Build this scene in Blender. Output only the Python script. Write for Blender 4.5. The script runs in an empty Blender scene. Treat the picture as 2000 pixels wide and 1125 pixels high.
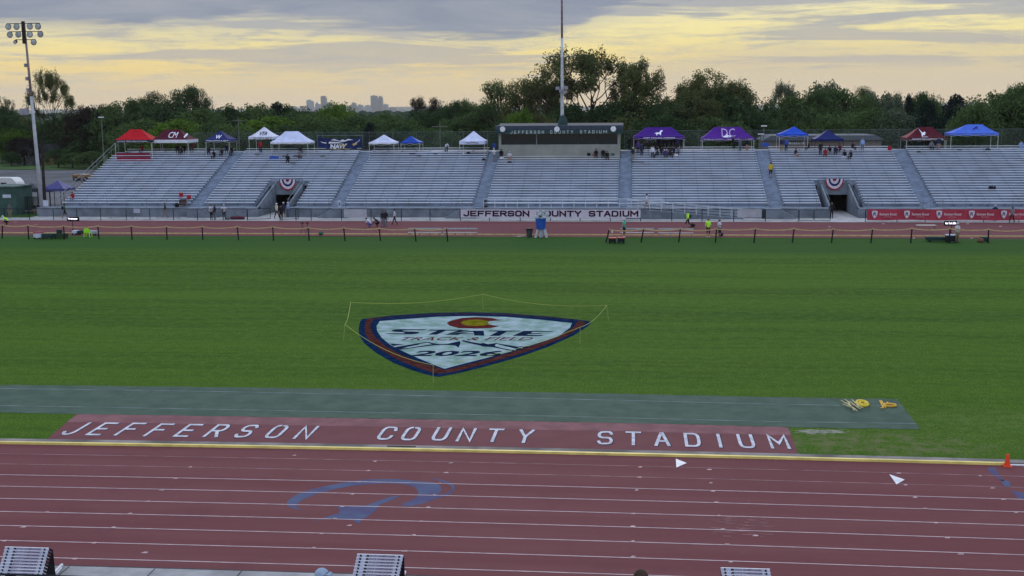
import bpy, math, random
import numpy as np
from mathutils import Vector
R = math.radians
C = bpy.context.scene.collection
scene = bpy.context.scene
# ---------------------------------------------------------------- camera, sky, sun
F, YAW, PIT, ROLL, HC = 2350.0, 0.100098, 0.152234, -0.0074348, 12.5076
_cy, _sy, _cp, _sp = math.cos(YAW), math.sin(YAW), math.cos(PIT), math.sin(PIT)
FWD = Vector((-_sy*_cp, _cy*_cp, -_sp))
_r = Vector((_cy, _sy, 0)); _u = _r.cross(FWD)
RT = math.cos(ROLL)*_r + math.sin(ROLL)*_u
UP = -math.sin(ROLL)*_r + math.cos(ROLL)*_u
CAM = Vector((0, 0, HC))
cam = bpy.data.objects.new('camera', bpy.data.cameras.new('camera')); C.objects.link(cam)
from mathutils import Matrix
m3 = Matrix((RT, UP, -FWD)).transposed()
cam.matrix_world = Matrix.Translation(CAM) @ m3.to_4x4()
cam.data.sensor_width = 36; cam.data.lens = F/2000*36
cam.data.clip_start = 0.5; cam.data.clip_end = 40000
scene.camera = cam

def ray(x, y): return FWD*F + RT*(x-1000) + UP*(562.5-y)
def G(x, y, z=0.0):
    d = ray(x, y); t = (z-HC)/d.z; return CAM + d*t
def V(x, y, Y):
    d = ray(x, y); return CAM + d*(Y/d.y)
def proj(P):
    v = Vector(P)-CAM; w = v.dot(FWD); return 1000+F*v.dot(RT)/w, 562.5-F*v.dot(UP)/w

scene.view_settings.view_transform = 'Standard'; scene.view_settings.look = 'None'
scene.view_settings.exposure = 0.0; scene.view_settings.gamma = 1
try:
    scene.cycles.use_denoising = True
    scene.cycles.max_bounces = 6; scene.cycles.transparent_max_bounces = 12; scene.cycles.volume_bounces = 1
except Exception: pass

def srgb(r, g, b):
    f = lambda c: (c/255/12.92) if c/255 <= .04045 else ((c/255+.055)/1.055)**2.4
    return (f(r), f(g), f(b), 1)

class NT:
    """tiny node helper"""
    def __init__(s, tree): s.t = tree; s.n = tree.nodes; s.l = tree.links
    def node(s, typ, **kw):
        n = s.n.new(typ)
        for k, v in kw.items(): setattr(n, k, v)
        return n
    def put(s, sock, v):
        if hasattr(v, 'is_linked') or hasattr(v, 'links'): s.l.new(v, sock)
        else: sock.default_value = v
    def math(s, op, a, b=0.0, c=None, clamp=False):
        n = s.node('ShaderNodeMath', operation=op); n.use_clamp = clamp
        s.put(n.inputs[0], a); s.put(n.inputs[1], b)
        if c is not None: s.put(n.inputs[2], c)
        return n.outputs[0]
    def noise(s, vec, scale, detail=4, rough=.55, dist=0.0):
        n = s.node('ShaderNodeTexNoise'); s.put(n.inputs['Vector'], vec)
        n.inputs['Scale'].default_value = scale; n.inputs['Detail'].default_value = detail
        n.inputs['Roughness'].default_value = rough; n.inputs['Distortion'].default_value = dist
        return n.outputs['Fac']
    def mix(s, f, a, b, blend='MIX'):
        n = s.node('ShaderNodeMix', data_type='RGBA', blend_type=blend)
        s.put(n.inputs[0], f); s.put(n.inputs[6], a); s.put(n.inputs[7], b); return n.outputs[2]
    def ss(s, v, a, b, lo=0.0, hi=1.0):
        n = s.node('ShaderNodeMapRange', interpolation_type='SMOOTHSTEP'); s.put(n.inputs[0], v)
        s.put(n.inputs[1], a); s.put(n.inputs[2], b); n.inputs[3].default_value = lo; n.inputs[4].default_value = hi
        return n.outputs[0]
    def ramp(s, v, stops):
        n = s.node('ShaderNodeValToRGB'); s.put(n.inputs[0], v); e = n.color_ramp.elements
        while len(e) < len(stops): e.new(.5)
        for k, (p, c) in enumerate(stops):
            e[k].position = p; e[k].color = c if len(c) == 4 else (*c, 1)
        return n.outputs[0]
    def comb(s, x, y, z=0.0):
        n = s.node('ShaderNodeCombineXYZ'); s.put(n.inputs[0], x); s.put(n.inputs[1], y); s.put(n.inputs[2], z); return n.outputs[0]

SUN_EL, SUN_AZ = 11.0, 4.0          # behind thin cloud, a little right of straight ahead
w = bpy.data.worlds.new('World'); scene.world = w; w.use_nodes = True
T = NT(w.node_tree); T.n.clear()
tc = T.node('ShaderNodeTexCoord'); sep = T.node('ShaderNodeSeparateXYZ'); T.l.new(tc.outputs['Generated'], sep.inputs[0])
sx, sy_, sz = sep.outputs
az = T.math('ADD', T.math('ARCTAN2', sx, sy_), YAW)      # 0 = the way the photographer faces
el = T.math('ARCSINE', sz)
n1 = T.noise(T.comb(T.math('MULTIPLY', az, 6.0), T.math('MULTIPLY', el, 42.0)), 1.0, 7, .6, .5)
n2 = T.noise(T.comb(T.math('MULTIPLY', az, 12.0), T.math('MULTIPLY', el, 120.0), 3.0), 1.0, 8, .60, .6)
n3 = T.noise(T.comb(T.math('MULTIPLY', az, 4.6), T.math('MULTIPLY', el, 66.0), 11.5), 1.0, 8, .60, .5)
n4 = T.noise(T.comb(T.math('MULTIPLY', az, 34.0), T.math('MULTIPLY', el, 230.0), 9.0), 1.0, 7, .66, .8)
nm = T.math('ADD', T.math('MULTIPLY', n2, .68), T.math('MULTIPLY', n4, .32))
azn = T.math('DIVIDE', T.math('ADD', az, .42), .84, clamp=True)
# veil colour from the horizon up: peach haze, then pale straw, then grey
elw = T.math('ADD', el, T.math('MULTIPLY', T.math('SUBTRACT', n1, .5), .020))
t = T.math('DIVIDE', elw, .10, clamp=True)
warm = T.ramp(t, [(0, srgb(232, 206, 162)), (.12, srgb(232, 208, 162)), (.26, srgb(228, 208, 158)), (.45, srgb(222, 210, 168)), (.70, srgb(212, 206, 178)), (1, srgb(190, 192, 190))])
# where the light breaks through: a band that sits low on the left and climbs to the right
gc = T.ramp(azn, [(0, (.034,)*3), (.25, (.036,)*3), (.50, (.030,)*3), (.62, (.050,)*3), (.78, (.064,)*3), (1, (.058,)*3)])
gd = T.math('DIVIDE', T.math('ABSOLUTE', T.math('SUBTRACT', elw, gc)), .030)
gb = T.ss(gd, 1.15, .15)
gl = T.math('MULTIPLY', T.ss(nm, .38, .58), gb)
gcol = T.ramp(T.math('DIVIDE', el, .09, clamp=True), [(0, srgb(250, 214, 132)), (.35, srgb(255, 224, 130)), (.6, srgb(255, 238, 158)), (1, srgb(255, 246, 196))])
warm = T.mix(T.math('MULTIPLY', gl, .95), warm, gcol)
# grey-blue cloud undersides, streaked
g2 = T.math('MULTIPLY', T.ss(n3, .49, .58), T.ss(el, .020, .034))
warm = T.mix(T.math('MULTIPLY', g2, .78), warm, T.mix(T.ss(el, .03, .07), srgb(188, 180, 170), srgb(164, 168, 178)))
g3 = T.math('MULTIPLY', T.ss(nm, .46, .36), T.ss(el, .008, .03))
warm = T.mix(T.math('MULTIPLY', g3, .55), warm, srgb(184, 178, 168))
# the solid slate bank: lower edge height by azimuth
B = T.ramp(azn, [(0, (.062,)*3), (.14, (.060,)*3), (.26, (.072,)*3), (.36, (.062,)*3), (.47, (.052,)*3), (.55, (.057,)*3), (.61, (.080,)*3), (.78, (.086,)*3), (1, (.080,)*3)])
edge = T.math('ADD', T.math('SUBTRACT', el, B), T.math('MULTIPLY', T.math('SUBTRACT', nm, .5), .044))
bank = T.ss(edge, -.005, .006)
bankc = T.mix(T.ss(n1, .35, .7), srgb(128, 140, 163), srgb(156, 162, 175))
vis = T.mix(T.math('MULTIPLY', bank, .95), warm, bankc)
# far overhead, outside the picture: bright veiled sky that lights the field
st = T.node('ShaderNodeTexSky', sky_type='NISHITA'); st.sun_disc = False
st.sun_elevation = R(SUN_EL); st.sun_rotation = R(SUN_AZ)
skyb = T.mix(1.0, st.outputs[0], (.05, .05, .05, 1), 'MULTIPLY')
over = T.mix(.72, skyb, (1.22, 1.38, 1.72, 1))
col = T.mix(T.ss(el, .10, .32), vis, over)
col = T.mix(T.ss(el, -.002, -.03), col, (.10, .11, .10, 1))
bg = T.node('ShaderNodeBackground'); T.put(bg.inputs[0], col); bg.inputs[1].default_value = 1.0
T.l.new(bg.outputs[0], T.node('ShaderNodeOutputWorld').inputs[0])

sl = bpy.data.lights.new('sun', 'SUN'); sl.energy = .55; sl.angle = R(14); sl.color = (1, .86, .66)
so = bpy.data.objects.new('sun', sl); C.objects.link(so)
sd = Vector((math.sin(R(SUN_AZ)-YAW)*math.cos(R(SUN_EL)), math.cos(R(SUN_AZ)-YAW)*math.cos(R(SUN_EL)), math.sin(R(SUN_EL))))
so.rotation_euler = sd.to_track_quat('Z', 'Y').to_euler()

# ---------------------------------------------------------------- materials
MATS = {}
def mat(name, col, rough=.7, metal=0.0, var=.12, scale=3.0, col2=None, bump=0.0, bscale=30.0, spec=.12, stretch=None, trans=None):
    if name in MATS: return MATS[name]
    m = bpy.data.materials.new(name); m.use_nodes = True; t = NT(m.node_tree)
    p = t.n['Principled BSDF']; p.inputs['Roughness'].default_value = rough; p.inputs['Metallic'].default_value = metal
    p.inputs['Specular IOR Level'].default_value = spec
    c = srgb(*col) if max(col) > 1 else (*col, 1)
    if var > 0:
        tc = t.node('ShaderNodeTexCoord'); v = tc.outputs['Object']
        if stretch:
            mp = t.node('ShaderNodeMapping'); mp.inputs['Scale'].default_value = stretch; t.l.new(v, mp.inputs[0]); v = mp.outputs[0]
        f = t.noise(v, scale, 5, .6)
        c2 = (srgb(*col2) if max(col2) > 1 else (*col2, 1)) if col2 else tuple(min(1, k*(1-var*1.6)) for k in c[:3])+(1,)
        c1 = c if col2 else tuple(min(1, k*(1+var)) for k in c[:3])+(1,)
        t.put(p.inputs['Base Color'], t.mix(t.ss(f, .34, .66), c1, c2))
        if bump:
            b = t.node('ShaderNodeBump'); b.inputs['Strength'].default_value = bump; b.inputs['Distance'].default_value = .02
            t.put(b.inputs['Height'], t.noise(v, bscale, 3, .6)); t.l.new(b.outputs[0], p.inputs['Normal'])
    else: p.inputs['Base Color'].default_value = c
    if trans:
        tr = t.node('ShaderNodeBsdfTransparent'); mx = t.node('ShaderNodeMixShader'); mx.inputs[0].default_value = trans
        t.l.new(p.outputs[0], mx.inputs[1]); t.l.new(tr.outputs[0], mx.inputs[2]); t.l.new(mx.outputs[0], t.n['Material Output'].inputs[0])
    MATS[name] = m; return m

# ---------------------------------------------------------------- mesh builder
class MB:
    def __init__(s): s.v = []; s.f = []; s.m = []; s.mi = 0
    def vert(s, p): s.v.append(tuple(p)); return len(s.v)-1
    def face(s, pts, mi=None):
        i0 = len(s.v); s.v += [tuple(p) for p in pts]; s.f.append(tuple(range(i0, i0+len(pts)))); s.m.append(s.mi if mi is None else mi); return s
    def hexa(s, p, mi=None):
        i = len(s.v); s.v += [tuple(q) for q in p]
        for f in ((3, 2, 1, 0), (4, 5, 6, 7), (0, 1, 5, 4), (1, 2, 6, 5), (2, 3, 7, 6), (3, 0, 4, 7)):
            s.f.append(tuple(i+k for k in f)); s.m.append(s.mi if mi is None else mi)
        return s
    def box(s, x0, x1, y0, y1, z0, z1, mi=None):
        return s.hexa([(x0, y0, z0), (x1, y0, z0), (x1, y1, z0), (x0, y1, z0), (x0, y0, z1), (x1, y0, z1), (x1, y1, z1), (x0, y1, z1)], mi)
    def beam(s, a, b, w, h=None, mi=None):
        a = Vector(a); b = Vector(b); d = (b-a).normalized(); h = h or w
        u = Vector((0, 0, 1)) if abs(d.z) < .9 else Vector((0, 1, 0))
        r = d.cross(u).normalized()*w/2; k = r.cross(d).normalized()*h/2
        return s.hexa([a-r-k, a+r-k, a+r+k, a-r+k, b-r-k, b+r-k, b+r+k, b-r+k], mi)
    def tube(s, pts, rs, n=8, mi=None, cap=True):
        pts = [Vector(p) for p in pts]
        if not isinstance(rs, (list, tuple)): rs = [rs]*len(pts)
        rings = []
        for i, p in enumerate(pts):
            d = (pts[min(i+1, len(pts)-1)]-pts[max(i-1, 0)]).normalized()
            u = Vector((0, 0, 1)) if abs(d.z) < .95 else Vector((0, 1, 0))
            a = d.cross(u).normalized(); b = a.cross(d)
            i0 = len(s.v)
            for k in range(n):
                t = 2*math.pi*k/n; s.v.append(tuple(p+(a*math.cos(t)+b*math.sin(t))*rs[i]))
            rings.append(i0)
        mm = s.mi if mi is None else mi
        for a, b in zip(rings, rings[1:]):
            for k in range(n): s.f.append((a+k, a+(k+1) % n, b+(k+1) % n, b+k)); s.m.append(mm)
        if cap:
            s.f.append(tuple(rings[0]+k for k in range(n))[::-1]); s.m.append(mm)
            s.f.append(tuple(rings[-1]+k for k in range(n))); s.m.append(mm)
        return s
    def lathe(s, prof, c=(0, 0, 0), n=16, mi=None, sx=1, sy=1):
        rings = []; mm = s.mi if mi is None else mi
        for r, z in prof:
            i0 = len(s.v)
            for k in range(n):
                t = 2*math.pi*k/n; s.v.append((c[0]+r*sx*math.cos(t), c[1]+r*sy*math.sin(t), c[2]+z))
            rings.append(i0)
        for a, b in zip(rings, rings[1:]):
            for k in range(n): s.f.append((a+k, a+(k+1) % n, b+(k+1) % n, b+k)); s.m.append(mm)
        s.f.append(tuple(rings[0]+k for k in range(n))[::-1]); s.m.append(mm)
        s.f.append(tuple(rings[-1]+k for k in range(n))); s.m.append(mm)
        return s
    def add(s, vf, fn=lambda p: p, mi=None):
        i = len(s.v); s.v += [tuple(fn(Vector(p))) for p in vf[0]]
        for f in vf[1]: s.f.append(tuple(i+k for k in f)); s.m.append(s.mi if mi is None else mi)
        return s
    def prism(s, poly, fn, mi=None):
        """poly 2D, fn(x,y,t) -> 3D for t = 0 (front), 1 (back)"""
        n = len(poly); i = len(s.v); mm = s.mi if mi is None else mi
        s.v += [tuple(fn(x, y, 0)) for x, y in poly]+[tuple(fn(x, y, 1)) for x, y in poly]
        s.f.append(tuple(range(i, i+n))); s.m.append(mm); s.f.append(tuple(range(i+n, i+2*n))[::-1]); s.m.append(mm)
        for k in range(n): s.f.append((i+k, i+(k+1) % n, i+n+(k+1) % n, i+n+k)); s.m.append(mm)
        return s
    def build(s, name, mats, parent=None, smooth=False, **tags):
        me = bpy.data.meshes.new(name)
        off = Vector((0, 0, 0)); q = parent
        while q is not None: off += Vector(q.location); q = q.parent
        o0 = off
        if parent is None and 'at' in tags: o0 = Vector(tags.pop('at'))
        me.from_pydata([(a-o0.x, b-o0.y, c-o0.z) for a, b, c in s.v], [], s.f)
        for mt in (mats if isinstance(mats, (list, tuple)) else [mats]): me.materials.append(mt)
        me.polygons.foreach_set('material_index', s.m)
        if smooth: me.polygons.foreach_set('use_smooth', [True]*len(s.f))
        me.update()
        o = bpy.data.objects.new(name, me); C.objects.link(o)
        if parent is not None: o.parent = parent
        else: o.location = o0
        return tag(o, **tags)

def tag(o, label=None, cat=None, group=None, kind=None):
    if label: o['label'] = label
    if cat: o['category'] = cat
    if group: o['group'] = group
    if kind: o['kind'] = kind
    return o
def thing(name, label, cat, loc, group=None):
    o = bpy.data.objects.new(name, None); C.objects.link(o); o.location = Vector(loc); o.empty_display_size = .3
    return tag(o, label, cat, group)
def copy_tree(o, parent=None):
    c = o.copy(); C.objects.link(c)
    if parent is not None: c.parent = parent
    for ch in list(o.children): copy_tree(ch, c)
    return c

# ---------------------------------------------------------------- text (built-in font) -> outlines
TXT = {}
def prep_text(keys):
    obs = []
    for k in keys:
        s, shear, off = k
        cu = bpy.data.curves.new('t', 'FONT'); cu.body = s; cu.size = 1.0; cu.shear = shear; cu.offset = off
        cu.align_x = 'CENTER'; cu.align_y = 'CENTER'; cu.resolution_u = 2; cu.fill_mode = 'FRONT'
        o = bpy.data.objects.new('t', cu); C.objects.link(o); obs.append((k, o, cu))
    dg = bpy.context.evaluated_depsgraph_get(); dg.update()
    for k, o, cu in obs:
        me = o.evaluated_get(dg).to_mesh()
        vs = [tuple(v.co) for v in me.vertices]; fs = [tuple(p.vertices) for p in me.polygons]
        xs = [v[0] for v in vs]; ys = [v[1] for v in vs]
        x0, x1, y0, y1 = min(xs), max(xs), min(ys), max(ys)
        TXT[k] = ([((v[0]-x0)/(x1-x0), (v[1]-y0)/(y1-y0), 0) for v in vs], fs)      # unit box
    for k, o, cu in obs: bpy.data.objects.remove(o); bpy.data.curves.remove(cu)
def put_text(mb, s, fn, shear=0.0, off=.02, mi=None):
    """fn(u, v) maps the unit box of the text to 3D"""
    return mb.add(TXT[(s, shear, off)], lambda p: fn(p.x, p.y), mi)
TK = [('JEFFERSON COUNTY STADIUM', 0, .02), ('JEFFERSON COUNTY STADIUM', 0, .045), ('STATE', .0, .05), ('TRACK & FIELD', 0, .0), ('2026', 0, .03),
      ('CASTLE VIEW HIGH SCHOOL', 0, .0), ('CM', 0, .0), ('TITAN TRACK & FIELD', 0, .03), ('W', 0, .03), ('VTA', .2, .02), ('NAVY', .2, .05),
      ('NeoPrince', .2, .03), ('FORT COLLINS LAMBKINS', 0, .02), ('DC', 0, .0), ('DOUGLAS COUNTY  *  TRACK & FIELD  *  HUSKIES', 0, .02),
      ('THOMAS MACLAREN SCHOOL', 0, .03), ('TRACK & FIELD', 0, .04), ('Runners Roost', .15, .035), ('FOOTHILLS', 0, .0), ('STATE CHAMPIONSHIPS', 0, .035),
      ('Run Tech 2026', 0, .04), ('Timekeeper', 0, .04), ('R', .1, .03), ('3', 0, .03)]
prep_text(TK)

# stroke letters painted on the ground
def _arc(cx, cy, rx, ry, a0, a1, n=6):
    return [(cx+rx*math.cos(R(a0+(a1-a0)*k/n)), cy+ry*math.sin(R(a0+(a1-a0)*k/n))) for k in range(n+1)]
GL = {
 'J': [[(.98, 1), (.98, .28)]+_arc(.55, .28, .43, .28, -10, -165, 7)],
 'E': [[(1, 1), (0, 1), (0, 0), (1, 0)], [(0, .5), (.8, .5)]],
 'F': [[(1, 1), (0, 1), (0, 0)], [(0, .5), (.8, .5)]],
 'R': [[(0, 0), (0, 1), (.7, 1)]+_arc(.7, .74, .3, .26, 90, -90)+[(0, .48)], [(.5, .48), (1, 0)]],
 'S': [_arc(.72, .74, .28, .26, 20, 90, 3)+_arc(.28, .74, .28, .24, 90, 270)+_arc(.72, .26, .28, .24, 90, -90)+_arc(.28, .26, .28, .26, 270, 200, 3)],
 'O': [[(.25, 1), (.75, 1)]+_arc(.7, .75, .3, .25, 80, 0, 3)+_arc(.7, .25, .3, .25, 0, -90, 3)+_arc(.3, .25, .3, .25, -90, -180, 3)+_arc(.3, .75, .3, .25, 180, 90, 3)],
 'N': [[(0, 0), (0, 1), (1, 0), (1, 1)]],
 'C': [_arc(.7, .75, .3, .25, 0, 90, 3)+_arc(.3, .75, .3, .25, 90, 180, 3)+_arc(.3, .25, .3, .25, 180, 270, 3)+_arc(.7, .25, .3, .25, 270, 360, 3)],
 'U': [[(0, 1), (0, .28)]+_arc(.3, .28, .3, .28, 180, 270, 3)+_arc(.7, .28, .3, .28, 270, 360, 3)+[(1, 1)]],
 'T': [[(0, 1), (1, 1)], [(.5, 1), (.5, 0)]], 'Y': [[(0, 1), (.5, .45), (1, 1)], [(.5, .5), (.5, 0)]],
 'A': [[(0, 0), (.45, 1), (.55, 1), (1, 0)], [(.15, .33), (.85, .33)]],
 'D': [[(0, 0), (0, 1), (.65, 1)]+_arc(.65, .7, .35, .3, 90, 0, 3)+_arc(.65, .3, .35, .3, 0, -90, 3)+[(0, 0), (0, .2)]],
 'I': [[(.5, 0), (.5, 1)]], 'M': [[(0, 0), (0, 1), (.5, .35), (1, 1), (1, 0)]]}
def ribbon(mb, pts, wd, z, mi=None, mapf=lambda x, y: (x, y)):
    """a painted stroke of width wd with mitred corners, laid flat at height z"""
    P = [Vector(p) for p in pts]; P = [p for i, p in enumerate(P) if i == 0 or (p-P[i-1]).length > 1e-4]; L = []; Rr = []; n = len(P)
    for i, p in enumerate(P):
        d1 = (P[i]-P[i-1]).normalized() if i > 0 else (P[1]-P[0]).normalized()
        d2 = (P[i+1]-P[i]).normalized() if i < n-1 else d1
        a = (d1+d2); a = a.normalized() if a.length > 1e-4 else d1
        nn = Vector((-a.y, a.x)); c = max(.45, nn.dot(Vector((-d1.y, d1.x))))
        q = nn*(wd/2/c); e = Vector((0, 0))
        if i == 0: e = -d1*wd/2
        if i == n-1: e = d1*wd/2
        L.append(p+q+e); Rr.append(p-q+e)
    for i in range(n-1):
        zi = z+i*.00035
        mb.face([(*mapf(*Rr[i]), zi), (*mapf(*Rr[i+1]), zi), (*mapf(*L[i+1]), zi), (*mapf(*L[i]), zi)], mi)
    return mb
# ---------------------------------------------------------------- ground, field, tracks
YN = 41.86; LW = 1.2245; YF = 114.6; YO = 127.75; YW = 132.24
def bend(x):
    g = lambda q: -.00582*q-.000645*q*q
    if x > 24: return g(24)+(x-24)*(-.00582-.00129*24)
    if x < -26: return g(-26)+(x+26)*(-.00582+.00129*26)
    return g(x)
def strip(name, ya, yb, z, m, x0=-75, x1=75, step=3.0, bent=True, **tags):
    mb = MB(); xs = [x0+(x1-x0)*i/max(1, round((x1-x0)/step)) for i in range(max(1, round((x1-x0)/step))+1)]
    fa = ya if callable(ya) else (lambda x: ya+(bend(x) if bent else 0))
    fb = yb if callable(yb) else (lambda x: yb+(bend(x) if bent else 0))
    for a, b in zip(xs, xs[1:]):
        mb.face([(a, fa(a), z), (b, fa(b), z), (b, fb(b), z), (a, fb(a), z)])
    return mb.build(name, m, **tags)

def mat_grass():
    m = bpy.data.materials.new('turf_grass'); m.use_nodes = True; t = NT(m.node_tree); p = t.n['Principled BSDF']
    tc = t.node('ShaderNodeTexCoord'); v = tc.outputs['Object']; sp = t.node('ShaderNodeSeparateXYZ'); t.l.new(v, sp.inputs[0]); x, y, z = sp.outputs
    yw = t.math('ADD', y, t.math('MULTIPLY', t.noise(v, .06, 2), 3.0))
    b1 = t.noise(t.comb(t.math('MULTIPLY', x, .012), t.math('MULTIPLY', yw, .20)), 1.0, 3, .55)
    b2 = t.noise(t.comb(t.math('MULTIPLY', x, .05), t.math('MULTIPLY', yw, 1.1), 5.0), 1.0, 3, .6)
    fine = t.noise(v, 1.7, 7, .82); blade = t.noise(v, 11.0, 4, .75); med = t.noise(v, .55, 4, .6)
    c = t.mix(t.ss(b1, .38, .62), (.031, .078, .009, 1), (.060, .128, .013, 1))
    c = t.mix(t.ss(y, 72.0, 46.0, 0.0, .45), c, (.074, .136, .014, 1))
    c = t.mix(t.math('MULTIPLY', t.ss(b2, .42, .62), .50), c, (.088, .155, .014, 1))
    c = t.mix(t.math('MULTIPLY', t.ss(med, .52, .75), .28), c, (.040, .098, .022, 1))
    c = t.mix(t.math('MULTIPLY', t.ss(fine, .42, .62), .66), c, (.105, .178, .024, 1))
    c = t.mix(t.math('MULTIPLY', t.ss(blade, .60, .40), .72), c, (.020, .055, .010, 1))
    # darker green strip beside the far track and worn patches near the runway end
    edge = t.math('MULTIPLY', t.ss(y, 97.0, 105.0), .68)
    c = t.mix(edge, c, (.024, .070, .020, 1))
    dx = t.math('DIVIDE', t.math('SUBTRACT', x, 9.0), 5.5); dy = t.math('DIVIDE', t.math('SUBTRACT', y, 44.1), 2.0)
    d2 = t.math('SQRT', t.math('ADD', t.math('MULTIPLY', dx, dx), t.math('MULTIPLY', dy, dy)))
    worn = t.math('MULTIPLY', t.ss(d2, 1.15, .35), t.ss(t.noise(v, 1.6, 5, .7), .40, .62))
    c = t.mix(t.math('MULTIPLY', worn, .62), c, (.150, .145, .075, 1))
    dx = t.math('DIVIDE', t.math('SUBTRACT', x, 14.5), 5.0); dy = t.math('DIVIDE', t.math('SUBTRACT', y, 47.5), 2.4)
    d2 = t.math('SQRT', t.math('ADD', t.math('MULTIPLY', dx, dx), t.math('MULTIPLY', dy, dy)))
    worn = t.math('MULTIPLY', t.ss(d2, 1.2, .3), t.ss(t.noise(v, 2.1, 5, .7), .40, .66))
    c = t.mix(t.math('MULTIPLY', worn, .42), c, (.125, .150, .055, 1))
    t.put(p.inputs['Base Color'], c); p.inputs['Roughness'].default_value = .9; p.inputs['Specular IOR Level'].default_value = .02
    bm = t.node('ShaderNodeBump'); bm.inputs['Strength'].default_value = .6; bm.inputs['Distance'].default_value = .04
    t.put(bm.inputs['Height'], t.noise(v, 14.0, 4, .7)); t.l.new(bm.outputs[0], p.inputs['Normal'])
    return m
M_grass = mat_grass()
def mat_track():
    m = bpy.data.materials.new('track_rubber'); m.use_nodes = True; t = NT(m.node_tree); p = t.n['Principled BSDF']
    tc = t.node('ShaderNodeTexCoord'); v = tc.outputs['Object']; sp = t.node('ShaderNodeSeparateXYZ'); t.l.new(v, sp.inputs[0]); x, y, z = sp.outputs
    lane = t.noise(t.comb(t.math('MULTIPLY', x, .05), t.math('MULTIPLY', y, .8)), 1.0, 3)
    c = t.mix(t.ss(lane, .35, .65), (.143, .047, .051, 1), (.159, .058, .061, 1))
    c = t.mix(t.math('MULTIPLY', t.ss(t.noise(v, .5, 5, .65), .50, .72), .35), c, (.112, .040, .046, 1))
    c = t.mix(t.math('MULTIPLY', t.ss(t.noise(v, 2.3, 4, .7), .60, .74), .30), c, (.205, .108, .116, 1))
    c = t.mix(t.math('MULTIPLY', t.noise(v, 60.0, 2), .25), c, (.085, .036, .044, 1))
    t.put(p.inputs['Base Color'], c); p.inputs['Roughness'].default_value = .88; p.inputs['Specular IOR Level'].default_value = .08
    bm = t.node('ShaderNodeBump'); bm.inputs['Strength'].default_value = .35; bm.inputs['Distance'].default_value = .01
    t.put(bm.inputs['Height'], t.noise(v, 70.0, 2)); t.l.new(bm.outputs[0], p.inputs['Normal'])
    return m
M_track = mat_track()
M_line = mat('line_paint', (.50, .40, .41), .7, var=.12, scale=2.0)
M_line2 = mat('line_paint_worn', (.31, .20, .21), .7, var=.3, scale=1.2)
M_white = mat('white_paint', (.66, .66, .70), .5, var=.08)
M_conc = mat('concrete', (.30, .295, .30), .9, var=.16, scale=.8, bump=.3)
M_concl = mat('concrete_pale', (.40, .39, .39), .9, var=.14, scale=.7)
M_concs = mat('concrete_stand', (.165, .195, .235), .9, var=.18, scale=.6)
M_yel = mat('yellow_kerb_paint', (.74, .60, .19), .5, var=.10, scale=1.5)
M_tan = mat('tan_tape', (.55, .40, .20), .6, var=.1)
M_asph = mat('asphalt', (.108, .108, .118), .95, var=.2, scale=.15)
M_dirt = mat('dry_ground', (.075, .085, .045), .95, var=.3, scale=.03, col2=(.05, .07, .03))
M_black = mat('black_paint', (.012, .013, .016), .5, var=.2)
M_dark = mat('dark_seam_and_shade', (.02, .02, .024), .8, var=0)
M_navyp = mat('navy_turf_paint', (.006, .020, .058), .9, var=.25, scale=2.5, bump=.6, bscale=14, spec=0.0)
M_navyl = mat('navy_letter_paint', (.008, .016, .040), .9, var=.2, scale=2.5, spec=0.0)
M_redp = mat('brick_turf_paint', (.068, .022, .020), .9, var=.25, scale=2.5, bump=.6, bscale=14, spec=0.0)
M_maroonp = mat('maroon_turf_paint', (.090, .018, .018), .9, var=.2, scale=2.5, spec=0.0)
M_goldp = mat('gold_turf_paint', (.15, .135, .010), .9, var=.2, scale=2.5, spec=0.0)
M_whitep = mat('white_turf_paint', (.31, .39, .42), .9, var=.1, scale=1.1, col2=(.16, .26, .22), bump=.7, bscale=12, spec=0.0)

def plain(name, x0, x1, y0, y1, z, m, n=1, **k):
    return MB().face([(x0, y0, z), (x1, y0, z), (x1, y1, z), (x0, y1, z)]).build(name, m, **k)
mb = MB(); gy = [(-60, -.03), (950, -.03), (1500, -16), (2200, -48), (3000, -70), (16000, -70)]
for (ya, za), (yb2, zb2) in zip(gy, gy[1:]): mb.face([(-9000, ya, za), (9000, ya, za), (9000, yb2, zb2), (-9000, yb2, zb2)])
mb.build('ground', M_dirt, kind='structure', label='dry open ground falling away towards the far city')
infield = strip('infield_grass', YN+.55, YF-1.6, .002, M_grass, -95, 95, 3, kind='structure', label='mown green grass infield between the two straights')
infield.data.polygons  # one sheet
lawn = None
track_n = strip('running_track', YN-9*LW-.55, YN+.02, .006, M_track, -90, 90, kind='structure', label='near straight of the maroon running track with nine lanes')
track_f = strip('running_track', YF-1.6, YO, .006, M_track, -110, 110, 20, bent=False, kind='structure', label='far straight of the maroon running track below the grandstand')
near_walk = strip('concrete_walkway', 25.6, YN-9*LW-.62, .03, M_conc, -40, 40, 4, kind='structure', label='pale concrete walkway along the bottom edge')
for i in range(0): pass
mb = MB()
for k in range(-12, 13):
    x = -8.05+k*2.42
    mb.face([(x, 26, .034), (x+.03, 26, .034), (x+.03, 30.2+bend(x), .034), (x, 30.2+bend(x), .034)])
mb.build('expansion_joint', M_dark, near_walk)
strip('edge_gutter', YN-9*LW-.62, YN-9*LW-.50, .012, mat('gutter', (.06, .055, .06), .9), -90, 90, kind='structure')
far_walk = strip('concrete_apron', YO+.02, 145, .02, M_concl, -68.5, 110, 30, bent=False, kind='structure', label='pale concrete apron between the far track and the grandstand')
plain('side_walk', -140, -68.5, YO+.02, YO+3.2, .02, M_concl, kind='structure')
plain('lawn', -140, -66.5, 131, 138, .01, M_grass, kind='structure', label='small strip of grass left of the grandstand')
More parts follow.
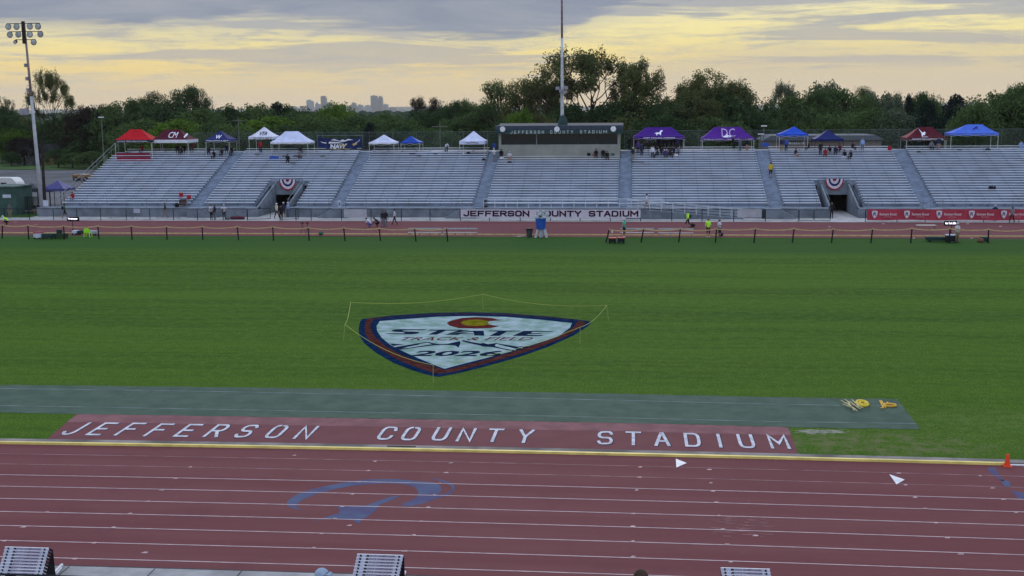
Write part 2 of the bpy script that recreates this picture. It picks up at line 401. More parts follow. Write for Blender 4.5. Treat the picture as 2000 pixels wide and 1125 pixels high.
plain('parking_lot', -260, 12, 146, 232, .0, M_asph, kind='structure', label='empty grey asphalt parking lot behind the left end of the grandstand')
mb = MB()
for k in range(3): mb.face([(-260, 170+k*19, .006), (-30, 168+k*20, .006), (-30, 168.35+k*20, .006), (-260, 170.35+k*19, .006)])
mb.build('tar_seam', mat('tar', (.035, .035, .04), .9), bpy.data.objects['parking_lot'])
plain('lawn', -330, 70, 232.2, 262, .05, mat('lawn_grass', (.055, .105, .03), .95, var=.3, scale=.2), kind='structure', label='green verge beyond the parking lot')
# near lane lines
mb = MB(); mb2 = MB()
for k in range(0, 10):
    y = YN-k*LW; b = mb2 if k in (1, 2) else mb
    if k == 0: continue
    wd = .036 if k < 3 else .046
    xs = [-90+3*i for i in range(61)]
    for a, c in zip(xs, xs[1:]): b.face([(a, y-wd/2+bend(a), .011), (c, y-wd/2+bend(c), .011), (c, y+wd/2+bend(c), .011), (a, y+wd/2+bend(a), .011)])
mb.build('lane_line', M_line, track_n); mb2.build('lane_line', M_line2, track_n)
# exchange marks
marks = [(371,912),(343,934),(316,957),(288,979),(253,1003),(220,1030),(184,1060),(880,904),(871,923),(858,944),(847,967),(835,991),(822,1018),(807,1045),(791,1076),
 (732,901),(719,919),(701,941),(688,965),(668,989),(652,1013),(628,1042),(611,1070),(1385,917),(1388,943),(1392,959),(1398,981),(1403,1007),(1411,1033),(1419,1063),(1427,1097),
 (1237,1003),(1235,1028),(1235,1057),(1236,1087),(1755,924),(1768,947),(1787,971),(1806,993),(1828,1021),(1850,1050),(1876,1082),(1914,929),(1938,953),(1960,975),(1984,1001),
 (90,1000),(45,1029),(9,1056),(147,1091),(282,1079),(575,889),(1250,912),(1248,932),(1243,957),(682,1026),(1475,1046)]
mb = MB()
for i, (x, y) in enumerate(marks):
    p = G(x, y, .015); s = .07+.015*(i % 3); sl = .03
    mb.face([(p.x-s, p.y-.05, .015), (p.x+s*.7, p.y-.05, .015), (p.x+s, p.y+.05, .015), (p.x-s*.4+sl, p.y+.08, .015)])
mb.build('exchange_mark', mat('mark_paint', (.46, .33, .33), .8, var=.2), track_n)
mb = MB(); wr_ = random.Random(3)
for i in range(60):
    x = wr_.uniform(1395, 1505); y = wr_.uniform(1008, 1048); p = G(x, y, .0095); l_ = wr_.uniform(.05, .22); a_ = .02
    mb.face([(p.x-l_, p.y-a_, .0095+i*.00001), (p.x+l_, p.y-a_*.6, .0095+i*.00001), (p.x+l_*.8, p.y+a_, .0095+i*.00001), (p.x-l_*.7, p.y+a_*1.4, .0095+i*.00001)])
mb.build('scuff', mat('scuff_paint', (.215, .105, .112), .9, var=.2), track_n)
# blue swoosh painted across the lanes
M_bluep = mat('faded_blue_paint', (.072, .064, .140), .9, var=.2, scale=.8, col2=(.078, .100, .175))
def q(x, y, s=(540, 900, 5.263)): return G(s[0]+x/s[2], s[1]+y/s[2], .0085)
def gpoly(pts, z, mb, mi=None, s=None):
    mb.face([(*(G(x, y, z)[:2]), z) for x, y in pts][::-1], mi); return mb
def tri_poly(pts, z, mb, mi=None):
    """non-convex outline -> triangles"""
    from mathutils.geometry import tessellate_polygon
    P = [G(x, y, z) for x, y in pts]
    for t in tessellate_polygon([P]): 
        a, b, c = [P[i] if isinstance(i, int) else i for i in t]
        if (b-a).cross(c-a).z < 0: b, c = c, b
        mb.face([a, b, c], mi)
    return mb
def zz(pts, s=(540, 900, 5.263)): return [(s[0]+x/s[2], s[1]+y/s[2]) for x, y in pts]
mb = MB()
tri_poly(zz([(105,440),(115,410),(200,350),(330,300),(520,255),(740,215),(930,190),(1200,185),(1420,205),(1620,220),(1690,260),(1700,300),(1660,345),(1740,340),(1800,300),(1800,260),(1700,215),(1570,178),(1700,195),(1800,225),(1835,270),(1820,320),(1760,355),(1640,390),(1500,440),(1400,462),(1290,465),(1300,440),(1400,400),(1460,350),(1450,300),(1420,270),(1330,245),(1180,232),(980,238),(760,260),(560,300),(400,345),(270,400),(215,445),(210,480),(262,506),(180,490),(120,470)]), .0085, mb)
tri_poly(zz([(1270,360),(1180,405),(1060,450),(1030,500),(960,560),(880,600),(855,645),(810,630),(780,600),(660,600),(520,590),(360,625),(480,590),(560,560),(640,540),(655,500),(610,475),(760,462),(930,458),(1050,410),(1190,362)]), .0085, mb)
mb.build('painted_swoosh', M_bluep, track_n, label='faded blue swoosh emblem painted across the lanes')
mb = MB()
for pts in ([(1927,914),(1943,913),(1951,925),(1938,928)], [(1952,936),(1972,940),(1974,951),(1962,950)], [(1975,958),(1998,962),(2006,972),(1990,976)], [(1941,928),(1950,926),(1962,940),(1954,938)], [(2000,980),(2022,984),(2030,995),(2012,994)]): gpoly(pts[::-1], .0085, mb)
mb.build('painted_arrow', M_bluep, track_n)
# kerb and yellow rail of the near straight
strip('kerb', YN+.16, YN+.55, .07, mat('kerb_concrete', (.20, .185, .175), .9, var=.3, scale=.5), -90, 90, kind='structure', label='grey concrete kerb beside the yellow rail')
def wallstrip(name, yc, wd, z0, z1, m, x0, x1, bent=True, **k):
    mb = MB(); xs = [x0+(x1-x0)*i/60 for i in range(61)]
    for a, b in zip(xs, xs[1:]):
        fa = bend(a) if bent else 0; fb = bend(b) if bent else 0
        mb.hexa([(a, yc-wd/2+fa, z0), (b, yc-wd/2+fb, z0), (b, yc+wd/2+fb, z0), (a, yc+wd/2+fa, z0), (a, yc-wd/2+fa, z1), (b, yc-wd/2+fb, z1), (b, yc+wd/2+fb, z1), (a, yc+wd/2+fa, z1)])
    return mb.build(name, m, **k)
xe = G(1963, 908).x
wallstrip('kerb', YN+.355, .38, -.02, .069, mat('kerb_concrete', (.20, .185, .175), .9, var=.3, scale=.5), -90, 90, kind='structure')
wallstrip('kerb_rail', YN+.05, .12, .008, .095, M_yel, -90, xe, kind='structure', label='long yellow rail on the inner edge of the near track')
wallstrip('kerb_rail', YN+.03, .09, .008, .04, M_white, xe+.15, 90, kind='structure')
wallstrip('edge_shadow_strip', YN+.61, .10, -.02, .020, M_dark, -90, 90, kind='structure')  # dark strip painted in for the shadow line along the kerb edge
mb = MB(); a = G(752, 877, .075); b = G(808, 879, .075)
yk = YN+.36+bend(a.x); mb.box(a.x, b.x, yk-.07, yk+.07, .06, .076); mb.build('drain_grate', M_dark, bpy.data.objects['kerb'])
wallstrip('kerb_rail', YF-.05, .13, .008, .10, mat('far_kerb_paint', (.50, .40, .17), .6), -110, 110, bent=False, kind='structure', label='tan kerb rail on the inner edge of the far track')
# faint far lane lines
mb = MB()
for k in range(1, 10):
    y = YF+k*1.30; mb.face([(-110, y-.04, .011), (110, y-.04, .011), (110, y+.04, .011), (-110, y+.04, .011)])
mb.build('lane_line', mat('far_line', (.20, .095, .105), .8, var=.1), track_f)
far_marks = [(360,433),(414,435.5),(470,438.5),(440,449),(636,452.5),(709,451),(771,454),(1006,461),(527,442),(647,447),(1725,437),(1801,440),(1954,442),(1785,465),(1898,465),(1434,449),(1422,449),(233,445),(300,434),(30,434),(70,438),(95,443),(1620,443),(1890,437)]
mb = MB()
for x, y in far_marks:
    a = G(x-2.6, y+.5, .013); b = G(x+2.6, y-.5, .013); mb.face([(a.x, a.y, .013), (b.x-.1, a.y+.1, .013), (b.x, b.y, .013), (a.x+.12, b.y-.05, .013)])
mb.build('exchange_mark', M_line, track_f)

# jump runway and lettered pad
M_run = mat('runway_rubber', (.046, .082, .060), .9, var=.12, scale=1.0, col2=(.066, .104, .078), bump=.3, bscale=40)
def gl(y0, x0, y1, x1, z=0): a = G(x0, y0, z); b = G(x1, y1, z); return lambda x: a.y+(b.y-a.y)*(x-a.x)/(b.x-a.x)
mb = MB()
top = [(-60, 749.5), (0, 751.5), (330, 755), (650, 759), (900, 763.5), (1210, 769), (1500, 775.5), (1752, 779.5)]
bot = [(-60, 803), (0, 805), (150, 809), (400, 813), (700, 817), (1000, 822), (1300, 828), (1545, 834), (1700, 837), (1798, 838)]
def outline_strip(name, top, bot, z, m, parent=None, **k):
    P = [G(x, y, z) for x, y in top]; Q = [G(x, y, z) for x, y in bot]
    mb = MB()
    def at(L, t):
        t *= len(L)-1; i = min(int(t), len(L)-2); return L[i].lerp(L[i+1], t-i)
    def atx(L, fr):
        tot = L[-1].x-L[0].x; x = L[0].x+tot*fr
        for a, b in zip(L, L[1:]):
            if x <= b.x+1e-9: return a.lerp(b, (x-a.x)/(b.x-a.x))
        return L[-1]
    n = 150; jr = random.Random(7); amp = k.pop('ragged', .045); J1 = [jr.uniform(-amp, amp) for _ in range(n+1)]; J2 = [jr.uniform(-amp, amp) for _ in range(n+1)]
    for i in range(n):
        a, b = i/n, (i+1)/n; d = lambda v: Vector((0, v, 0)); mb.face([atx(Q, a)+d(J1[i]), atx(Q, b)+d(J1[i+1]), atx(P, b)+d(J2[i+1]), atx(P, a)+d(J2[i])])
    return mb.build(name, m, parent, **k)
runway = outline_strip('jump_runway', top, bot, .010, M_run, kind='structure', label='grey-green rubber jump runway beside the lettered pad')
for (tp, wd) in ((([(-60,757),(0,758.5),(330,763),(700,770),(1100,779),(1500,789),(1640,791.5)]), .06), (([(-60,790),(0,792),(350,798),(700,805),(1100,813),(1500,823),(1790,827)]), .06), (([(1700,791.5),(1763,793)]), .06)):
    mb = MB(); P = [G(x, y, .014) for x, y in tp]
    for a, b in zip(P, P[1:]): mb.face([a+Vector((0, -wd/2, 0)), b+Vector((0, -wd/2, 0)), b+Vector((0, wd/2, 0)), a+Vector((0, wd/2, 0))])
    mb.build('runway_line', mat('runway_line', (.17, .21, .21), .8, var=.3, scale=.7), runway)
pad = outline_strip('lettered_pad', [(150,808.5),(400,812.5),(700,817),(1000,822),(1300,828),(1530,834),(1541,836)], [(90,859),(300,863.5),(600,869),(900,874.5),(1200,881),(1400,886),(1560,890)], .014, mat('pad_rubber', (.150, .053, .059), .88, var=.10, scale=1.0, col2=(.132, .046, .052), bump=.3, bscale=50), kind='structure', label='maroon rubber pad lettered JEFFERSON COUNTY STADIUM in white')
outline_strip('pad_band', [(151,809),(400,813),(700,817.5),(1000,822.5),(1300,828.5),(1530,834.5),(1539,836)], [(130,824),(400,828),(700,832.5),(1000,838),(1300,844),(1530,849.5),(1545,850)], .016, mat('pad_band', (.195, .088, .096), .9, var=.12, scale=1.0), parent=pad)
LET = [('J',146,838),('E',200,838.5),('F',255,839),('F',311,840.5),('E',368,841.5),('R',425,842),('S',482,843),('O',541,844),('N',598,845.5),('C',757,847),('O',803,848),('U',862,848.5),('N',911,850),('T',966,851),('Y',1026,853),
       ('S',1182,856),('T',1237,857),('A',1293,858.5),('D',1352,860),('I',1405,861.5),('U',1457,862.5),('M',1520,863.5)]
mb = None
M_let = mat('letter_paint', (.50, .50, .56), .8, var=.16, scale=3.0); M_leto = mat('letter_outline', (.03, .022, .05), .8, var=.1)
for ch, x, y in LET:
    c = G(x, y, 0); H, W = 1.66, .47
    if ch == 'M': W = .60
    sl = (bend(c.x+.5)-bend(c.x-.5))
    for z, wd, m, nm in ((.0185, .165, M_leto, 'letter_outline'), (.0235, .122, M_let, 'painted_letter')):
        mb = MB()
        for i, st in enumerate(GL[ch]):
            pts = [((u-.5)*W, (v-.5)*H/1.7) for u, v in st]
            d = (.018, -.012) if nm == 'letter_outline' else (0, 0)
            ribbon(mb, pts, wd, z+i*.001, mapf=lambda a, b: (c.x+a+d[0], c.y+b*1.7+sl*a+d[1]))
        mb.build(nm, m, pad)

wp_ = random.Random(12); mb = MB()
for i in range(90):
    x = wp_.gauss(1598, 24); y = 842+(x-1560)*.018+wp_.gauss(0, 2.2); p = G(x, y, .0045); l_ = wp_.uniform(.05, .28); a_ = wp_.uniform(.02, .06); z_ = .0045+i*.00002
    mb.face([(p.x-l_, p.y-a_*.4, z_), (p.x-l_*.3, p.y-a_, z_), (p.x+l_, p.y-a_*.3, z_), (p.x+l_*.5, p.y+a_, z_), (p.x-l_*.5, p.y+a_*.7, z_)])
mb.build('bare_patch', mat('bare_soil', (.24, .24, .19), .95, var=.2), infield)
# shield emblem painted on the infield
E1 = (650, 560, 3.5714); E2 = (700, 620, 9.375); E3 = (900, 600, 7.692)
logo = MB()
outer = zz([(205,225),(420,200),(700,183),(960,178),(1200,184),(1500,207),(1700,228),(1808,243),(1780,275),(1680,340),(1500,420),(1300,490),(1050,560),(880,602),(745,628),(700,625),(560,585),(420,530),(300,460),(220,395),(185,340),(180,290),(190,245)], E1)
red = zz([(238,224),(420,212),(700,192),(960,186),(1200,191),(1500,214),(1700,236),(1765,244),(1740,275),(1640,340),(1470,412),(1270,480),(1030,545),(860,590),(745,606),(705,602),(580,560),(450,508),(335,440),(255,375),(225,325),(222,285),(228,250)], E1)
navy2 = zz([(290,226),(420,214),(700,196),(960,190),(1200,195),(1500,217),(1712,238),(1700,250),(1680,280),(1610,325),(1440,395),(1240,460),(1010,525),(850,565),(780,580),(740,568),(600,525),(490,480),(370,415),(300,355),(270,310),(262,280),(268,250)], E1)
white = zz([(328,240),(500,226),(740,209),(980,204),(1200,210),(1440,229),(1668,254),(1655,285),(1575,345),(1480,378),(1250,450),(1000,515),(850,553),(780,572),(735,556),(600,500),(500,455),(400,405),(340,355),(310,310),(305,275)], E1)
for pts, z, mi in ((outer, .0065, 0), (red, .0105, 1), (navy2, .0145, 0), (white, .0185, 2)): tri_poly(pts, z, logo, mi)
# C of the flag
cc = G(918+2, 630.5, 0); 
cpx = zz([(1172,234),(1110,218),(1000,212),(900,218),(820,238),(795,253),(815,272),(880,288),(1000,292),(1100,288),(1160,276),(1085,262),(1080,250),(1090,240)], E1)
tri_poly(cpx, .0225, logo, 3)
tri_poly(zz([(892,252),(910,238),(950,231),(1000,229),(1050,232),(1088,241),(1082,250),(1086,262),(1050,271),(1000,274),(940,271),(905,263)], E1), .0265, logo, 4)
# STATE drawn as slanted speed letters
def e2(p): return zz(p, E2)
def e3(p): return zz(p, E3)
for pts in (e2([(465,302),(560,290),(830,290),(860,284),(800,268),(690,262),(610,250),(612,236),(660,222),(720,215),(1268,216),(1200,232),(880,234),(800,240),(830,255),(1010,258),(1100,266),(1118,280),(1080,296),(980,308),(760,307)]),
            e2([(1275,238),(1310,222),(1900,225),(1880,238),(1600,240),(1440,312),(1270,314),(1450,240)]),
            e2([(1580,316),(1860,232),(2050,236)])+e3([(342,350),(352,425),(205,420),(210,405),(30,402),(-20,398)])[0:0]):
    if len(pts) > 2: tri_poly(pts, .0225, logo, 5)
tri_poly([(868,653.5),(925,645.8),(944.5,646),(946,655.5),(926,655),(926.5,652.6),(900,652.3),(893,654)], .0245, logo, 5)
tri_poly([(898,650.8),(924,648),(926,651.4)], .0265, logo, 2)
tri_poly(e3([(430,350),(910,352),(870,362),(690,366),(580,430),(430,430),(560,364),(420,362)]), .0225, logo, 5)
tri_poly(e3([(945,355),(1400,358),(1360,368),(1080,370),(1050,388),(1225,392),(1190,402),(1020,402),(980,414),(1255,420),(1200,434),(775,430)]), .0225, logo, 5)
def painted(s, x0, x1, yt, yb, sh, z, mi, off, key=None):
    a = G(x0, yb, z); b = G(x1, yb, z); c = G((x0+x1)/2, yt, z); d = G((x0+x1)/2, yb, z)
    h = c.y-d.y; dirx = (b-a)
    put_text(logo, s, lambda u, v: (a.x+dirx.x*u+sh*h*(v-.5), a.y+dirx.y*u+h*v, z), 0, off, mi)
logo.f = logo.f[:-0] if False else logo.f
painted('TRACK & FIELD', 779, 1039, 658.2, 664.6, .25, .0275, 3, 0.0)
painted('2026', 804, 979, 684.5, 695.5, .25, .0275, 5, .03)
# mountains
for pts in (e2([(560,478),(830,492),(640,522)]), e2([(655,545),(1240,448),(1290,450),(1360,468),(1500,490),(1640,480),(1860,430),(1870,470),(1835,552),(1770,512),(1600,500),(1380,508),(780,590),(720,575)]),
            e3([(0,505),(40,495),(200,530),(300,545),(330,535),(410,555),(530,538),(560,545),(840,590),(930,625),(800,662),(620,628),(480,600),(330,590),(200,565),(60,522)]), e3([(840,588),(1020,585),(960,612)])):
    tri_poly(pts, .0225, logo, 5)
for pts in (e2([(790,572),(900,540),(1100,500),(1130,482),(1260,462),(1320,478),(1350,492),(1150,520),(950,552)]), e3([(510,580),(530,550),(830,625),(820,650),(640,618),(560,600)]), e3([(330,585),(100,570),(10,560),(20,520),(100,535)])):
    tri_poly(pts, .0265, logo, 2)
logo.build('painted_shield', [M_navyp, M_redp, M_whitep, M_maroonp, M_goldp, M_navyl], infield, label='shield emblem painted on the grass reading STATE TRACK & FIELD 2026')
# ---------------------------------------------------------------- grandstand
NR, RUN, RISE, YB0, ZB0 = 24, .70, .24, 133.9, 1.55
yb = lambda k: YB0+RUN*k
zb = lambda k: ZB0+RISE*k
zt = lambda k: zb(k)-.43                                 # tread level
def deckz(Y):
    return zt(max(0, min(NR-1, int((Y-(YB0-.45))//RUN))))
def rowat(x, y, dy=-.15):
    best = min(range(NR), key=lambda k: abs(proj(V(x, y, yb(k)+dy)*0+Vector((V(x, y, yb(k)+dy).x, yb(k)+dy, zt(k))))[1]-y))
    return best
M_alu = mat('bench_aluminium', (.76, .83, .94), .5, metal=.0, var=.06, scale=.5, spec=.4)
M_deck = mat('deck_aluminium', (.215, .255, .335), .6, metal=.1, var=.16, scale=.9, stretch=(.4, 1, 1))
M_step = mat('aisle_aluminium', (.215, .265, .355), .6, metal=.1, var=.14, scale=1.2)
M_brk = mat('bench_bracket', (.12, .15, .21), .7, var=0)
M_rail = mat('rail_galvanised', (.19, .215, .24), .5, metal=.3, var=.1)
M_railw = mat('rail_pale', (.50, .54, .60), .5, metal=.2, var=.1)
AIS = [(-50.45, -49.02), (-33.92, -32.6), (-17.66, -16.4), (-1.47, -.11), (14.9, 16.35), (31.1, 32.6), (47.3, 48.7)]
SEC = []; x = -66.0
for a, b in AIS: SEC.append((x, a)); x = b
SEC.append((x, 63.5))
PORT = [(-42.1, -38.9), (21.4, 24.25)]
stand = thing('grandstand', 'long grey aluminium grandstand with rows of benches across the far side', 'grandstand', (0, 140, 0))
def deck_profile(mb, x0, x1, k0, k1, z_under=None):
    for k in range(k0, k1):
        y0, y1 = yb(k)-.45, yb(k)+.25; z = zt(k)
        mb.face([(x0, y0, z), (x1, y0, z), (x1, y1, z), (x0, y1, z)])
        zl = zt(k-1) if k > 0 else 1.07
        mb.face([(x0, y0, zl), (x1, y0, zl), (x1, y0, z), (x0, y0, z)])
    for xx, fl in ((x0, 1), (x1, 0)):
        for k in range(k0, k1):
            y0, y1 = yb(k)-.45, yb(k)+.25
            q = [(xx, y0, zt(k)-1.0), (xx, y1, zt(k)-1.0), (xx, y1, zt(k)), (xx, y0, zt(k))]
            mb.face(q[::-1] if fl else q)
    return mb
rng = random.Random(4)
PRESS = 2
for si, (x0, x1) in enumerate(SEC):
    kt = NR if not (x0 > -17 and x1 < -1) else 20
    port = next(((a-1.0, b+1.0) for a, b in PORT if x0 < a < x1), None)
    mb = MB()
    if port:
        deck_profile(mb, x0, port[0]+.2, 0, 9); deck_profile(mb, port[1]-.2, x1, 0, 9); deck_profile(mb, x0, x1, 9, kt)
    else: deck_profile(mb, x0, x1, 0, kt)
    dk = mb.build('seating_deck', M_deck, stand)
    ph = rng.uniform(0, 1.7)
    for k in range(kt):
        ind = .12
        segs = [(x0+ind, x1-ind)]
        if x0 < -65: segs = [(x0+ind+(0.0 if k < 21 else 1.2), x1-ind)]
        if port and k < 9: segs = [(x0+ind, port[0]+.1-.0), (port[1]-.1, x1-ind)]
        for a, b in segs:
            y = yb(k); z = zb(k); mb = MB()
            mb.box(a, b, y, y+.26, z-.045, z, 0)
            nb = max(2, int((b-a)/1.75)); 
            for i in range(nb+1):
                xx = a+.15+(b-a-.3)*i/nb
                mb.box(xx-.025, xx+.025, y+.12, y+.20, z-.43, z-.046, 1)
                mb.box(xx-.045, xx+.045, y+.005, y+.02, z-.12, z-.046, 1)
            mb.build('bench_row', [M_alu, M_brk], dk)
# aisle stairs
for a, b in AIS:
    mb = MB()
    for k in range(NR):
        y0, y1 = yb(k)-.45, yb(k)+.25; z = zt(k); zl = zt(k-1) if k else 1.07
        mb.face([(a, y0, z), (b, y0, z), (b, y1, z), (a, y1, z)]); mb.face([(a, y0, zl), (b, y0, zl), (b, y0, z), (a, y0, z)])
        mb.box(a+.06, b-.06, y0-.30, y0, zl, zl+.12)
    mb.build('aisle_stairs', M_step, stand)
    mb = MB()
    for xx in (a+.05, b-.05):
        pass
# top walkway and back fence posts
mb = MB(); mb.box(-64.8, 63, yb(23)+.25, yb(23)+2.9, zt(23)-.25, zt(23)-.01); mb.build('top_walkway', M_deck, stand)
mb = MB()
ztop = zt(23)
for seg in ((-58, -16.6), (-1.0, 62)):
    for zz_ in (2.35, .1):
        mb.tube([(seg[0], yb(23)+2.9, ztop+zz_), (seg[1], yb(23)+2.9, ztop+zz_)], .03, 6)
    x = seg[0]
    while x <= seg[1]+.01: mb.tube([(x, yb(23)+2.9, ztop), (x, yb(23)+2.9, ztop+2.35)], .032, 6); x += 3.05
mb.build('back_fence', mat('fence_galvanised', (.10, .125, .12), .6, metal=.2, var=.1), stand)
mb = MB()
for seg in ((-58, -16.6), (-1.0, 62)): mb.face([(seg[0], yb(23)+2.9, ztop), (seg[1], yb(23)+2.9, ztop), (seg[1], yb(23)+2.9, ztop+2.33), (seg[0], yb(23)+2.9, ztop+2.33)])
mb.build('fence_mesh', mat('chain_link', (.10, .12, .12), .7, var=0, trans=.80), stand)
# front wall with openings, walkway
ZW = 1.07
cuts = [(-68.2, PORT[0][0]), (PORT[0][1], PORT[1][0]), (PORT[1][1], 63.5)]
mb = MB()
for a, b in cuts: mb.box(a, b, YW, YW+.22, 0, ZW)
fw = mb.build('front_wall', M_concs, stand)
mb = MB()
for a, b in cuts: mb.box(a if a > -60 else -67.9, b, YW+.221, yb(0)-.451, ZW-.16, ZW-.003); 
mb.build('front_walkway', mat('walkway_deck', (.22, .26, .31), .75, var=.14, scale=.8), stand)
# vomitory portals
for a, b in PORT:
    mb = MB()
    for xx in ((a-.2, a), (b, b+.2)):
        # sloping side walls following the deck
        yy = [YW+.222, yb(0)-.45, yb(8)+.9]; zz1 = [ZW+.02, ZW+.10, zt(8)+.55]
        pts = [(yy[0], .02), (yy[2], .02), (yy[2], zz1[2]), (yy[0], ZW+.05)]
        mb.prism(pts, lambda u, v, t: (xx[0] if t == 0 else xx[1], u, v))
    mb.build('side_wall', M_concs, stand)
    mb = MB(); mb.box(a-.55, b+.2, 139.3, 139.5, 2.02, 3.36); mb.box(a-.55, a-.003, 139.31, 139.49, 1.0, 2.018)
    hd = mb.build('portal_header', M_concs, stand)
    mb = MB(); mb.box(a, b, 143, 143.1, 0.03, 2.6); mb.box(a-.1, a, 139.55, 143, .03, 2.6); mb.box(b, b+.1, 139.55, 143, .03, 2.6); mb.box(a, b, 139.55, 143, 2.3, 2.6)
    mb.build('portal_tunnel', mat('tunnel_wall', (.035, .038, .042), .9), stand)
    mb = MB()
    for zz_ in (3.36, 3.78): mb.tube([(a-.5, 139.28, zz_), (b+.15, 139.28, zz_)], .022, 6)
    for xx in (a-.5, (a+b)/2, b+.15): mb.tube([(xx, 139.28, 2.6), (xx, 139.28, 3.82)], .022, 6)
    mb.tube([(b+.1, 139.28, 3.75), (b+.1, 133.0, 1.95)], .025, 6); mb.tube([(b+.1, 133.0, 1.95), (b+.1, 133.0, 1.05)], .025, 6)
    mb.tube([(a-.1, 139.28, 3.75), (a-.1, 133.0, 1.95)], .02, 6)
    mb.build('portal_railing', M_rail, stand)
# front railing of posts and two rails (stairs leave gaps)
def railing(mb, x0, x1, y, z0, step=2.35, h=.98, r=.022):
    for f in (1.0, .52): mb.tube([(x0, y, z0+h*f), (x1, y, z0+h*f)], r, 6)
    n = max(1, round((x1-x0)/step))
    for i in range(n+1): xx = x0+(x1-x0)*i/n; mb.tube([(xx, y, z0), (xx, y, z0+h)], r*1.15, 6)
mb = MB()
for a, b in ((-64.5, -50.4), (-48.0, -43.6), (-38.5, -33.9), (-32.0, -17.6), (3.6, 14.9), (16.2, 19.8), (25.2, 31.0), (33.0, 62)): railing(mb, a, b, YW+.1, ZW)
mb.build('front_railing', M_rail, stand)
mb = MB(); railing(mb, -16.4, -.1, YW+.1, ZW, 1.25, 1.0, .035); railing(mb, -.1, 3.3, YW+.1, ZW, 1.1, 1.0, .03)
mb.build('front_railing', M_railw, stand)
# stairs from the walkway to the apron (run along the wall)
def wall_stairs(xa, dirn):
    mb = MB()
    for i in range(6):
        x0 = xa+dirn*i*.32; x1 = x0+dirn*.32; mb.box(min(x0, x1), max(x0, x1), YW-1.1, YW-.003, .02, ZW-.18*i-.01)
    mb.box(min(xa, xa-dirn*1.4), max(xa, xa-dirn*1.4), YW-1.1, YW-.003, .021, ZW-.004)
    mb.build('wall_stairs', M_concs, stand)
    mb = MB()
    e = xa+dirn*6*.32
    for y in (YW-1.06,):
        mb.tube([(xa-dirn*1.35, y, ZW+.95), (xa, y, ZW+.95), (e, y, .95)], .022, 6); mb.tube([(xa-dirn*1.35, y, ZW+.5), (xa, y, ZW+.5), (e, y, .5)], .018, 6)
        for xx, z in ((xa-dirn*1.35, ZW), (xa, ZW), ((xa+e)/2, ZW/2), (e, 0)): mb.tube([(xx, y, z), (xx, y, z+.95)], .022, 6)
    mb.build('stair_railing', M_rail, stand)
wall_stairs(V(392, 410, YW-.5).x, 1); wall_stairs(V(655, 410, YW-.5).x, -1); wall_stairs(V(905, 410, YW-.5).x, -1); wall_stairs(V(1520, 410, YW-.5).x, 1); wall_stairs(V(1815, 410, YW-.5).x, -1)
# wheelchair ramp
xa, xb_ = V(1246, 410, YW-.9).x, V(1452, 420, YW-.9).x
mb = MB(); mb.prism([(xa-1.3, .02), (xb_, .02), (xb_, .06), (xa, ZW-.02), (xa-1.3, ZW-.02)], lambda u, v, t: (u, YW-1.55 if t == 0 else YW-.01, v))
mb.build('ramp', M_concs, stand)
mb = MB()
for y in (YW-1.5, YW-.1):
    for h in (.95, .62, .30): mb.tube([(xa-1.2, y, ZW+h), (xa, y, ZW+h), (xb_, y, .05+h)], .026, 6)
    for i in range(10):
        f = i/9; mb.tube([(xa+(xb_-xa)*f, y, ZW*(1-f)), (xa+(xb_-xa)*f, y, ZW*(1-f)+.97)], .034, 6)
mb.build('ramp_railing', M_railw, stand)
# sloping end rail of the left end, and right end
mb = MB()
mb.tube([(-66.1, 133.0, 2.1), (-66.1, 150.6, 8.15)], .035, 6); mb.tube([(-66.1, 133.0, 1.6), (-66.1, 150.6, 7.65)], .025, 6)
for i in range(9): y = 133+17.6*i/8; mb.tube([(-66.1, y, 2.1+6.05*i/8-1.3), (-66.1, y, 2.1+6.05*i/8)], .03, 6)
mb.tube([(-66.1, 150.6, 8.15), (-66.1, 150.6, 6.2)], .04, 6)
mb.build('end_railing', M_rail, stand)
mb = MB()
for i in range(6):
    y = yb(4*i); mb.beam((-65.6, y, zt(4*i)-.15), (-65.6, y, .02), .15, .15); 
mb.box(-65.95, 63, yb(23)+.3, yb(23)+.5, .02, zt(23)-.4)
mb.build('support_frame', M_rail, stand)
# bunting fans on the portal rails
def bunting(xc, lab):
    root = thing('bunting_fan', lab, 'bunting', (xc, 139.2, 3.8), 'pleated bunting fans over the portals')
    rr = [1.0, .88, .66, .46, .22, .02]; names = [('red_band', mat('bunting_red', (.34, .02, .045), .8)), ('white_band', mat('bunting_white', (.60, .56, .66), .8)), ('navy_band', mat('bunting_navy', (.015, .025, .10), .8)), ('white_band', MATS['bunting_white']), ('red_band', MATS['bunting_red'])]
    Wd, Hh = 1.02, 1.28; n = 24
    for i, (nm, m) in enumerate(names):
        mb = MB()
        for k in range(n):
            t0, t1 = math.pi*k/n, math.pi*(k+1)/n; d0 = .03*(k % 2); d1 = .03*((k+1) % 2)
            P = lambda r, t, d: (xc-Wd*r*math.cos(t), 139.18-d, 3.82-Hh*(r**1.0)*math.sin(t))
            mb.face([P(rr[i+1], t0, d0), P(rr[i+1], t1, d1), P(rr[i], t1, d1), P(rr[i], t0, d0)])
        mb.build(nm, m, root)
bunting(-40.55, 'red white and navy bunting fan over the left portal'); bunting(22.75, 'red white and navy bunting fan over the right portal')

